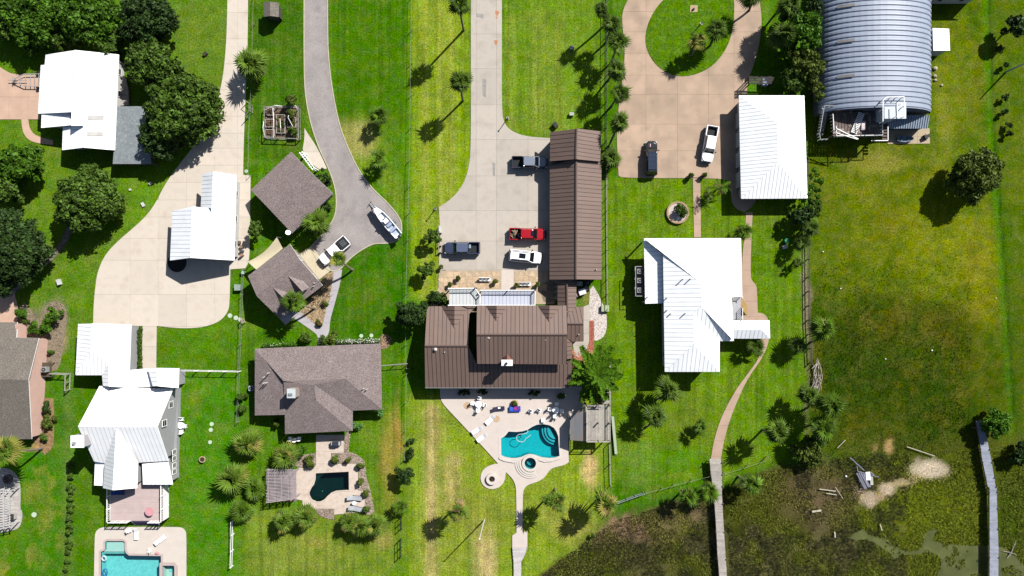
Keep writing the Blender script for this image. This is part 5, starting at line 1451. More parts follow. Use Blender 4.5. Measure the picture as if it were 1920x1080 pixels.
T(1524,355,18,2.4,'vivid','vivid hedge shrub along the right side of the hip roofed garage',leaf=.18,name='shrub', ry=50)
T(1502,406,22,2.6,'dark','dark shrub below the right corner of the hip roofed garage',leaf=.18,name='shrub')
T(1523,395,20,2.4,'mid','mid green shrub right of the dark shrub below the hip roofed garage',leaf=.18,name='shrub')
# trees by the brown house
T(768,588,28,3.6,'dark','dark tree at the upper left corner of the brown house, on the lawn side',leaf=.2, dens=1.2)
T(812,556,14,1.8,'dark','dark shrub left of the chamfered balcony, nearest the pinkish path',leaf=.16,name='shrub')
T(832,562,12,1.6,'mid','mid green shrub between the dark shrub and the chamfered balcony',leaf=.16,name='shrub')
T(795,575,13,1.8,'dark','dark shrub between the corner tree and the brown house',leaf=.16,name='shrub')
T(810,443,17,2.6,'mid','upper small tree left of the grey parking court',leaf=.18, dens=1.3)
T(801,507,18,2.2,'mid','lower small tree left of the flagstone patio',leaf=.16, dens=1.3)
T(760,893,19,2.6,'dark','round dark tree on the fence line right of the ranch house garden',leaf=.16, dens=1.5)
T(607,333,17,2.0,'dark','dark shrub against the upper right wall of the diagonal garage',leaf=.16,name='shrub')
T(616,389,9,1.0,'dark','small dark shrub below the right corner of the diagonal garage',leaf=.14,name='shrub')
T(477,431,13,2.4,'mid','small tree in the shade left of the diagonal garage',leaf=.16, ry=16)
# beds
T(100,592,18,1.4,'bright','largest bright shrub in the curved mulch bed',leaf=.16,name='shrub')
T(88,612,14,1.2,'bright','middle bright shrub in the curved mulch bed',leaf=.16,name='shrub')
T(66,617,15,1.2,'bright','lowest bright shrub in the curved mulch bed',leaf=.16,name='shrub')
T(37,587,10,1.4,'bright','shrub in a narrow bed above the shingled left edge house',leaf=.14,name='shrub')
T(46,603,6,.7,'olive','tiny olive shrub above the shingled left edge house',leaf=.12,name='shrub')
T(94,660,5,.6,'mid','tiny shrub in the lower part of the curved mulch bed',leaf=.1,name='shrub')
T(87,766,8,1.2,'dark','small dark shrub along the salmon wall',leaf=.14,name='shrub',ry=11)
T(91,792,12,.9,'olive','grey green shrub along the salmon wall',leaf=.14,name='shrub',ry=16)
T(83,819,8,.8,'mid','small shrub at the bottom of the bed along the salmon wall',leaf=.14,name='shrub')
for i,(x,y,r_,p_,l) in enumerate(((571,634,11,'mid','yellow green shrub left of the lavender path above the ranch roof'),(621,636,12,'olive','olive shrub right of the lavender path above the ranch roof'),(607,640,9,'mid','small shrub right against the lavender path above the ranch roof'),
    (453,744,9,'mid','upper shrub on the wire fence left of the ranch house'),(452,766,8,'mid','lower shrub on the wire fence left of the ranch house'),(667,797,9,'white','flowering shrub right of the ranch house rear wing'),(712,772,9,'white','flowering shrub at the right corner of the ranch house'),
    (581,867,10,'olive','rusty shrub in the pebbles left of the travertine walk'),(628,861,8,'olive','rusty shrub in the pebbles right of the travertine walk'),(652,863,6,'olive','tiny shrub in the pebbles near the ranch house'),(676,873,7,'olive','uppermost small shrub in the pebble strip right of the black pool'),
    (676,905,6,'olive','second small shrub in the pebble strip right of the black pool'),(686,925,7,'olive','third small shrub in the pebble strip right of the black pool'),(687,954,6,'mid','lowest small shrub in the pebble strip right of the black pool'),(562,846,12,'vivid','vivid shrub between the round palm and the ranch patio'),(520,794,8,'olive','brownish shrub in the shade left of the ranch rear wing'),
    (1112,1004,4,'mid','tiny weed in the marsh edge grass below the straw palm'),(542,1180,6,'mid','shrub below the frame'))):
    if y < 1100: T(x,y,r_,.9,p_,l,name='shrub',leaf=.13,trunk=False)
for x,y in ((770,826),(770,845),(768,856)): 
    pass
ORD = 'first second third fourth fifth sixth seventh eighth ninth tenth eleventh twelfth thirteenth fourteenth fifteenth'.split()
for i,(y,x) in enumerate(((872,133),(893,133),(912,132),(920,134),(934,132),(947,131),(956,132),(971,131),(984,131),(997,129),(1013,129),(1024,130),(1034,128),(1052,126),(1066,124))):
    T(x,y,6,.6,'mid',ORD[i]+' small round shrub from the top in the row left of the aqua pool',name='shrub',leaf=.13,trunk=False,group='shrub row left of the aqua pool')
for i,(x,y) in enumerate(((1875,92),(1885,122),(1886,182),(1885,210),(1893,236),(1893,251))):
    T(x,y,6,.9,'dark',ORD[i]+' dark sapling from the top in the line near the right edge',name='shrub',leaf=.15,group='saplings near the right edge')
for i,(x,y,l) in enumerate(((770,827,'top one of three small dark shrubs on the fence right of the ranch house'),(770,845,'middle one of three small dark shrubs on the fence right of the ranch house'),(769,857,'bottom one of three small dark shrubs on the fence right of the ranch house'))): T(x,y,6,.8,'dark',l,name='shrub',leaf=.12)
# narrow hedge strips
hb = empty('hedge', 'narrow dark clipped hedge between the white house wall and the cream path', 'hedge', W(263,652))
hb0 = hb.location; bl = []
for i in range(26):
    p = W(263+rnd.uniform(-2,2), 616+i*3, .4)-hb0; bl.append((p.x,p.y,.4,.38))
link('foliage', leaves_mesh('foliage', bl, 60, .12, LEAF['mid'], 5), hb)
hb = empty('hedge', 'low flowering hedge with white blossoms along the upper wall of the ranch house', 'hedge', W(670,641))
hb0 = hb.location; bl = []; fl = []
for i in range(40):
    x = 633+i*2.0; p = W(x, 640-(x-633)*.02+rnd.uniform(-1.5,1.5), .4)-hb0; bl.append((p.x,p.y,.4,.42)); fl.append((p.x,p.y,.55,.45))
link('foliage', leaves_mesh('foliage', bl, 60, .12, LEAF['vivid'], 6), hb)
link('blossom', leaves_mesh('blossom', fl, 9, .10, M('white_blossom',(236,240,226)), 7), hb)['kind']='stuff'
hb = empty('hedge', 'low hedge with a few blossoms under the upper left edge of the ranch roof', 'hedge', W(520,648))
hb0 = hb.location; bl = []
for i in range(30):
    p = W(495+i*2.0, 648-i*.1+rnd.uniform(-1,1), .4)-hb0; bl.append((p.x,p.y,.35,.35))
link('foliage', leaves_mesh('foliage', bl, 50, .12, LEAF['vivid'], 8), hb)
link('blossom', leaves_mesh('blossom', bl, 3, .10, M('white_blossom',(236,240,226)), 9), hb)['kind']='stuff'
# planting under the south eave of the brown house
for i,(x,y,r_,p_,l) in enumerate(((870,736,13,'dark','left planted bed shrub under the south eave of the brown house'),(905,734,12,'dark','second planted bed shrub under the south eave of the brown house'),(1000,738,14,'dark','third planted bed shrub under the south eave of the brown house'),(1052,742,10,'mid','right planted bed shrub under the south eave of the brown house'))):
    T(x,y,r_,.7,p_,l,name='shrub',leaf=.15,trunk=False,ry=6)
# the bright layered conifer
NEED = M('norfolk_needles', (94,138,26), var=.2, scale=1, fine=.15, isl=.35, rough=.7, spec=.05, trans=.2)
root = empty('conifer', 'bright star shaped conifer with layered branches at the corner of the brown house', 'conifer', W(1113,697))
r0_ = root.location.copy()
MB().tube([(0,0,-.1),(0,0,4),(0,0,9)],[.24,.17,.04],8).obj('trunk', BARK, root)
def br_mesh(seed):
    r = random.Random(seed); mb = MB(); mb.tube([(0,0,0),(.5,0,.0),(1,0,.06)],[.018,.012,.004],4)
    n = 26
    for i in range(n):
        t = .12+.86*i/n; w = .12*math.sin(math.pi*min(1,.25+.7*t))+.03
        for s in (-1,1):
            for q in range(2):
                a = r.uniform(-.3,.3); p = Vector((t,0,.03)); e = p+Vector((w*(.45+a), s*w*r.uniform(.8,1.2), r.uniform(-.02,.06)))
                d = Vector((.022,0,0)); mb.quad([p-d, p+d, e+d*.6, e-d*.6])
    return mb.mesh('branch', [NEED])
BMs = [br_mesh(i) for i in range(3)]
for lv in range(7):
    z = 1.6+lv*1.1; L = 5.4*(1-lv/8.6)
    for k in range(6):
        o = link('branch', BMs[(lv+k)%3], root); o.location = (0,0,z)
        a = k*2*math.pi/6+lv*.45+rnd.uniform(-.1,.1)
        o.rotation_euler = (Matrix.Rotation(a,4,'Z') @ Matrix.Rotation(-R(6+lv*3),4,'Y')).to_euler()
        s_ = L*rnd.uniform(.85,1.1); o.scale = (s_,s_,s_)
# ---------------------------------------------------------------- marsh and rough grass
def tufts(name, pts, mat, hgt, wid, seed, lean=(.5,-.3), blades=5, tint=(1,1,1), mixc=None, mixk=0):
    r = np.random.RandomState(seed); n = len(pts); k = n*blades
    P = np.repeat(np.array(pts), blades, 0)
    a = r.rand(k)*2*np.pi; hh = hgt*(.6+.8*r.rand(k)); 
    dx = np.cos(a)*.35*hh+lean[0]*hh; dy = np.sin(a)*.35*hh+lean[1]*hh
    ox = r.normal(size=k)*.09; oy = r.normal(size=k)*.09
    px_, py_ = -np.sin(a)*wid, np.cos(a)*wid
    z0 = np.full(k, -.08)
    V = np.zeros((k,4,3))
    bx_, by_ = P[:,0]+ox, P[:,1]+oy
    V[:,0] = np.stack([bx_-px_, by_-py_, z0],1); V[:,1] = np.stack([bx_+px_, by_+py_, z0],1)
    V[:,2] = np.stack([bx_+dx*.9+px_*.5, by_+dy*.9+py_*.5, hh*.8],1); V[:,3] = np.stack([bx_+dx*1.2, by_+dy*1.2, hh],1)
    me = bpy.data.meshes.new(name)
    me.vertices.add(k*4); me.vertices.foreach_set('co', V.astype(np.float32).reshape(-1))
    me.loops.add(k*4); me.loops.foreach_set('vertex_index', np.arange(k*4, dtype=np.int32))
    me.polygons.add(k); me.polygons.foreach_set('loop_start', np.arange(0,k*4,4,dtype=np.int32)); me.polygons.foreach_set('loop_total', np.full(k,4,dtype=np.int32))
    me.materials.append(BLADE); me.update(calc_edges=True)
    ix = np.clip(np.searchsorted(xs, P[:,0]), 0, len(xs)-1); iy = np.clip(np.searchsorted(ys, P[:,1]), 0, len(ys)-1)
    c = GC[iy, ix]*np.array(tint)
    if mixc is not None: c = c*(1-mixk)+np.array(alb(mixc))*mixk
    c = c*(.45+1.25*r.rand(k,1))
    c4 = np.repeat(np.concatenate([c, np.ones((k,1))],1), 4, 0)
    at_ = me.color_attributes.new('cover','FLOAT_COLOR','POINT'); at_.data.foreach_set('color', c4.astype(np.float32).reshape(-1))
    o = link(name, me); o['kind'] = 'stuff'; return o
def scatter(n, x0,x1,y0,y1, seed, f):
    r = np.random.RandomState(seed); x = r.rand(n)*(x1-x0)+x0; y = r.rand(n)*(y1-y0)+y0
    m = f(x, y, r.rand(n)); x, y = x[m], y[m]
    return np.stack([(x-NX)/S, (NY-y)/S], 1)
sh = lambda x: np.interp(x, [700,1000,1040,1090,1150,1240,1300,1345,1400,1450,1500,1560,1620,1700,1830,1880,1990], [1500,1090,1056,1020,975,948,935,925,898,880,868,860,850,848,838,846,830])
wpoly = np.array(WATER_P)
def inw(x, y):
    r = np.zeros(len(x), bool); n = len(wpoly)
    for i in range(n):
        x1,y1 = wpoly[i]; x2,y2 = wpoly[(i+1)%n]
        if y1 == y2: continue
        c = ((y1>y)!=(y2>y)) & (x < (x2-x1)*(y-y1)/(y2-y1)+x1); r ^= c
    return r
def sand(x,y):
    s = np.zeros(len(x), bool)
    for cx,cy,rx,ry in ((1742,878,38,19),(1665,916,20,12),(1630,936,16,17),(1667,840,8,16),(1690,905,18,8)): s |= ((x-cx)/rx)**2+((y-cy)/ry)**2 < 1
    return s
def bw(x,y): return (np.abs(x-np.interp(y,[860,1080,1200],[1341,1356,1364]))<13)|(np.abs(x-np.interp(y,[788,858,913,1200],[1835,1849,1862,1866]))<15)
dr = lambda x,y: fbm(x*1.0,y*1.0,60,70)
cl = lambda x,y: fbm(x,y,26,301)
ok = lambda x,y: (y > sh(x)+2) & (~inw(x,y) | (fbm(x,y,22,77) > .67)) & ~sand(x,y) & ~bw(x,y)
tufts('marsh_grass', scatter(64000, 1000,1990,830,1150,1, lambda x,y,r: ok(x,y)&(cl(x,y)<.5+.25*r)&((dr(x,y)+r*.25>.6)|((x+240*(dr(x,y)-.5)>1640+50*r)&(r<.85)))), None, .22, .045, 2, (.25,-.2), 5, (2.3,2.4,1.7), (170,176,74), .4)
tufts('dry_marsh_grass', scatter(60000, 1000,1700,840,1150,3, lambda x,y,r: ok(x,y)&(cl(x,y)<.5+.25*r)&((dr(x,y)+r*.25<.62)|(x<1260))&(r<.9)), None, .27, .042, 4, (.75,.45), 5, (2.3,2.25,2.1), (190,178,144), .4)
fade = lambda x,y,r: r < np.clip((1860-x)/60,0,1)*np.clip((y-470)/160,0,1)*np.clip((x-1516)/12,0,1)*.85
tufts('rough_grass', scatter(14000, 1518,1860,470,860,5, lambda x,y,r: (y<sh(x))&~bw(x,y)&~sand(x,y)&fade(x,y,r)&~((x<1530)&(y<420))), None, .1, .06, 6, (.2,-.15), 4, (1.5,1.45,1.3))
# ---------------------------------------------------------------- vehicles
TYRE = M('tyre', (34,34,36), rough=.9); RIM = M('rim', (190,192,196), metal=.6, rough=.35)
AGLASS = M('car_glass', (22,28,34), rough=.05, spec=.9, var=.02, fine=.01)
BLINER = M('bed_liner', (44,46,48), rough=.9, var=.1)
HEADL = M('headlight_glass', (232,236,240), rough=.1, spec=.8); TAILL = M('taillight_red', (190,30,26), rough=.2)
BPLAST = M('black_plastic', (38,38,40), rough=.7)
def paint(name, c, rough=.22): return M(name, c, var=.01, fine=.01, rough=rough, spec=.7)
def ring(L0, L1, w0, w1, z, nose=.35, tail=.18):
    """rounded plan outline from x=L0 (rear) to x=L1 (front)"""
    r1, r0 = nose, tail
    return [(L0, -w0+r0, z),(L0+r0*.3,-w0+r0*.25,z),(L0+r0, -w0, z),(L1-r1*1.6,-w1,z),(L1-r1*.6,-w1+r1*.28,z),(L1-r1*.12,-w1+r1*.85,z),(L1,-w1*.35,z),
            (L1,w1*.35,z),(L1-r1*.12,w1-r1*.85,z),(L1-r1*.6,w1-r1*.28,z),(L1-r1*1.6,w1,z),(L0+r0,w0,z),(L0+r0*.3,w0-r0*.25,z),(L0,w0-r0,z)]
def loft(mb, rings, cap=True):
    b = len(mb.v); n = len(rings[0])
    for r in rings: mb.v += r
    for i in range(len(rings)-1):
        for k in range(n):
            j = (k+1)%n; mb.f.append((b+i*n+k, b+i*n+j, b+(i+1)*n+j, b+(i+1)*n+k)); mb.mi.append(0)
    if cap:
        mb.f.append(tuple(b+(len(rings)-1)*n+k for k in range(n))); mb.mi.append(0)
        mb.f.append(tuple(b+k for k in range(n-1,-1,-1))); mb.mi.append(0)
    return mb
def slab4(mb, q, t=.03):
    q = [Vector(p) for p in q]; n = (q[1]-q[0]).cross(q[2]-q[1]).normalized()
    return mb.slabn(q, n, t)
def wheels(root, fx, rx, w, r=.38):
    for x in (fx, rx):
        for s in (-1, 1):
            t = MB().tube([(x, s*(w-.26), r),(x, s*w, r)], r, 18).obj('wheel', TYRE, root)
            MB().tube([(x, s*(w-.1), r),(x, s*(w+.012), r)], r*.62, 12).obj('rim', RIM, t)
def cabin(root, pm, x0, x1, w, zb, zt, fr, rr, roof_in=.17, sunroof=None, glassroof=False, rails=False):
    """greenhouse: x0 rear base, x1 front base; fr/rr = how far the roof edge is set in"""
    bw, tw = w-.1, w-.1-roof_in
    B = [(x0,-bw,zb),(x1,-bw,zb),(x1,bw,zb),(x0,bw,zb)]; T_ = [(x0+rr,-tw,zt-.06),(x1-fr,-tw,zt-.06),(x1-fr,tw,zt-.06),(x0+rr,tw,zt-.06)]
    L = lambda a, b, t: tuple(Vector(a).lerp(Vector(b), t))
    slab4(MB(), [L(B[1],B[2],.05),L(B[1],B[2],.95),L(T_[1],T_[2],.95),L(T_[1],T_[2],.05)]).obj('windshield', AGLASS, root)
    slab4(MB(), [L(B[3],B[0],.06),L(B[3],B[0],.94),L(T_[3],T_[0],.94),L(T_[3],T_[0],.06)]).obj('rear_window', AGLASS, root)
    for (a,b_,c,d) in ((B[0],B[1],T_[1],T_[0]),(B[2],B[3],T_[3],T_[2])):
        slab4(MB(), [L(a,b_,.06),L(a,b_,.92),L(d,c,.95),L(d,c,.05)]).obj('side_window', AGLASS, root)
    for a, b_ in zip(B, T_): MB().bar(a, b_, .09).obj('pillar', pm, root)
    for a, b_ in ((B[0],B[1]),(B[2],B[3])):
        t0, t1 = (T_[0],T_[1]) if a is B[0] else (T_[2],T_[3]); MB().bar(L(a,b_,.5), L(t0,t1,.5), .07).obj('pillar', pm, root)
    mb = MB(); rf = [(x0+rr-.06,-tw+.06),(x0+rr-.1,0),(x0+rr-.06,tw-.06),(x0+rr+.05,tw),(x1-fr-.1,tw),(x1-fr+.02,tw-.1),(x1-fr+.07,0),(x1-fr+.02,-tw+.1),(x1-fr-.1,-tw),(x0+rr+.05,-tw)]
    cx = (x0+rr+x1-fr)/2
    loft(mb, [[(p[0],p[1],zt-.09) for p in rf][::-1], [(p[0],p[1],zt-.03) for p in rf][::-1], [(cx+(p[0]-cx)*.95,p[1]*.9,zt) for p in rf][::-1]])
    rt = mb.obj('roof', pm, root)
    if sunroof: MB().prism([(sunroof[0],-.42),(sunroof[1],-.42),(sunroof[1],.42),(sunroof[0],.42)], zt-.02, zt+.012).obj('sunroof', AGLASS, rt)
    if rails:
        for s in (-1,1): MB().bar((x0+rr+.2,s*(tw-.08),zt+.04),(x1-fr-.2,s*(tw-.08),zt+.04),.05).obj('roof_rail', BPLAST, rt)
def lights(root, fr, rr, w, zf=.82, zr=.95):
    for s in (-1,1):
        MB().box((fr-.2,s*(w-.27),zf),(.34,.34,.17),rz=-s*.45).obj('headlight', HEADL, root)
        MB().box((rr+.03,s*(w-.1),zr),(.1,.15,.36)).obj('taillight', TAILL, root)
        MB().box((0,0,0),(.18,.26,.16)).obj('mirror', BPLAST, root, loc=(MIRX[0],s*(w+.14),1.12))
MIRX = [1.0]
def pickup(x, y, ang, pm, label, z0=.07, L=5.85, Wd=1.98, cab='crew', cover=None, load=None, roofm=None, sunroof=None, hood=None):
    c = W(x, y, z0+.9); root = empty('pickup_truck', label, 'pickup', (c.x,c.y,z0), -R(ang))
    w = Wd/2; f = L/2; r = -L/2
    bx0 = r+1.75   # bed front / cab rear
    mb = MB(); loft(mb, [ring(bx0,f,w*.95,w*.93,.32,.3,.05), ring(bx0,f,w,w*.99,.6,.36,.05), ring(bx0,f-.02,w*.99,w*.97,.92,.4,.05), ring(bx0,f-.1,w*.93,w*.9,1.05,.42,.05)]); mb.obj('body', pm, root, smooth=False)
    mb = MB(); hx0 = f-1.45
    loft(mb, [[(hx0,-w*.78,1.04),(f-.45,-w*.74,1.04),(f-.22,-w*.5,1.03),(f-.2,w*.5,1.03),(f-.45,w*.74,1.04),(hx0,w*.78,1.04)],[(hx0+.04,-w*.7,1.12),(f-.5,-w*.66,1.09),(f-.3,-w*.42,1.07),(f-.3,w*.42,1.07),(f-.5,w*.66,1.09),(hx0+.04,w*.7,1.12)]]); mb.obj('hood', hood or pm, root)
    MB().box((f-.02,0,.66),(.1,Wd*.55,.36)).obj('grille', BPLAST, root)
    MB().box((f+.02,0,.42),(.18,Wd*.86,.2)).obj('bumper', RIM if load is None else BPLAST, root)
    MB().box((r+.02,0,.5),(.2,Wd*.9,.2)).obj('bumper', RIM, root)
    for s in (-1,1):
        MB().box(((r+bx0)/2+.02, s*(w-.07), .76),(bx0-r-.06,.14,.76)).obj('bed_side', pm, root)
    MB().box((r+.1,0,.78),(.09,Wd-.3,.68)).obj('tailgate', pm, root)
    MB().box(((r+bx0)/2+.05,0,.5),(bx0-r-.1,Wd-.28,.16)).obj('bed_floor', BLINER, root)
    if cover:
        bc = MB().box(((r+bx0)/2+.05,0,1.12),(bx0-r-.12,Wd-.2,.06)).obj('bed_cover', BPLAST, root)
        MB().box(((r+bx0)/2+.05,0,1.17),(bx0-r-.8,Wd-.95,.04)).obj('cover_panel', cover, bc)
    MIRX[0] = f-1.75
    cabin(root, roofm or pm, bx0+.05, f-1.38, w, 1.04, 1.86, .72, .22, sunroof=sunroof)
    lights(root, f-.02, r, w); wheels(root, f-.95, r+1.15, w-.02, .41)
    return root
def suv(x, y, ang, pm, label, z0=.07, L=5.2, Wd=1.98, sunroof=None, rails=True, glass=False):
    c = W(x, y, z0+.9); root = empty('parked_suv', label, 'car', (c.x,c.y,z0), -R(ang))
    w = Wd/2; f = L/2; r = -L/2
    mb = MB(); loft(mb, [ring(r,f,w*.95,w*.93,.3,.3,.15), ring(r,f,w,w*.99,.6,.38,.18), ring(r+.02,f-.02,w*.99,w*.97,.92,.42,.2), ring(r+.06,f-.12,w*.92,w*.9,1.04,.45,.2)]); mb.obj('body', pm, root)
    mb = MB(); hx0 = f-1.25
    loft(mb, [[(hx0,-w*.78,1.03),(f-.45,-w*.72,1.03),(f-.24,-w*.45,1.02),(f-.24,w*.45,1.02),(f-.45,w*.72,1.03),(hx0,w*.78,1.03)],[(hx0+.04,-w*.7,1.09),(f-.52,-w*.62,1.07),(f-.32,-w*.4,1.05),(f-.32,w*.4,1.05),(f-.52,w*.62,1.07),(hx0+.04,w*.7,1.09)]]); mb.obj('hood', pm, root)
    MB().box((f-.02,0,.62),(.1,Wd*.5,.3)).obj('grille', BPLAST, root)
    MB().box((f,0,.4),(.16,Wd*.84,.18)).obj('bumper', BPLAST, root); MB().box((r,0,.46),(.14,Wd*.88,.2)).obj('bumper', BPLAST, root)
    MIRX[0] = f-1.6
    cabin(root, pm, r+.1, f-1.2, w, 1.03, 1.78, .75, .28, sunroof=sunroof, rails=rails)
    lights(root, f-.03, r, w); wheels(root, f-.95, r+.95, w-.02, .39)
    return root
PNT = dict(red=paint('red_paint',(196,16,30)), white=paint('white_paint',(248,248,250)), navy=paint('navy_paint',(66,76,104)), silver=paint('silver_blue_paint',(150,160,176)), black=paint('black_paint',(26,32,32)), slate=paint('slate_paint',(60,70,84)))
p1 = pickup(993,304,0,PNT['slate'],'dark blue grey pickup with a silver roof parked nose first at the barn, topmost', roofm=PNT['silver'], hood=PNT['silver'])
p2 = pickup(866.5,465,180,PNT['navy'],'navy pickup facing left on the left side of the grey parking court', cover=None, roofm=paint('navy_roof',(104,114,142)))
p3 = pickup(989,439,1,PNT['red'],'bright red pickup carrying tan debris in its black bed', L=6.0, load=1, sunroof=(.55,.95))
p4 = pickup(1331,269.5,100,PNT['white'],'white pickup with a black bed standing on the tan driveway near the hip roofed garage', L=6.1)
p5 = pickup(627,470,140,PNT['white'],'white pickup with a grey bed cover parked diagonally beside the asphalt under a palm', z0=.06, L=5.7, cover=M('grey_tonneau',(84,92,94)))
s1 = suv(984.5,481,6,PNT['white'],'white car with a black sunroof parked below the red pickup', L=5.4, sunroof=(-1.0,.1))
s2 = suv(1221.5,296,-90,PNT['black'],'black car with a roof rack and a red hood stripe on the tan driveway', L=5.6, rails=False)
# rack on the black car, stripe on its hood
rk = MB()
for i in range(5): rk.box((-2.0+i*.7,0,1.87),(.05,1.3,.05))
for s in (-1,1): rk.box((-.6,s*.64,1.87),(3.0,.05,.06))
rk.obj('roof_rack', M('blue_black_rack',(52,74,104),rough=.4), s2)
MB().box((-.6,0,1.83),(2.9,1.2,.03)).obj('solar_panel', M('panel_blue',(40,54,78),rough=.2,spec=.8), s2)
MB().box((2.05,.32,1.1),(.5,.2,.03)).obj('hood_stripe', PNT['red'], s2); MB().box((2.05,.2,1.1),(.5,.06,.03)).obj('hood_stripe', PNT['white'], s2)
# debris in the red pickup's bed: a thing on a thing
c = W(967,439,.9); db = MB()
for i in range(16): a = rnd.uniform(0,3); x_,y_ = rnd.uniform(-.6,.5),rnd.uniform(-.6,.6); db.bar((x_,y_,.1+rnd.uniform(0,.2)),(x_+.6*math.cos(a),y_+.6*math.sin(a),.15+rnd.uniform(0,.3)),.1)
o = db.obj('debris_pile', M('tan_scrap',(204,178,142),var=.3,isl=.4)); o.location = (c.x,c.y,.66); tag(o,'tan scrap timber heaped in the bed of the red pickup','scrap'); o['kind']='stuff'
b2 = MB().box((0,0,.15),(.5,.6,.3)).obj('cargo_box', M('pale_cargo',(170,200,220),rough=.4)); cc_=W(880,462,.8); b2.location=(cc_.x,cc_.y,.66); tag(b2,'pale blue box in the bed of the navy pickup','box')
# boat on its trailer -------------------------------------------------
bow, stern = W(701,387,.9), W(748,442,.9); d = (stern-bow); ang = math.atan2(-d.y,-d.x)
mid_ = (bow+stern)/2
bt = empty('motor_boat', 'white open fishing boat on a trailer at the corner of the asphalt driveway', 'boat', (mid_.x,mid_.y,.62), ang)
Lb = d.length/2+.1
HULL = M('boat_white',(246,248,252),var=.02,rough=.35); 
st_ = [(-1,.92,.0),(-.6,1.0,.0),(0,1.02,.02),(.4,.86,.05),(.7,.56,.12),(.9,.24,.2),(1.0,.03,.26)]
hw_ = .76
mb = MB(); rows = []
for (t,wd,up) in st_:
    x_ = t*Lb; w_ = wd*hw_
    rows.append([(x_,-w_*.15,.0+up*1.2),(x_,-w_*.85,.3+up),(x_,-w_,.85+up),(x_,-w_*.86,.87+up),(x_,-w_*.8,.45+up),(x_,w_*.8,.45+up),(x_,w_*.86,.87+up),(x_,w_,.85+up),(x_,w_*.85,.3+up),(x_,w_*.15,.0+up*1.2)])
for i in range(len(rows)):
    mb.v += rows[i]
for i in range(len(rows)-1):
    for k in range(10):
        j=(k+1)%10; mb.f.append((i*10+k,(i+1)*10+k,(i+1)*10+j,i*10+j)); mb.mi.append(0)
mb.f.append(tuple(range(10))); mb.mi.append(0)
mb.obj('hull', HULL, bt)
MB().prism([(-Lb+.5,-.7),(.2,-.7),(.2,.7),(-Lb+.5,.7)],.46,.5).obj('cockpit_floor', M('pale_blue_deck',(206,220,240)), bt)
MB().prism([(.45*Lb,-.6),(.72*Lb,-.4),(.84*Lb,0),(.72*Lb,.4),(.45*Lb,.6)],.7,1.02).obj('bow_seat', HULL, bt)
cs = MB().box((-.1,0,.95),(.8,.7,.9)).obj('console', HULL, bt)
MB().box((.32,0,1.5),(.06,.75,.4),mat=Matrix.Rotation(-.4,3,'Y')).obj('windscreen', AGLASS, bt)
MB().box((-.9,0,.75),(.5,.9,.55)).obj('seat', M('boat_cushion',(176,190,222)), bt)
MB().box((-1.9,0,.75),(.45,1.3,.5)).obj('seat', M('boat_cushion',(176,190,222)), bt)
om = MB().box((-Lb-.2,0,1.15),(.5,.42,.6)).box((-Lb-.1,0,.5),(.2,.22,.9)).obj('outboard_motor', M('motor_blue',(60,66,84),rough=.3), bt)
tr_ = empty('boat_trailer', 'grey galvanised boat trailer under the white fishing boat', 'trailer', (mid_.x,mid_.y,.05), ang)
for s in (-1,1): MB().bar((-Lb*.9,s*.75,.5),(Lb*.55,s*.75,.5),.1).bar((Lb*.55,s*.75,.5),(Lb+.3,0,.5),.1).obj('rail', RIM, tr_)
MB().bar((Lb+.2,0,.5),(Lb+1.0,0,.45),.1).obj('tongue', RIM, tr_)
MB().bar((Lb+.9,.0,.5),(Lb+.9,0,.9),.08).bar((Lb+.75,-.25,.85),(Lb+.75,.25,.85),.06).obj('jack', BPLAST, tr_)
for s in (-1,1):
    MB().tube([(-.9,s*.85,.3),(-.9,s*1.08,.3)],.3,14).obj('wheel', TYRE, tr_); MB().box((-.9,s*.98,.66),(.8,.26,.05)).obj('mudguard', RIM, tr_)
# flat frame trailer top left
A_ = W(24,150.5,.5); B_ = W(78,156,.5)
tt = empty('utility_trailer', 'empty frame trailer with a pointed hitch on the rose coloured driveway', 'trailer', (A_.x,A_.y,.07))
GRM = M('galv_frame',(190,186,186),rough=.5)
tl = B_.x-A_.x
mb = MB()
for s in (-1,1): MB().bar((0,s*.08,.5),(1.9,s*1.0,.5),.1).bar((1.9,s*1.0,.5),(tl+2,s*1.1,.5),.1).obj('rail', GRM, tt)
for x_ in (1.3,2.2,3.0,3.7,4.4,5.2,6.0): MB().bar((x_,-1.05*min(1,x_/1.9),.5),(x_,1.05*min(1,x_/1.9),.5),.08).obj('crossbar', GRM, tt)
MB().bar((-.7,0,.48),(2.4,0,.48),.09).obj('tongue', GRM, tt)
MB().bar((.1,-.45,.62),(.1,.45,.62),.08).bar((.6,0,.5),(.6,0,1.0),.08).box((.35,0,.62),(.35,.3,.2)).obj('winch', GRM, tt)
for s in (-1,1): MB().tube([(4.2,s*1.15,.33),(4.2,s*1.4,.33)],.33,14).obj('wheel', TYRE, tt)
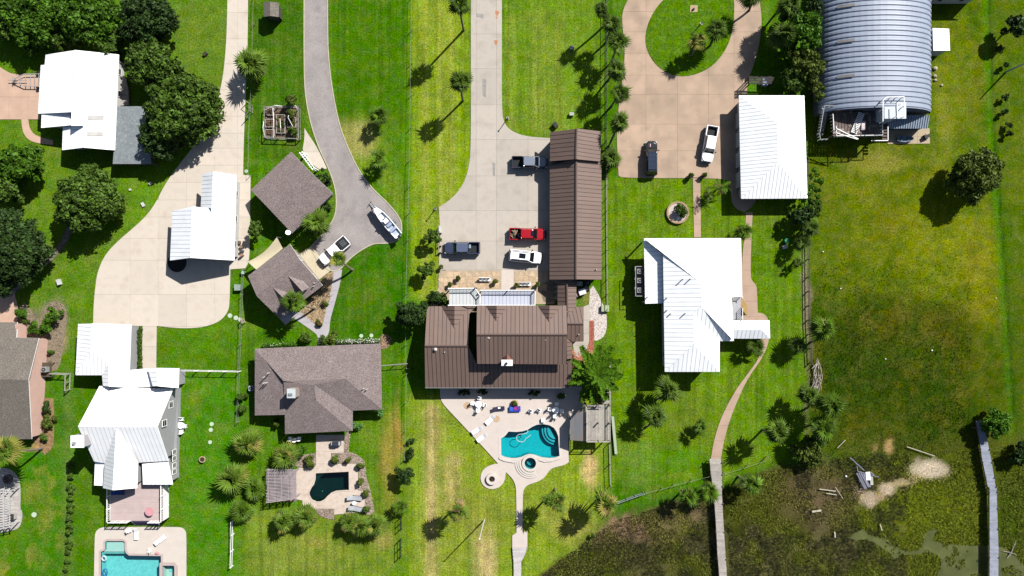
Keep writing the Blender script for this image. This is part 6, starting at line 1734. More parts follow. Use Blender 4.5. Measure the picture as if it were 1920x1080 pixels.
# ---------------------------------------------------------------- furniture
WP = M('white_plastic',(250,250,250),var=.01,rough=.4); WP2 = M('white_sling',(238,240,242),var=.03,rough=.7)
def chair_p(label, seatm=None, fr=None, high=False):
    fr = fr or WP; seatm = seatm or WP
    o = empty('patio_chair', label, 'chair')
    MB().box((0,0,.42),(.52,.52,.05)).obj('seat', seatm, o)
    MB().box((-.28,0,.72),(.06,.52,.6),mat=Matrix.Rotation(-.2,3,'Y')).obj('backrest', seatm, o)
    for sx in (-1,1):
        for sy in (-1,1): MB().box((sx*.23,sy*.23,.2),(.05,.05,.4)).obj('leg', fr, o)
    for sy in (-1,1): MB().box((-.02,sy*.28,.64),(.5,.05,.04)).box((.2,sy*.28,.53),(.05,.05,.22)).obj('armrest', fr, o)
    return o
chairs = {'w': None}
def place(key, mk, x, y, z, rz, label, group=None, scale=None):
    c = W(x, y, z)
    if chairs.get(key) is None:
        o = mk(label); chairs[key] = o; o.location = (c.x,c.y,z); o.rotation_euler = (0,0,rz)
    else: o = dup(chairs[key], (c.x,c.y,z), rz, label)
    if scale: o.scale = (scale,)*3
    if group: o['group'] = group
    return o
def table_p(label, r=.55, m=None):
    o = empty('patio_table', label, 'table'); m = m or WP
    MB().cyl((0,0), r, .70, .74, 24).obj('tabletop', m, o); MB().cyl((0,0), .05, 0, .7, 8).obj('pedestal', m, o); MB().cyl((0,0), .3, 0, .04, 14).obj('base', m, o)
    return o
PT = lambda x,y: (780+x/4.155, 700+y/4.155)
for (tx,ty,lab) in ((490,236,'left'),(1087,281,'right')):
    x,y = PT(tx,ty); place('table', table_p, x, y, .14, 0, f'round white table with four chairs at the {lab} side of the pale pool terrace')
    for k,(a,wd) in enumerate(((0,'right'),(90,'upper'),(180,'left'),(270,'lower'))):
        aa = R(a-8); c = W(x,y,.14)
        place('chair', lambda l: chair_p(l), (c.x+.95*math.cos(aa))*S/(1-.14/H)+NX, NY-(c.y+.95*math.sin(aa))*S/(1-.14/H), .14, aa+math.pi, f'white plastic chair at the {wd} side of the {lab} terrace table')
for (tx,ty,l) in ((893,292,'white chair alone right of the blue lounger, left one of two'),(958,287,'white chair alone right of the blue lounger, right one of two')):
    x,y = PT(tx,ty); place('chair', None, x, y, .14, R(250), l)
x,y = PT(990,362); c = W(x,y,.14); o = MB().box((0,0,.22),(.55,.6,.4)).box((0,0,.45),(.6,.64,.06)).obj('side_table', WP); o.location=(c.x,c.y,.14); tag(o,'small white cube table above the curved edge of the teal pool','table')
def lounger_p(label, cush=None, fr=None, flat=True):
    o = empty('sun_lounger', label, 'lounger'); cush = cush or WP2; fr = fr or WP
    MB().box((.35,-.32,.3),(1.35,.05,.07)).box((.35,.32,.3),(1.35,.05,.07)).obj('frame', fr, o)
    MB().box((.35,0,.34),(1.35,.6,.06)).obj('seat', cush, o)
    MB().box((-.62,0,.5),(.75,.6,.06),mat=Matrix.Rotation(.42,3,'Y')).obj('backrest', cush, o)
    for sx in (-.25,.9):
        for sy in (-.3,.3): MB().box((sx,sy,.14),(.05,.05,.28)).obj('leg', fr, o)
    return o
for (tx,ty,a,l) in ((478,440,32,'upper one of two white loungers at the left edge of the pale terrace'),(516,497,36,'lower one of two white loungers at the left edge of the pale terrace'),(580,358,44,'white lounger beside a round tan mat left of the teal pool')):
    x,y = PT(tx,ty); place('lounger', lounger_p, x,y,.14,R(a)+math.pi,l, scale=1.0)
def bench_dark(label): 
    return lounger_p(label, M('navy_cushion',(44,38,76),rough=.8), M('bench_frame',(120,110,110)))
x,y = PT(643,272); place('navy', bench_dark, x,y,.14,R(4),'dark navy cushioned lounger on the pale terrace with a white towel')
c = W(x,y,.6); o = MB().box((0,0,0),(.4,.25,.04)).obj('towel', WP); o.location=(c.x+.1,c.y+.05,.54); tag(o,'white towel on the dark navy lounger','towel')
def bench_blue(label):
    o = empty('double_lounger', label, 'lounger'); cm = M('blue_towel_cushion',(40,70,190),var=.25,scale=6,rough=.9)
    MB().box((0,0,.34),(1.9,.9,.1)).obj('seat', cm, o); MB().box((.1,.1,.4),(.45,.5,.04)).obj('pillow', M('magenta_fabric',(196,40,150),var=.2,scale=6), o); MB().box((-.55,.05,.4),(.5,.6,.04)).obj('cushion', M('azure_fabric',(50,120,230)), o); MB().box((.6,.12,.4),(.4,.5,.04)).obj('cushion', M('violet_fabric',(110,60,180)), o)
    for sx in (-.85,.85):
        for sy in (-.4,.4): MB().box((sx,sy,.14),(.06,.06,.28)).obj('leg', BPLAST, o)
    return o
x,y = PT(770,275); place('blue', bench_blue, x,y,.14,R(2),'wide lounger draped with blue, violet and magenta towels on the pale terrace')
for (tx,ty,r_,l) in ((400,251,.62,'round tan mat at the far left of the pale terrace'),(628,354,.55,'round tan mat at the foot of a white lounger'),(770,235,.62,'round tan planter mat behind the blue lounger')):
    x,y = PT(tx,ty); c = W(x,y,.14); o = MB().cyl((0,0),r_,0,.03,26).obj('mat', M('tan_mat',(222,188,154),var=.08,scale=4)); o.location=(c.x,c.y,.14); tag(o,l,'mat')
T(PT(770,230)[0],PT(770,230)[1],5,.7,'olive','potted plant on the tan mat behind the blue lounger',name='shrub',leaf=.13,trunk=False)
# loungers and chairs near the black pool
KT = lambda x,y: (440+x/4.153, 820+y/4.153)
def grey_lounger(label): return lounger_p(label, M('grey_cushion',(196,200,206),rough=.8), M('dark_frame',(70,76,90)))
for (tx,ty,a,l) in ((938,467,-5,'upper grey lounger at the right side of the black pool'),(948,550,-12,'lower grey lounger at the right side of the black pool')):
    x,y = KT(tx,ty); place('greyl', grey_lounger, x,y,.12,R(a),l,scale=1.22)
x,y = KT(937,502); c=W(x,y,.12); o=table_p('small round white table between the two grey loungers', .32); o.location=(c.x,c.y,.12)
for i,(tx,ty,w_) in enumerate(((440,835,'left'),(475,843,'middle'),(510,835,'right'))):
    x,y = (440+tx/4.153, 620+ty/4.153); place('chair', None, x,y,.1,R(90),f'{w_} white chair of three in the shade of the ranch house patio')
c = W(632,829.5,.1); gr = empty('grill','dark grey gas grill on the ranch house patio','grill',(c.x,c.y,.1))
MB().box((0,0,.45),(1.5,.7,.8)).obj('cabinet', M('grill_grey',(120,120,126),metal=.3,rough=.4), gr); MB().box((0,0,.98),(.95,.62,.26)).obj('lid', M('grill_lid',(70,74,84),rough=.3), gr); MB().box((0,-.36,1.0),(.7,.04,.04)).obj('handle', RIM, gr)
for sx in (-1,1): MB().box((sx*.62,0,.88),(.28,.6,.05)).obj('side_shelf', M('shelf_steel',(200,204,210)), gr)
# flagstone patio benches and pots
def gbench(label):
    o = empty('garden_bench', label, 'bench')
    for k in range(3):
        MB().box((-.62+k*.62,0,.42),(.54,.5,.06)).obj('seat', WP, o); MB().box((-.62+k*.62,.27,.72),(.54,.06,.55)).obj('backrest', WP, o)
    for sx in (-.9,-.31,.31,.9):
        for sy in (-.2,.22): MB().box((sx,sy,.2),(.06,.06,.4)).obj('leg', WP, o)
    return o
place('bench', gbench, 909.5,524,.1,0,'white three seat bench on the flagstones left of the pale centre walk', scale=1.05)
place('bench', None, 984.5,532.5,.1,0,'white three seat bench on the flagstones right of the pale centre walk', scale=1.05)
def pot(x,y,h,label,r=.3,m=None,plant=True,pal='olive',z=.08,leafr=.5):
    c = W(x,y,z); o = empty('potted_plant' if plant else 'plant_pot', label, 'potted plant' if plant else 'pot', (c.x,c.y,z))
    MB().tube([(0,0,0),(0,0,h*.9),(0,0,h)],[r*.7,r,r*1.08],14).obj('pot', m or M('brown_pot',(120,84,60),var=.1), o)
    if plant: link('foliage', leaves_mesh('foliage', [(rnd.uniform(-.2,.2),rnd.uniform(-.2,.2),h+.25+rnd.uniform(0,.2),leafr*.6) for _ in range(7)], 40, .13, LEAF[pal], int(x*7+y)), o)
    else: MB().cyl((0,0), r*.8, h-.1, h+.01, 12).obj('soil', M('soil',(70,54,44)), o)
    return o
pot(860.6,522,.45,'potted plant on the flagstones nearest the chamfered balcony'); pot(929.5,527,.45,'potted plant just left of the pale centre walk'); pot(969,534.5,.45,'potted plant just right of the pale centre walk'); pot(1008,533,.45,'potted plant at the right end of the right white bench')
pot(828,500,.4,'small potted plant at the lower left corner of the grey parking court',.22); pot(846,533,.4,'potted plant at the upper corner of the chamfered balcony'); pot(1293.7,330,.6,'left one of two potted plants where the path leaves the tan driveway',.4,pal='mid'); pot(1318,330,.6,'right one of two potted plants where the path leaves the tan driveway',.4,pal='mid')
pot(617,389.5,.5,'dark urn on the pebbles by the pale pad',.3,M('dark_urn',(50,46,44)),plant=False)
pot(70,786,.4,'upper terracotta pot on the salmon terrace',.3,M('terracotta',(204,96,56)),plant=False,z=.5); pot(68,800,.4,'lower terracotta pot on the salmon terrace',.36,M('terracotta',(204,96,56)),plant=False,z=.5)
pot(382,860,.55,'round tan tub alone on the lawn right of the big white house',.5,M('tan_tub',(216,184,150),var=.08),plant=False,z=0)
pot(1050,598,.5,'x' ,.1) if False else None
# round planter
c = W(1270,399); pr = empty('planter_bed','round stone edged planter bed with pale gravel on the lawn','planter',(c.x,c.y,0))
for i in range(26):
    a = i*2*math.pi/26; MB().box((1.72*math.cos(a),1.72*math.sin(a),.22),(.3,.4,.45+rnd.uniform(-.03,.03)),rz=a).obj('edge_stone', M('edge_stone',(186,156,120),var=.2,objv=.2), pr)
MB().cyl((0,0),1.6,0,.34,30).obj('gravel_fill', M('pale_gravel',(222,206,196),var=.12,fine=.25), pr)
T(1277,396,12,1.0,'mid','leafy shrub growing in the round planter bed',name='shrub',leaf=.16); 
for (x,y,r_,l) in ((1279,398,.32,'white disc stone in the round planter, upper'),(1272,409,.3,'white disc stone in the round planter, lower')):
    c=W(x,y,.34); o=MB().cyl((0,0),r_,0,.08,16).obj('disc_stone', WP2); o.location=(c.x,c.y,.34); tag(o,l,'stone')
# round pit by the carport
c = W(333,492); pi_ = empty('planter_pit','round black planting pit with a concrete curb under the corner of the carport','planter',(c.x,c.y,.0))
MB().prism(ellipse(0,0,1.85,n=30),.0,.22,holes=[ellipse(0,0,1.65,n=30)]).obj('curb', K_CREAM, pi_); MB().cyl((0,0),1.66,.0,.11,28).obj('mulch', M('black_mulch',(22,20,18),var=.3,fine=.4), pi_)
# deck furniture
c=W(284,957,1.6); o=table_p('round pink table on the rose coloured deck', .72, M('pink_top',(236,170,176),rough=.6)); o.location=(c.x,c.y,1.53)
c=W(223,923,1.6); o=lounger_p('blue sofa in the shade on the rose coloured deck', M('blue_cushion',(40,80,170)), BPLAST); o.location=(c.x,c.y,1.53)
for (tx,ty,a,l,k) in ((1068,745,-90,'white lounger at the top edge of the aqua pool deck','lounger'),(1257,795,38,'white lounger lying diagonally on the aqua pool deck','lounger'),(1022,715,20,'white chair at the top edge of the aqua pool deck','chair'),(1175,872,170,'white chair close to the corner of the aqua pool','chair')):
    place(k, None, tx/4.155, 820+ty/4.155, .12, R(a), l)
c = W(295,1037,.14); o = MB().blob((0,0,.12),.36,.24,.14,12,5).obj('cushion', M('pink_cushion',(232,160,170))); o.location=(c.x,c.y,.13); tag(o,'pink cushion on the rim of the aqua pool','cushion')
# outdoor things by the east wall of the big white house
o = place('table', None, 342.5,796,.05,0,'pale table against the grey wall of the big white house')
for i,(x,y,a,w_) in enumerate(((343,785,-90,'upper'),(349,798,180,'right'),(343,808,90,'lower'))): place('chair', None, x,y,.0,R(a),f'{w_} chair at the pale table by the grey wall')
# stepping discs and covers
LIDM = M('pale_lid',(214,232,206),var=.05,rough=.6)
for (x,y,r_,l) in ((431.3,591.7,.38,'left of three round stepping stones at the rounded corner of the cream driveway'),(442.5,596,.38,'middle of three round stepping stones at the rounded corner of the cream driveway'),(450,599,.36,'right of three round stepping stones at the rounded corner of the cream driveway'),
    (397,795,.34,'upper of three green white discs on the lawn right of the big white house'),(395.5,806,.34,'middle of three green white discs on the lawn right of the big white house'),(394,829,.32,'lower of three green white discs on the lawn right of the big white house'),
    (677.5,629.7,.32,'left of two white discs above the ranch flower hedge'),(696.5,629,.32,'right of two white discs above the ranch flower hedge'),(64,965,.42,'white disc on the lawn beside the stone patio at the lower left'),(462,321,.3,'small green lid beside the wire fence near the carport')):
    c=W(x,y); o=MB().cyl((0,0),r_,-.05,.06,20).obj('stepping_disc', LIDM); o.location=(c.x,c.y,0); tag(o,l,'disc')
def gadget(x,y,d,m,label,name,cat,z=0,rz=0,cap=None):
    c=W(x,y,z); o=empty(name,label,cat,(c.x,c.y,z),rz); MB().box((0,0,d[2]/2),d).obj('body', m, o); MB().box((0,0,d[2]+.03),(d[0]*1.06,d[1]*1.06,.06)).obj('lid', cap or m, o); return o
gadget(449,539,(1.05,.95,.75),M('utility_green',(120,150,130)),'green grey utility box on the lawn left of the guest house','utility_box','box',cap=M('utility_cap',(160,180,170)))
gadget(457.5,511,(.5,.5,.6),M('pale_green',(190,220,200)),'small pale green box on the wire fence left of the guest house','utility_box','box')
gadget(1072,91,(.7,.5,.5),M('grey_fixture',(200,200,196)),'white topped fixture on the lawn, upper one left of the tan driveway palms','utility_box','box')
gadget(1071.5,215,(.7,.5,.5),M('grey_fixture',(200,200,196)),'white topped fixture on the lawn just above the barn','utility_box','box')
gadget(1041,236,(.6,.9,.7),M('charcoal_fix',(50,50,52)),'dark fixture on the lawn corner above the barn roof','utility_box','box',rz=.6)
gadget(113,529,(.5,.9,.5),M('white_fix',(226,228,224)),'white bucket shaped fixture on the lawn below the rounded tree','utility_box','box',rz=.3)
gadget(283,344,(.5,.4,.25),M('white_fix',(226,228,224)),'white scrap on the lawn right of the rounded tree','scrap_piece','scrap',rz=.8)
gadget(269,384,(.7,.4,.2),M('white_fix',(226,228,224)),'white plank piece beside the cream driveway edge','scrap_piece','scrap',rz=2.1)
gadget(245,356,(.3,.3,.2),M('white_fix',(226,228,224)),'small white stone on the lawn right of the rounded tree','scrap_piece','scrap',rz=.3)
gadget(386,102,(.7,.5,.3),M('dark_scrap',(70,60,56)),'dark rubble on the lawn beside the cream driveway near the top','scrap_piece','scrap',rz=.7)
# air conditioners
def ac(x,y,z,label,sz=.85,m=None):
    c=W(x,y,z); o=empty('air_conditioner',label,'air conditioner',(c.x,c.y,z))
    MB().box((0,0,.4),(sz,sz,.8)).obj('housing', m or M('ac_grey',(176,178,176)), o); MB().cyl((0,0),sz*.4,.8,.83,20).obj('fan_grille', M('ac_dark',(60,64,66)), o); MB().cyl((0,0),sz*.16,.83,.87,12).obj('fan_hub', M('ac_hub',(150,150,150)), o); return o
ac(88,692,1.1,'air conditioner on the wooden stand beside the salmon wall'); ac(474,727,.1,'pale blue air conditioner in the shade left of the ranch house',.8,M('ac_blue',(180,196,214)))
ac(1101.5,530,.1,'large round topped air conditioner in the service corner below the barn',.95,M('ac_black',(70,74,74))); 
pl = empty('equipment_stand','grey platform carrying the air conditioners left of the white right hand house','platform',W(1197.5,527))
pa,pb = W(1190,500,1.9)-pl.location, W(1206,555,1.9)-pl.location
MB().box(((pa.x+pb.x)/2,(pa.y+pb.y)/2,1.9),(abs(pb.x-pa.x),abs(pb.y-pa.y),.12)).obj('platform_floor', M('stand_grey',(150,146,140)), pl)
for x_ in (pa.x+.1,pb.x-.1):
    for y_ in (pa.y-.1,(pa.y+pb.y)/2,pb.y+.1): MB().box((x_,y_,.95),(.14,.14,1.9)).obj('post', POSTM, pl)
mb = MB(); 
for (a_,b_) in (((pa.x,pa.y),(pa.x,pb.y)),((pa.x,pa.y),(pb.x,pa.y)),((pa.x,pb.y),(pb.x,pb.y))): mb.bar((*a_,2.9),(*b_,2.9),.08)
mb.obj('rail', M('rail_grey',(200,198,194)), pl)
for y,l in ((509,'top'),(526,'middle'),(544,'bottom')): ac(1198,y,1.96,f'{l} air conditioner on the grey platform left of the right hand house',.8)
# wooden stand with steps by the salmon wall
stn = empty('equipment_stand','dark wooden stand for the air conditioner beside the salmon wall','platform',W(90,692))
MB().box((0,0,1.0),(2.6,2.4,.1)).obj('platform_floor', M('brown_stand',(96,84,66),var=.2), stn)
for sx in (-1,1):
    for sy in (-1,1): MB().box((sx*1.2,sy*1.1,.5),(.12,.12,1.0)).obj('post', POSTM, stn)
# service clutter below the barn
for i,(x,y,d_,c_,l) in enumerate(((1086,532,(.9,.7,.8),(200,206,206),'white bin in the service corner'),(1091,547,(1.1,.9,.9),(236,232,240),'white appliance in the service corner'),(1098,541,(.6,.6,.7),(150,150,170),'grey violet crate in the service corner'),(1083,552,(.7,.6,.5),(196,160,160),'rose coloured crate in the service corner'))):
    gadget(x,y,d_,M('clutter_%s'%('abcd'[i]),c_,var=.15,scale=3),l,'storage_bin','bin',z=.05,rz=i*.3)
gadget(1134,578,(1.2,1.0,.6),M('sage_box',(190,206,160)),'sage green box at the end of the black fence','storage_bin','bin')
# gazebo / lookout deck
gz = empty('lookout_deck','weathered timber lookout deck with a sloping striped roof beside the pale terrace','deck',W(1106,792))
g0 = gz.location.copy(); GH = 2.6
G_ = lambda x,y,h: W(*PT(x,y),h)-g0
x0_,x1_ = G_(1326,400,GH).x, G_(1506,400,GH).x; y1_, y0_ = G_(1400,245,GH).y, G_(1400,524,GH).y
n_ = 24
gpm = MB().box((0,0,0),((x1_-x0_)/n_-.02,y1_-y0_,.05)).mesh('plank',[WOODG])
for i in range(n_): link('plank', gpm, gz, (x0_+(i+.5)*(x1_-x0_)/n_,(y0_+y1_)/2,GH))
mb = MB()
for (a_,b_) in (((x0_,y0_),(x1_,y0_)),((x1_,y0_),(x1_,y1_+7)),((x0_,y1_),(x1_-1,y1_)),((x0_,y0_),(x0_,y1_))):
    MB().bar((*a_,GH+.95),(*b_,GH+.95),.16,.06).bar((*a_,GH+.5),(*b_,GH+.5),.06,.06).obj('rail', WOODG, gz)
for x_ in (x0_,(x0_+x1_)/2,x1_):
    for y_ in (y0_,(y0_+y1_)/2,y1_): MB().box((x_,y_,(GH+1)/2),(.18,.18,GH+1)).obj('post', POSTM, gz)
k_ = 9; e0 = [G_(1310,243,3.1),G_(1300,522,3.1)]; e1 = [G_(1200,366,2.2),G_(1196,520,2.2)]
SRF = M('streaked_roof', (150,152,160), var=.1, scale=1, rough=.8, stretch=(6,.25,1), stain=(1.0,.48,.62,(176,146,112)))
top = [G_(1318,243,3.1), G_(1318,522,3.1)]
nb_ = 11
for i in range(nb_):
    t0,t1 = i/nb_, (i+.93)/nb_
    a = Vector((e1[0].x+(top[0].x-e1[0].x)*t0, 0, 2.3+.8*t0)); b_ = Vector((e1[0].x+(top[0].x-e1[0].x)*t1, 0, 2.3+.8*t1))
    def yt(x): 
        u = (x-e1[0].x)/(e0[0].x-e1[0].x); return e1[0].y+(e0[0].y-e1[0].y)*min(1,max(0,u))
    yb_ = e1[1].y
    MB().slabn([Vector((a.x,yb_,a.z)),Vector((b_.x,yb_,b_.z)),Vector((b_.x,yt(b_.x),b_.z)),Vector((a.x,yt(a.x),a.z))], Vector((0,0,1)), .04).obj('roof_board', SRF, gz)
for p in (e1[0],e1[1],Vector((e0[0].x,e0[0].y,2.6))): MB().box((p.x+.15,p.y-.1,1.1),(.14,.14,2.2)).obj('post', POSTM, gz)
boardwalk('ramp','grey timber ramp running up from the lookout deck beside the conifer', Z(4.155,780,700,(1445,110),(1448,180),(1450,240)), Z(4.155,780,700,(1500,110),(1504,180),(1508,240)), 1.6, WOODG, .2)['category']='ramp'
a,b_ = W(1148.5,781,.3),W(1155,851,.3); o=MB().bar(a-a,b_-a,.45,.3).obj('beam_stack', M('pale_green_beam',(190,206,176),var=.1)); o.location=a; tag(o,'long pale beam lying on the lawn right of the lookout deck','beam')
# pergolas
def pergola(label, q, h, ns, slat, mat, nb=4, along='x', zp=.1):
    c0 = W(*q[0]); o = empty('pergola', label, 'pergola', c0)
    P = [W(p[0],p[1],h)-c0 for p in q]   # corners TL,TR,BR,BL
    for i in range(ns):
        t = (i+.5)/ns
        a,b_ = (P[0].lerp(P[3],t),P[1].lerp(P[2],t)) if along=='x' else (P[0].lerp(P[1],t),P[3].lerp(P[2],t))
        j = Vector((rnd.uniform(-.1,.1),0,0)) if along=='x' else Vector((0,rnd.uniform(-.1,.1),0))
        MB().bar(a+j,b_+j,slat,.05).obj('slat', mat, o)
    for i in range(nb):
        t = (i+.3)/(nb-.4)
        a,b_ = (P[0].lerp(P[1],t),P[3].lerp(P[2],t)) if along=='x' else (P[0].lerp(P[3],t),P[1].lerp(P[2],t))
        z = Vector((0,0,-.14)); MB().bar(a+z,b_+z,.1,.2).obj('beam', mat, o)
        for p in (a.lerp(b_,.06),a.lerp(b_,.94)): MB().box((p.x,p.y,(h-.2+zp)/2),(.15,.15,h-.2-zp)).obj('post', mat, o)
    return o
PERG = M('bleached_lath',(188,176,178),var=.12,scale=2,objv=.12,rough=.9)
pergola('bleached pergola with many thin slats left of the black pool', [(499,878.5),(556,880.5),(557,936),(499.5,944)], 2.6, 23, .12, PERG, 5)
MB_ = MB().prism(g([(500,884),(556,884),(556,940),(500,940)]), .02, .1).obj('patio', M('plum_patio',(160,136,136),var=.15,scale=1,rough=.9)); MB_['kind']='structure'
pergola('pale pergola over the stone patio cut off by the left edge', [(-20,915),(20,917),(20,990),(-20,998)], 2.5, 16, .1, M('pale_lath',(226,224,224),var=.06,objv=.08,rough=.85), 4)
c=W(16,898,.1); fp=empty('fire_pit','dark stone fire pit on the stone patio at the lower left','fire pit',(c.x,c.y,.1))
for i in range(12):
    a=i*math.pi/6; MB().box((.62*math.cos(a),.62*math.sin(a),.18),(.26,.34,.36),rz=a).obj('stone', M('fire_stone',(96,96,104),var=.3,objv=.3), fp)
MB().cyl((0,0),.5,0,.1,18).obj('ash_bed', M('ash',(120,90,76)), fp)
c=W(28,965,.1); gadget(28,966,(.9,.9,.9),M('masonry_oven',(210,206,200)),'square masonry column at the right edge of the stone patio','masonry_column','column',z=.06,cap=M('oven_cap',(60,56,54)))
# dark slatted arbor near the garage, white screen on garage wall
pergola('dark slatted arbor between the hip roofed garage and the trees', [(1404,143),(1452,144),(1452,158),(1404,158)], 2.3, 22, .09, M('dark_lath',(70,62,58),var=.15), 3, along='y')
c=W(1432,153,.1); gadget(1432,156,(.9,1.1,.9),M('blue_bin',(180,200,240)),'pale blue bin under the dark slatted arbor','storage_bin','bin')
pergola('row of white bars along the upper right wall of the diagonal garage', [(560,286),(567,283),(592,316),(585,319)], 2.2, 9, .06, WP, 2, zp=.05)
# shade sail
s3 = [W(519,444.6,3.4),W(530.5,466,3.0),W(480.5,505.5,2.9),W(464.6,491,2.4)]
ss = empty('shade_sail','cream triangular shade sail stretched beside the guest house','sail',(s3[0].x,s3[0].y,0)); so_=ss.location.copy()
mb=MB(); N=8; grid=[]
for i in range(N+1):
    for j in range(N+1):
        u,v=i/N,j/N; p=(s3[0].lerp(s3[1],u)).lerp(s3[3].lerp(s3[2],u),v)
        sagx=.6*math.sin(math.pi*v)*( (1-u) ); p=p+Vector((.55,-.55,0))*sagx+Vector((0,0,-.25*math.sin(math.pi*u)*math.sin(math.pi*v)))
        grid.append(p-so_)
mb.v=[tuple(p) for p in grid]
for i in range(N):
    for j in range(N): a=i*(N+1)+j; mb.f.append((a,a+1,a+N+2,a+N+1)); mb.mi.append(0)
mb.obj('canvas', M('cream_canvas',(244,228,192),var=.03,rough=.8), ss, smooth=True)
for p in (s3[0],s3[3]): q=p-so_; MB().tube([(q.x-.1,q.y+.1,0),(q.x,q.y,q.z+.1)],.06,8).obj('pole', RIM, ss)
# satellite dish
c=W(540,436.5,2.9); sd=empty('satellite_dish','white satellite dish at the lower corner of the diagonal garage','dish',(c.x,c.y,2.3))
MB().tube([(0,0,-.2),(0,0,.6)],.04,6).obj('mast', RIM, sd); 
mb=MB(); mb.tube([(0,0,.55),(.02,.02,.62),(.06,.05,.72)],[.1,.32,.42],16); mb.obj('reflector', WP, sd)
# tall lamps and poles
def pole(x,y,tx,ty,h,label,name='lamp_post',arm=None,r=.07):
    b=W(x,y); t=W(tx,ty,h); o=empty(name,label,'pole',(b.x,b.y,0)); q=t-b
    MB().tube([(0,0,0),(q.x,q.y,h)],[r*1.3,r*.8],8).obj('pole', M('pole_white',(226,224,220)), o)
    if arm=='lamp':
        MB().tube([(q.x,q.y,h),(q.x,q.y,h+.12)],[.1,.16],8).obj('lamp_head', BPLAST, o); MB().box((0,0,.1),(.4,.4,.2)).obj('base', M('grey_fixture',(200,200,196)), o)
    elif arm=='ball': MB().blob((q.x,q.y,h+.05),.13,.13,.13,10,6).obj('finial', WP, o)
    return o
pole(908,974.6,899,1010,8.4,'tall white flagpole leaning across the dry lawn near the bottom','flagpole','ball',.09)
pole(951.5,222,951.5,222,2.0,'slim lamp post on the lawn corner where the grey driveway widens','lamp_post','lamp')
pole(816,392,816,391,2.2,'slim lamp post beside the left corner of the grey parking court','lamp_post','lamp')
pole(1886,135,1932,114,5.6,'leaning utility pole near the upper right corner','utility_pole',None,.13)
pole(1314,45,1315.5,43,1.6,'short white lamp post on the oval lawn island','lamp_post','lamp')
o = MB().prism(g(Z(3.6,1120,0,(625,38),(675,38),(675,84),(625,84))), 0, .16).obj('concrete_pad', M('tan_pad',(196,172,130),var=.08)); tag(o,'small square concrete pad on the oval lawn island','pad')
gadget(*Z(3.6,1120,0,(649,63))[0],(.25,.25,.25),BPLAST,'small black box on the square concrete pad','junction_box','box',z=.16)
# bench rails at parking court
c=W(826.5,428,.1); gadget(826.5,431,(.4,1.1,1.0),M('white_fix',(226,228,224)),'white cabinet at the left edge of the grey parking court','cabinet','cabinet')
rl=empty('railing','low white railing along the left edge of the grey parking court','railing',W(826,455))
for dx in (-.2,.3): MB().bar((dx,-1.7,.8),(dx,1.7,.8),.08).obj('rail', M('cream_rail',(214,196,176)), rl)
for y_ in (-1.6,-.5,.6,1.6): MB().box((.05,y_,.4),(.5,.08,.8)).obj('post', M('cream_rail',(214,196,176)), rl)
# ---------------------------------------------------------------- fences
def fence(pts, label, h=1.1, step=2.4, rails=(.5,1.0), pm=None, rm=None, rw=.05, pw=.1, mesh=False, name='fence', board=False):
    o0=W(*pts[0]); o=empty(name,label,'fence',o0); P=[W(*p)-o0 for p in pts]
    pm=pm or POSTM; rm=rm or pm
    for a,b_ in zip(P,P[1:]):
        L_=(b_-a).length; k=max(1,round(L_/step))
        for i in range(k+(1 if b_ is P[-1] else 0)): p=a.lerp(b_,i/k); MB().box((p.x,p.y,h/2),(pw,pw,h)).obj('post', pm, o)
        for z in rails: MB().bar(a+Vector((0,0,z)),b_+Vector((0,0,z)),rw,.14 if board else rw).obj('rail', rm, o)
    return o
GPM=M('galv_post',(170,172,160),rough=.6); 
fence([(480,-5),(476,150),(471,260),(470,330)],'thin wire fence along the right side of the cream driveway',1.1,4.3,(1.08,),GPM,rw=.03,pw=.07)
fence([(459,505),(456,600),(452,690),(449,790)],'wire fence between the big white house lawn and the ranch house',1.2,4.0,(.6,1.15),GPM,rw=.035,pw=.08)
fence([(774,-5),(772,120),(770,300),(766,450),(762,600),(764,690)],'long wire fence left of the middle driveway strip',1.2,4.8,(1.15,),GPM,rw=.03,pw=.08)
fence([(764,700),(761,860)],'wire fence right of the ranch house lawn',1.2,4.2,(1.15,),GPM,rw=.03,pw=.08)
DKF=M('black_fence',(40,40,38),rough=.6)
fence([(1137,-5),(1136,120),(1136,290)],'black post and rail fence left of the tan driveway palms',1.3,2.2,(.2,1.25),DKF,rw=.07,pw=.08)
fence([(1136,300),(1137,470),(1138,580)],'black post and rail fence behind the long barn',1.3,2.2,(.2,1.25),DKF,M('olive_rail',(150,156,130)),rw=.08,pw=.08)
fence([(1142,830),(1144,910)],'fence beside the bare track below the lookout deck',1.3,3.2,(.2,1.25),DKF,GPM,rw=.08,pw=.1)
fence([(345,693.5),(452,695.5)],'white topped fence joining the big white house and the wire fence',1.5,2.4,(.2,1.45),TRIM_W,rw=.07,pw=.12)
fence([(716,685),(765,681)],'low fence closing the gap right of the ranch house',1.3,1.8,(.2,1.25),GPM,rw=.07,pw=.1)
fence([(105,699),(133,700.5),(132,730)],'grey fence corner between the salmon walled house and the big white house',1.5,1.6,(.2,1.4),M('pale_rail',(186,184,170)),rw=.12,pw=.14)
fence([(438,975),(439,1000),(437,1060)],'white paddock fence on the lawn left of the two round palms at the bottom',1.2,2.2,(.5,1.15),TRIM_W,rw=.08,pw=.12)
fence([(753,968),(753,990)],'dark gate section below the small vivid palm',1.5,1,( .2,.8,1.45),DKF,rw=.06,pw=.12,name='gate')
fence([(752,1010),(752,1042)],'lower dark gate section on the right edge of the bottom lawn',1.5,1.2,(.2,.8,1.45),DKF,rw=.06,pw=.12,name='gate')
fence([(1512,300),(1513,420),(1513,520),(1514,600),(1518,680)],'dark timber fence between the mown lawn and the rough field',1.1,2.6,(.5,1.05),M('dark_rail',(84,72,58)),rw=.1,pw=.14)
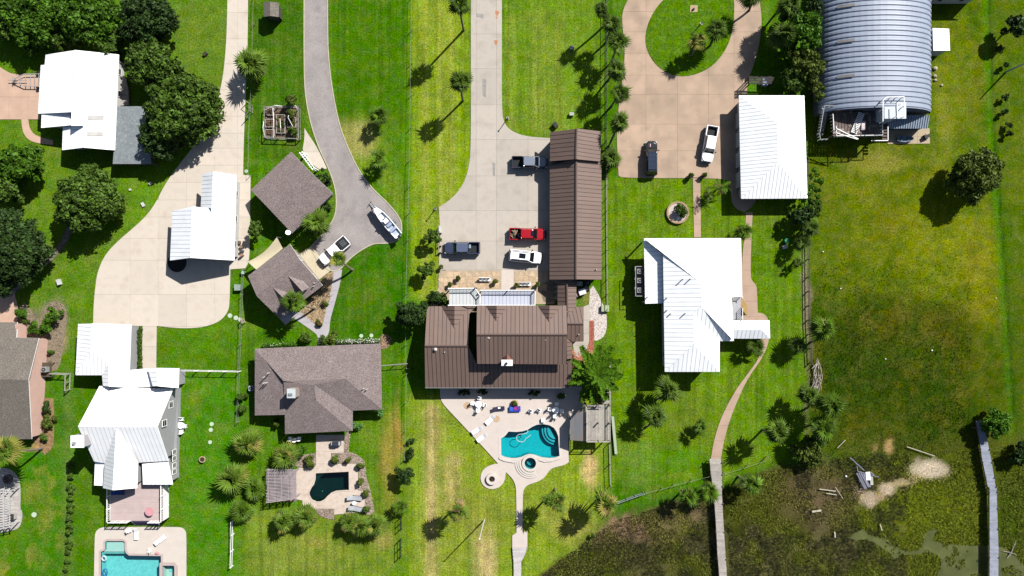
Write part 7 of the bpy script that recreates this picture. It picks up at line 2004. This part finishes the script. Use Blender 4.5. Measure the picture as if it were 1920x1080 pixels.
fence([(1158,940),(1190,928),(1206,923)],'grey gate like rail between the straw palm and the lawn',1.2,2,(.4,1.1),M('grey_rail',(150,166,160)),rw=.1,pw=.14)
fence([(1210,921),(1240,914),(1262,907),(1330,890),(1352,886)],'thin wire fence along the marsh left of the boardwalk',1.1,3.6,(1.05,),GPM,rw=.03,pw=.1)
fence([(1356,886),(1400,872),(1430,862),(1437,855)],'thin wire fence along the marsh right of the boardwalk',1.1,4.5,(1.05,),GPM,rw=.03,pw=.1)
fence([(465,192),(474,199),(474,212),(466,222)],'small metal gate frame beside the cream driveway',1.6,1.4,(.1,.8,1.55),GPM,rw=.06,pw=.09,name='gate')
fence([(457,598),(460,604)],'small garden gate beside the three stepping stones',1.4,.7,(.1,.7,1.35),M('cream_rail',(214,196,176)),rw=.08,pw=.12,name='gate')
fence([(766,690),(774,690)],'bird perch frame at the fence left of the brown house',1.2,.8,(1.15,),DKF,rw=.05,pw=.06,name='gate')
# bird box post near fence
# ---------------------------------------------------------------- fenced vegetable garden
q2=lambda x,y:(440+x/4,y/4)
vg=empty('garden_enclosure','weathered rectangular frame with white hoops round the raised garden beds','frame',W(*q2(350,920)))
v0=vg.location.copy(); V_=lambda x,y,h:W(*q2(x,y),h)-v0
crn=[(222,800),(476,796),(478,1040),(220,1030)]
for i in range(4):
    a,b_=V_(*crn[i],1.1),V_(*crn[(i+1)%4],1.1); MB().bar(a,b_,.1).bar(a-Vector((0,0,.9)),b_-Vector((0,0,.9)),.08).obj('rail', GPM, vg)
    for t in (0,.33,.66): p=a.lerp(b_,t); MB().box((p.x,p.y,.6),(.12,.12,1.2)).obj('post', POSTM, vg)
for (p,q,r_) in (((218,830),(300,790),(380,800)),((285,800),(292,900),(290,1035)),((340,890),(345,960),(350,1010)),((425,800),(400,880),(470,1010)),((218,900),(212,960),(230,1030)),((430,800),(455,790),(478,830))):
    a,m_,b_=V_(*p,.9),V_(*q,1.9),V_(*r_,.9); MB().tube([a.lerp(m_,0),a.lerp(m_,.6)*.55+m_*.25+a*.2,m_,b_.lerp(m_,.5)+Vector((0,0,.15)),b_],.035,6).obj('hoop', WP, vg)
soil=MB().prism(g([q2(*c) for c in crn]),0,.05).obj('soil', M('garden_soil',(120,96,76),var=.25,scale=2,fine=.3), vg); soil.location=(-v0.x,-v0.y,0)
for (x0,y0,x1,y1,c_,pal,l) in ((240,812,300,870,(150,110,80),'dry','upper left raised bed of the fenced garden'),(236,898,300,958,(150,110,80),'dry','middle left raised bed of the fenced garden'),(232,975,306,1028,(150,110,80),'dry','lower left raised bed of the fenced garden'),(318,864,384,1004,(60,90,40),'mid','long green raised bed in the middle of the fenced garden'),(400,884,466,960,(110,80,60),'olive','right raised bed of the fenced garden')):
    a,b_=W(*q2(x0,y0)),W(*q2(x1,y1)); cx_2,cy_2=(a.x+b_.x)/2,(a.y+b_.y)/2; w_,d_=b_.x-a.x,a.y-b_.y
    rb=empty('raised_bed',l,'raised bed',(cx_2,cy_2,.05))
    for s in (-1,1): MB().box((0,s*(d_/2-.04),.2),(w_,.09,.4)).obj('board', WOODG, rb); MB().box((s*(w_/2-.04),0,.2),(.09,d_-.18,.4)).obj('board', WOODG, rb)
    MB().box((0,0,.16),(w_-.18,d_-.18,.3)).obj('soil', M('bed_soil',(104,76,58),var=.25,fine=.3), rb)
    link('foliage', leaves_mesh('foliage',[(rnd.uniform(-w_/2+.2,w_/2-.2),rnd.uniform(-d_/2+.2,d_/2-.2),.4,.22) for _ in range(int(w_*d_*3))],26,.1,LEAF[pal],int(x0+y0)), rb)
T(*q2(415,755),11,1.6,'olive','spiky olive shrub at the top corner of the fenced garden',name='shrub',leaf=.16)
T(*q2(430,860),9,1.4,'olive','olive shrub inside the right side of the fenced garden',name='shrub',leaf=.14)
T(*q2(440,985),9,1.0,'mid','green shrub in the lower right corner of the fenced garden',name='shrub',leaf=.14)
# ---------------------------------------------------------------- hut deck, stairs and landing
hd=empty('hut_deck','cluttered dark timber deck with white railings at the front of the arched steel hut','deck',W(1600,225)); h0=hd.location.copy()
HQ=lambda x,y,h:W(1520+x/8,180+y/8,h)-h0
DKB=M('dark_deck_board',(118,104,100),var=.25,scale=1.2,fine=.25,objv=.25,rough=.9); HH=3.4
xa_,xb_=HQ(330,300,HH).x,HQ(1075,300,HH).x; yb2,ya2=HQ(330,600,HH).y,HQ(330,165,HH).y
for i in range(17):
    x_=xa_+(i+.5)*(xb_-xa_)/17; MB().box((x_,(ya2+yb2)/2,HH+rnd.uniform(-.01,.01)),((xb_-xa_)/17-.07,ya2-yb2,.05)).obj('plank', DKB, hd)
for i in range(5): y_=yb2+(i+.5)*(ya2-yb2)/5; MB().box(((xa_+xb_)/2,y_,HH-.12),(xb_-xa_,.1,.16)).obj('joist', POSTM, hd)
for (a_,b_) in (((205,145),(1010,140)),((335,270),(350,510)),((385,450),(390,595)),((390,598),(1080,585)),((1080,585),(1080,390)),((205,150),(140,545)),((135,560),(145,645)),((145,650),(260,645))):
    a,b2_=HQ(*a_,HH+1),HQ(*b_,HH+1); MB().bar(a,b2_,.09,.07).obj('rail', TRIM_W if a_[0]>300 else M('grey_rail_paint',(176,178,176)), hd)
    mb=MB(); k=max(2,int((b2_-a).length/.45))
    for i in range(k+1): p=a.lerp(b2_,i/k); mb.box((p.x,p.y,HH+.45),(.05,.05,1.0))
    mb.obj('baluster', TRIM_W, hd)['kind']='stuff'
MB().bar(HQ(390,490,HH+1.1),HQ(715,645,HH+.9),.12).bar(HQ(390,555,HH+1.1),HQ(700,650,HH+.9),.1).obj('loose_rail', TRIM_W, hd)
for (x,y) in ((340,590),(700,590),(1070,590),(340,300),(1070,300),(700,300)): p=HQ(x,y,HH); MB().box((p.x,p.y,HH/2),(.2,.2,HH)).obj('post', POSTM, hd)
for i in range(13):
    z=HH-.1-i*.25; p=HQ(215-i*6,195+i*33,z); MB().box((p.x,p.y,z),(.95,.27,.05)).obj('tread', M('pale_tread',(206,206,208),var=.05), hd)
for s in (0,1): MB().bar(HQ(165+s*95,185,HH-.2),HQ(95+s*90,600,.3),.08,.25).obj('stringer', POSTM, hd)
lw=HQ(1000,680,HH-1.4)
for i in range(6): p=HQ(1100,420+i*45,2.4); MB().box((p.x,p.y,2.4),(.9,.3,.05)).obj('tread', DKB, hd)
for (a_,b_) in (((1160,460),(1160,665)),((1160,668),(910,670))): MB().bar(HQ(*a_,3.2),HQ(*b_,3.2),.12,.06).obj('rail', TRIM_W, hd)
tc=empty('timber_clutter','loose grey brown boards and scraps strewn over the dark hut deck','scrap',(h0.x,h0.y,HH)); CLM=M('clutter_board',(172,158,148),var=.3,scale=2,objv=.4,rough=.9)
for i in range(26):
    p=HQ(rnd.uniform(380,960),rnd.uniform(200,560),HH); a=rnd.choice((0,1.57,rnd.uniform(0,3))); l=rnd.uniform(.35,1.3); w=rnd.uniform(.08,.4)
    MB().box((p.x,p.y,.06+.05*i/26),(l,w,.05),rz=a).obj('board', CLM, tc)
for i in range(9):
    p=HQ(rnd.uniform(100,200),rnd.uniform(260,640),1.2); MB().bar((p.x,p.y,-2.2),(p.x+rnd.uniform(-.4,.4),p.y+rnd.uniform(-.8,.8),-2.2+rnd.uniform(.3,1.6)),.12).obj('board', CLM, tc)
# ladder on the deck
p=HQ(705,405,HH+.25); ld=empty('ladder','white slatted ladder lying across the dark hut deck','ladder',(h0.x+p.x,h0.y+p.y,HH+.25),R(68))
for s in (-1,1): MB().box((0,s*.45,0),(3.6,.07,.09)).obj('rail', TRIM_W, ld)
for i in range(13): MB().box((-1.65+i*.275,0,.03),(.15,.86,.05)).obj('slat', TRIM_W, ld)
for (x,y,d_,c_,l,n2_) in ((400,212,(1.4,.45,.3),(206,156,96),'tan kayak shaped object on the dark hut deck','driftwood_log'),(775,450,(.7,1.4,.3),(236,220,220),'pale board leaning on the dark hut deck beside the ladder','board_sheet'),(520,230,(1.1,.5,.4),(90,76,76),'dark crate near the upper rail of the hut deck','storage_crate'),(690,215,(1.6,.6,.5),(30,28,32),'black bench near the upper rail of the hut deck','storage_crate')):
    q=HQ(x,y,HH); o=MB().blob((0,0,d_[2]/2),d_[0]/2,d_[1]/2,d_[2]/2,12,6).obj(n2_, M('deck_item_'+n2_+str(0 if c_[0]>80 else 1),c_,var=.15)) if 'kayak' in l else MB().box((0,0,d_[2]/2),d_).box((0,0,d_[2]+.03),(d_[0]*.8,d_[1]*.8,.05)).obj(n2_, M('deck_item_'+('pale' if c_[0]>200 else 'dark' if c_[0]>60 else 'black'),c_,var=.15))
    o.location=(h0.x+q.x,h0.y+q.y,HH+.03); tag(o,l,'item')
# landing box on the roof with railings
lb=empty('roof_landing','white stair landing with railings rising over the front of the arched steel hut','landing',W(1672,205)); l0=lb.location.copy()
LQ=lambda x,y,h:W(1520+x/8,180+y/8,h)-l0
zz=6.0; a,b_=LQ(1095,105,zz),LQ(1290,335,zz)
MB().box(((a.x+b_.x)/2,(a.y+b_.y)/2,zz/2+.1),(b_.x-a.x,a.y-b_.y,zz)).obj('tower', M('pale_blue_siding',(196,206,224),var=.03), lb)
MB().box(((a.x+b_.x)/2+.7,(a.y+b_.y)/2,zz+.16),(b_.x-a.x+1.4,a.y-b_.y+.2,.1)).obj('landing_floor', M('ice_white',(226,234,244),var=.02), lb)
for (p_,q_) in (((1085,60),(1140,15)),((1085,60),(1085,380)),((1400,10),(1415,300)),((1415,300),(1290,305)),((1295,100),(1300,290)),((1140,15),(1400,10))):
    MB().bar(LQ(*p_,zz+1.2),LQ(*q_,zz+1.2),.12,.07).obj('rail', TRIM_W, lb)
for (x,y) in ((1140,15),(1225,12),(1310,10),(1400,10),(1410,150),(1415,300),(1290,305),(1085,60),(1085,200),(1085,380)): p=LQ(x,y,zz+1.2); MB().box((p.x,p.y,zz+.6),(.09,.09,1.2)).obj('post', TRIM_W, lb)
# concrete pad, motorbike like clutter, rowing boat
pave('pavement', Z(8,1520,180,(1150,500),(1780,485),(1785,715),(1150,720)), M('sand_pad',(206,186,156),var=.08,rough=.85), K_TAN_J, [1700,1720], [256], sm=0)
c=W(1695,261,.1); rbt=empty('rowing_boat','small grey blue rowing boat beside the arched steel hut','boat',(c.x,c.y,.1))
hull=MB(); st2=[(-1.4,.3,.1),(-.8,.52,0),(0,.58,0),(.8,.45,.04),(1.4,.08,.16)]
for (x_,w_,u_) in st2: hull.v+=[(x_,0,u_),(x_,-w_,.42+u_),(x_,-w_*.85,.43+u_),(x_,-w_*.7,.16+u_),(x_,w_*.7,.16+u_),(x_,w_*.85,.43+u_),(x_,w_,.42+u_)]
for i in range(4):
    for k in range(7): j=(k+1)%7; hull.f.append((i*7+k,(i+1)*7+k,(i+1)*7+j,i*7+j)); hull.mi.append(0)
hull.f.append(tuple(range(7))); hull.mi.append(0); hull.obj('hull', M('grey_blue_boat',(130,150,172)), rbt)
for x_ in (-.6,.5): MB().box((x_,0,.36),(.25,.9,.05)).obj('seat', M('boat_plank',(90,110,130)), rbt)
c=W(1735,257,.1); gl=empty('yard_cart','black two wheeled cart on the sandy concrete pad by the hut','cart',(c.x,c.y,.07),.4)
MB().box((0,0,.5),(.9,.55,.35)).obj('tub', BPLAST, gl); MB().bar((.4,-.2,.6),(1.0,-.2,.9),.05).bar((.4,.2,.6),(1.0,.2,.9),.05).obj('handle', BPLAST, gl)
for s in (-1,1): MB().tube([(-.1,s*.3,.25),(-.1,s*.4,.25)],.25,12).obj('wheel', TYRE, gl)
# ---------------------------------------------------------------- driftwood and debris
def pile(label, cx_,cy_, rx,ry, n, L_, w_, mat, name='driftwood_pile', ang=None, zmax=.6):
    c=W(cx_,cy_); o=empty(name,label,'driftwood',(c.x,c.y,0))
    for i in range(n):
        x_,y_=rnd.uniform(-rx,rx),rnd.uniform(-ry,ry); a=(ang+rnd.uniform(-.5,.5)) if ang is not None else rnd.uniform(0,3.14); l=L_*rnd.uniform(.5,1.1); z=rnd.uniform(.08,zmax)
        dx,dy=l/2*math.cos(a),l/2*math.sin(a); MB().tube([(x_-dx,y_-dy,z),(x_+.1,y_,z+.05),(x_+dx,y_+dy,z+rnd.uniform(-.05,.1))],[w_*rnd.uniform(.6,1.2),w_*rnd.uniform(.5,1),w_*.4],6).obj('branch' if name!='board_heap' else 'board', mat, o)
    return o
DW=M('driftwood',(206,194,182),var=.15,scale=2,objv=.2,rough=.9)
pile('heap of bleached driftwood along the right hand fence',1529,703,.75,2.2,46,1.8,.07,DW,ang=1.4,zmax=.7)
bh=empty('board_heap','heap of grey salvaged boards beside bare sand in the marsh','debris',W(1625,892)); bh0=bh.location.copy()
D_=lambda x,y,h:W(1570+x/7.713,820+y/7.713,h)-bh0
GB=M('grey_salvage',(150,150,170),var=.15,scale=1.5,objv=.25,rough=.9)
for (p,q,w_) in (((185,290),(390,480),.14),((275,380),(300,500),.1),((300,490),(600,575),.14),((480,500),(530,545),.12),((280,515),(400,745),.22),((310,510),(420,740),.24),((335,505),(440,700),.22),((360,510),(430,690),.2),((380,520),(450,720),.2),((300,560),(330,700),.12),((330,760),(365,710),.16),((430,640),(480,720),.2)):
    z=rnd.uniform(.15,.5); MB().bar(D_(*p,z),D_(*q,z+.1),w_,.06).obj('board', GB, bh)
MB().bar(D_(440,500,.5),D_(450,620,.5),.75,.05).obj('panel', WP2, bh)
MB().bar(D_(490,560,.3),D_(500,690,.3),.5,.05).obj('panel', M('pale_salvage',(206,206,200)), bh)
for (p,q,w_,l) in (((1700.6,837.6),(1752.7,855),.12,'long yellowish pole lying in the grass above the bare sand'),((1570,840),(1585,825),.1,'curved white branch at the edge of the marsh, left of the board heap'),((1536,917),(1567,921),.14,'pale plank in the dry grass, left of the bare sand'),((1549,925),(1569,928),.12,'shorter pale plank just below another in the dry grass'),((1566,913),(1580,934),.08,'thin yellow stick in the dry grass'),((1522.6,959.5),(1540,957),.3,'broad white board in the dark marsh grass'),((1565,997),(1566,1008),.18,'short upright looking plank near the marsh pool'),((1650,983),(1654,995),.14,'short plank at the upper edge of the marsh pool')):
    a,b_=W(*p,.35),W(*q,.4); o=MB().bar(a-a,b_-a,w_,.07).bar((b_-a)*.45,(b_-a)*.45+Vector((.12,.15,.02)),w_*.5).obj('driftwood_plank', M('pale_drift',(214,206,184),var=.12)); o.location=a; tag(o,l,'driftwood')
c=W(1895,1037,.2); sn=empty('snag','bleached dead branch standing in the water right of the blue grey boardwalk','branch',(c.x,c.y,-.1))
MB().tube([(-.5,-.9,.1),(0,0,.35),(.6,2.2,.7)],[.09,.1,.05],6).obj('trunk', DW, sn); MB().tube([(-1.3,.3,.2),(0,.1,.35),(1.0,-.3,.3)],[.04,.06,.03],5).obj('branch', DW, sn)
for (x,y,s_,l) in ((1576,541,.2,'small white stone in the upper half of the rough field'),(1747,657,.25,'white stone in the middle of the rough field'),(1660,673,.2,'smaller white stone left of the middle of the rough field'),(1867,559,.16,'pale stone near the mown strip at the right'),(1586,893,.3,'white topped dark object in the marsh'),(1543,472,.2,'tiny white stone beside the right hand fence')):
    c=W(x,y,.1); s_*=.62; o=MB().blob((0,0,.05),s_,s_*.8,s_*.6,8,5,jit=.15).obj('stone', WP2); o.location=(c.x,c.y,.12); tag(o,l,'stone')
for (x,y,s_,l) in ((1752,129,.42,'pale rock at the top of the rock line right of the arched hut'),(1752,143,.35,'second pale rock right of the arched hut'),(1753,151,.3,'third pale rock right of the arched hut'),(1765,160,.25,'small rock beside the stick right of the arched hut')):
    c=W(x,y); o=MB().blob((0,0,s_*.4),s_,s_*.8,s_*.6,9,5,jit=.18).obj('rock', M('pale_rock',(206,196,170),var=.15)); o.location=(c.x,c.y,0); tag(o,l,'rock')
for i,(x,y,l) in enumerate(((1472,452,'green barrel in the shrubs beside the right hand lawn'),)):
    c=W(x,y); o=empty('barrel',l,'barrel',(c.x,c.y,0)); MB().cyl((0,0),.4,0,.9,16).obj('shell', M('barrel_green',(40,150,100)), o); MB().cyl((0,0),.36,.9,.93,16).obj('lid', M('barrel_lid',(60,180,120)), o)
gadget(1470,463,(.7,.6,.5),M('white_fix',(226,228,224)),'white crate in the shrubs beside the right hand lawn','storage_bin','bin',rz=.3)
for i in range(4):
    gadget(452+i*4-2 if i<2 else 455,455+i*8,(.35,.5,.4+.1*i),M('yard_junk_%s'%('abcd'[i]),((120,100,80),(160,140,120),(90,90,90),(190,150,130))[i]),('brown box','tan box','grey box','rose tinted box')[i]+' in the clutter strip right of the carport','storage_box','box',z=.08,rz=i*.7)
# bare branches heap bed plants near guest house
pile('tangle of bare brown branches over the pebble bed by the guest house',604,557,1.6,1.3,26,1.5,.03,M('brown_twig',(92,72,58),var=.3),name='brush_pile',ang=.8,zmax=.9)
for (x,y,l) in ((609,569,'pink flowering shrub beside the lavender path, upper'),(599,606,'pink flowering shrub at the lower tip of the pebble bed')): 
    o=T(x,y,6,.6,'olive',l,name='shrub',leaf=.12,trunk=False)
    link('blossom', leaves_mesh('blossom', [(0,0,.7,.4)], 40, .09, M('pink_blossom',(206,70,110)), int(x)), o)['kind']='stuff'
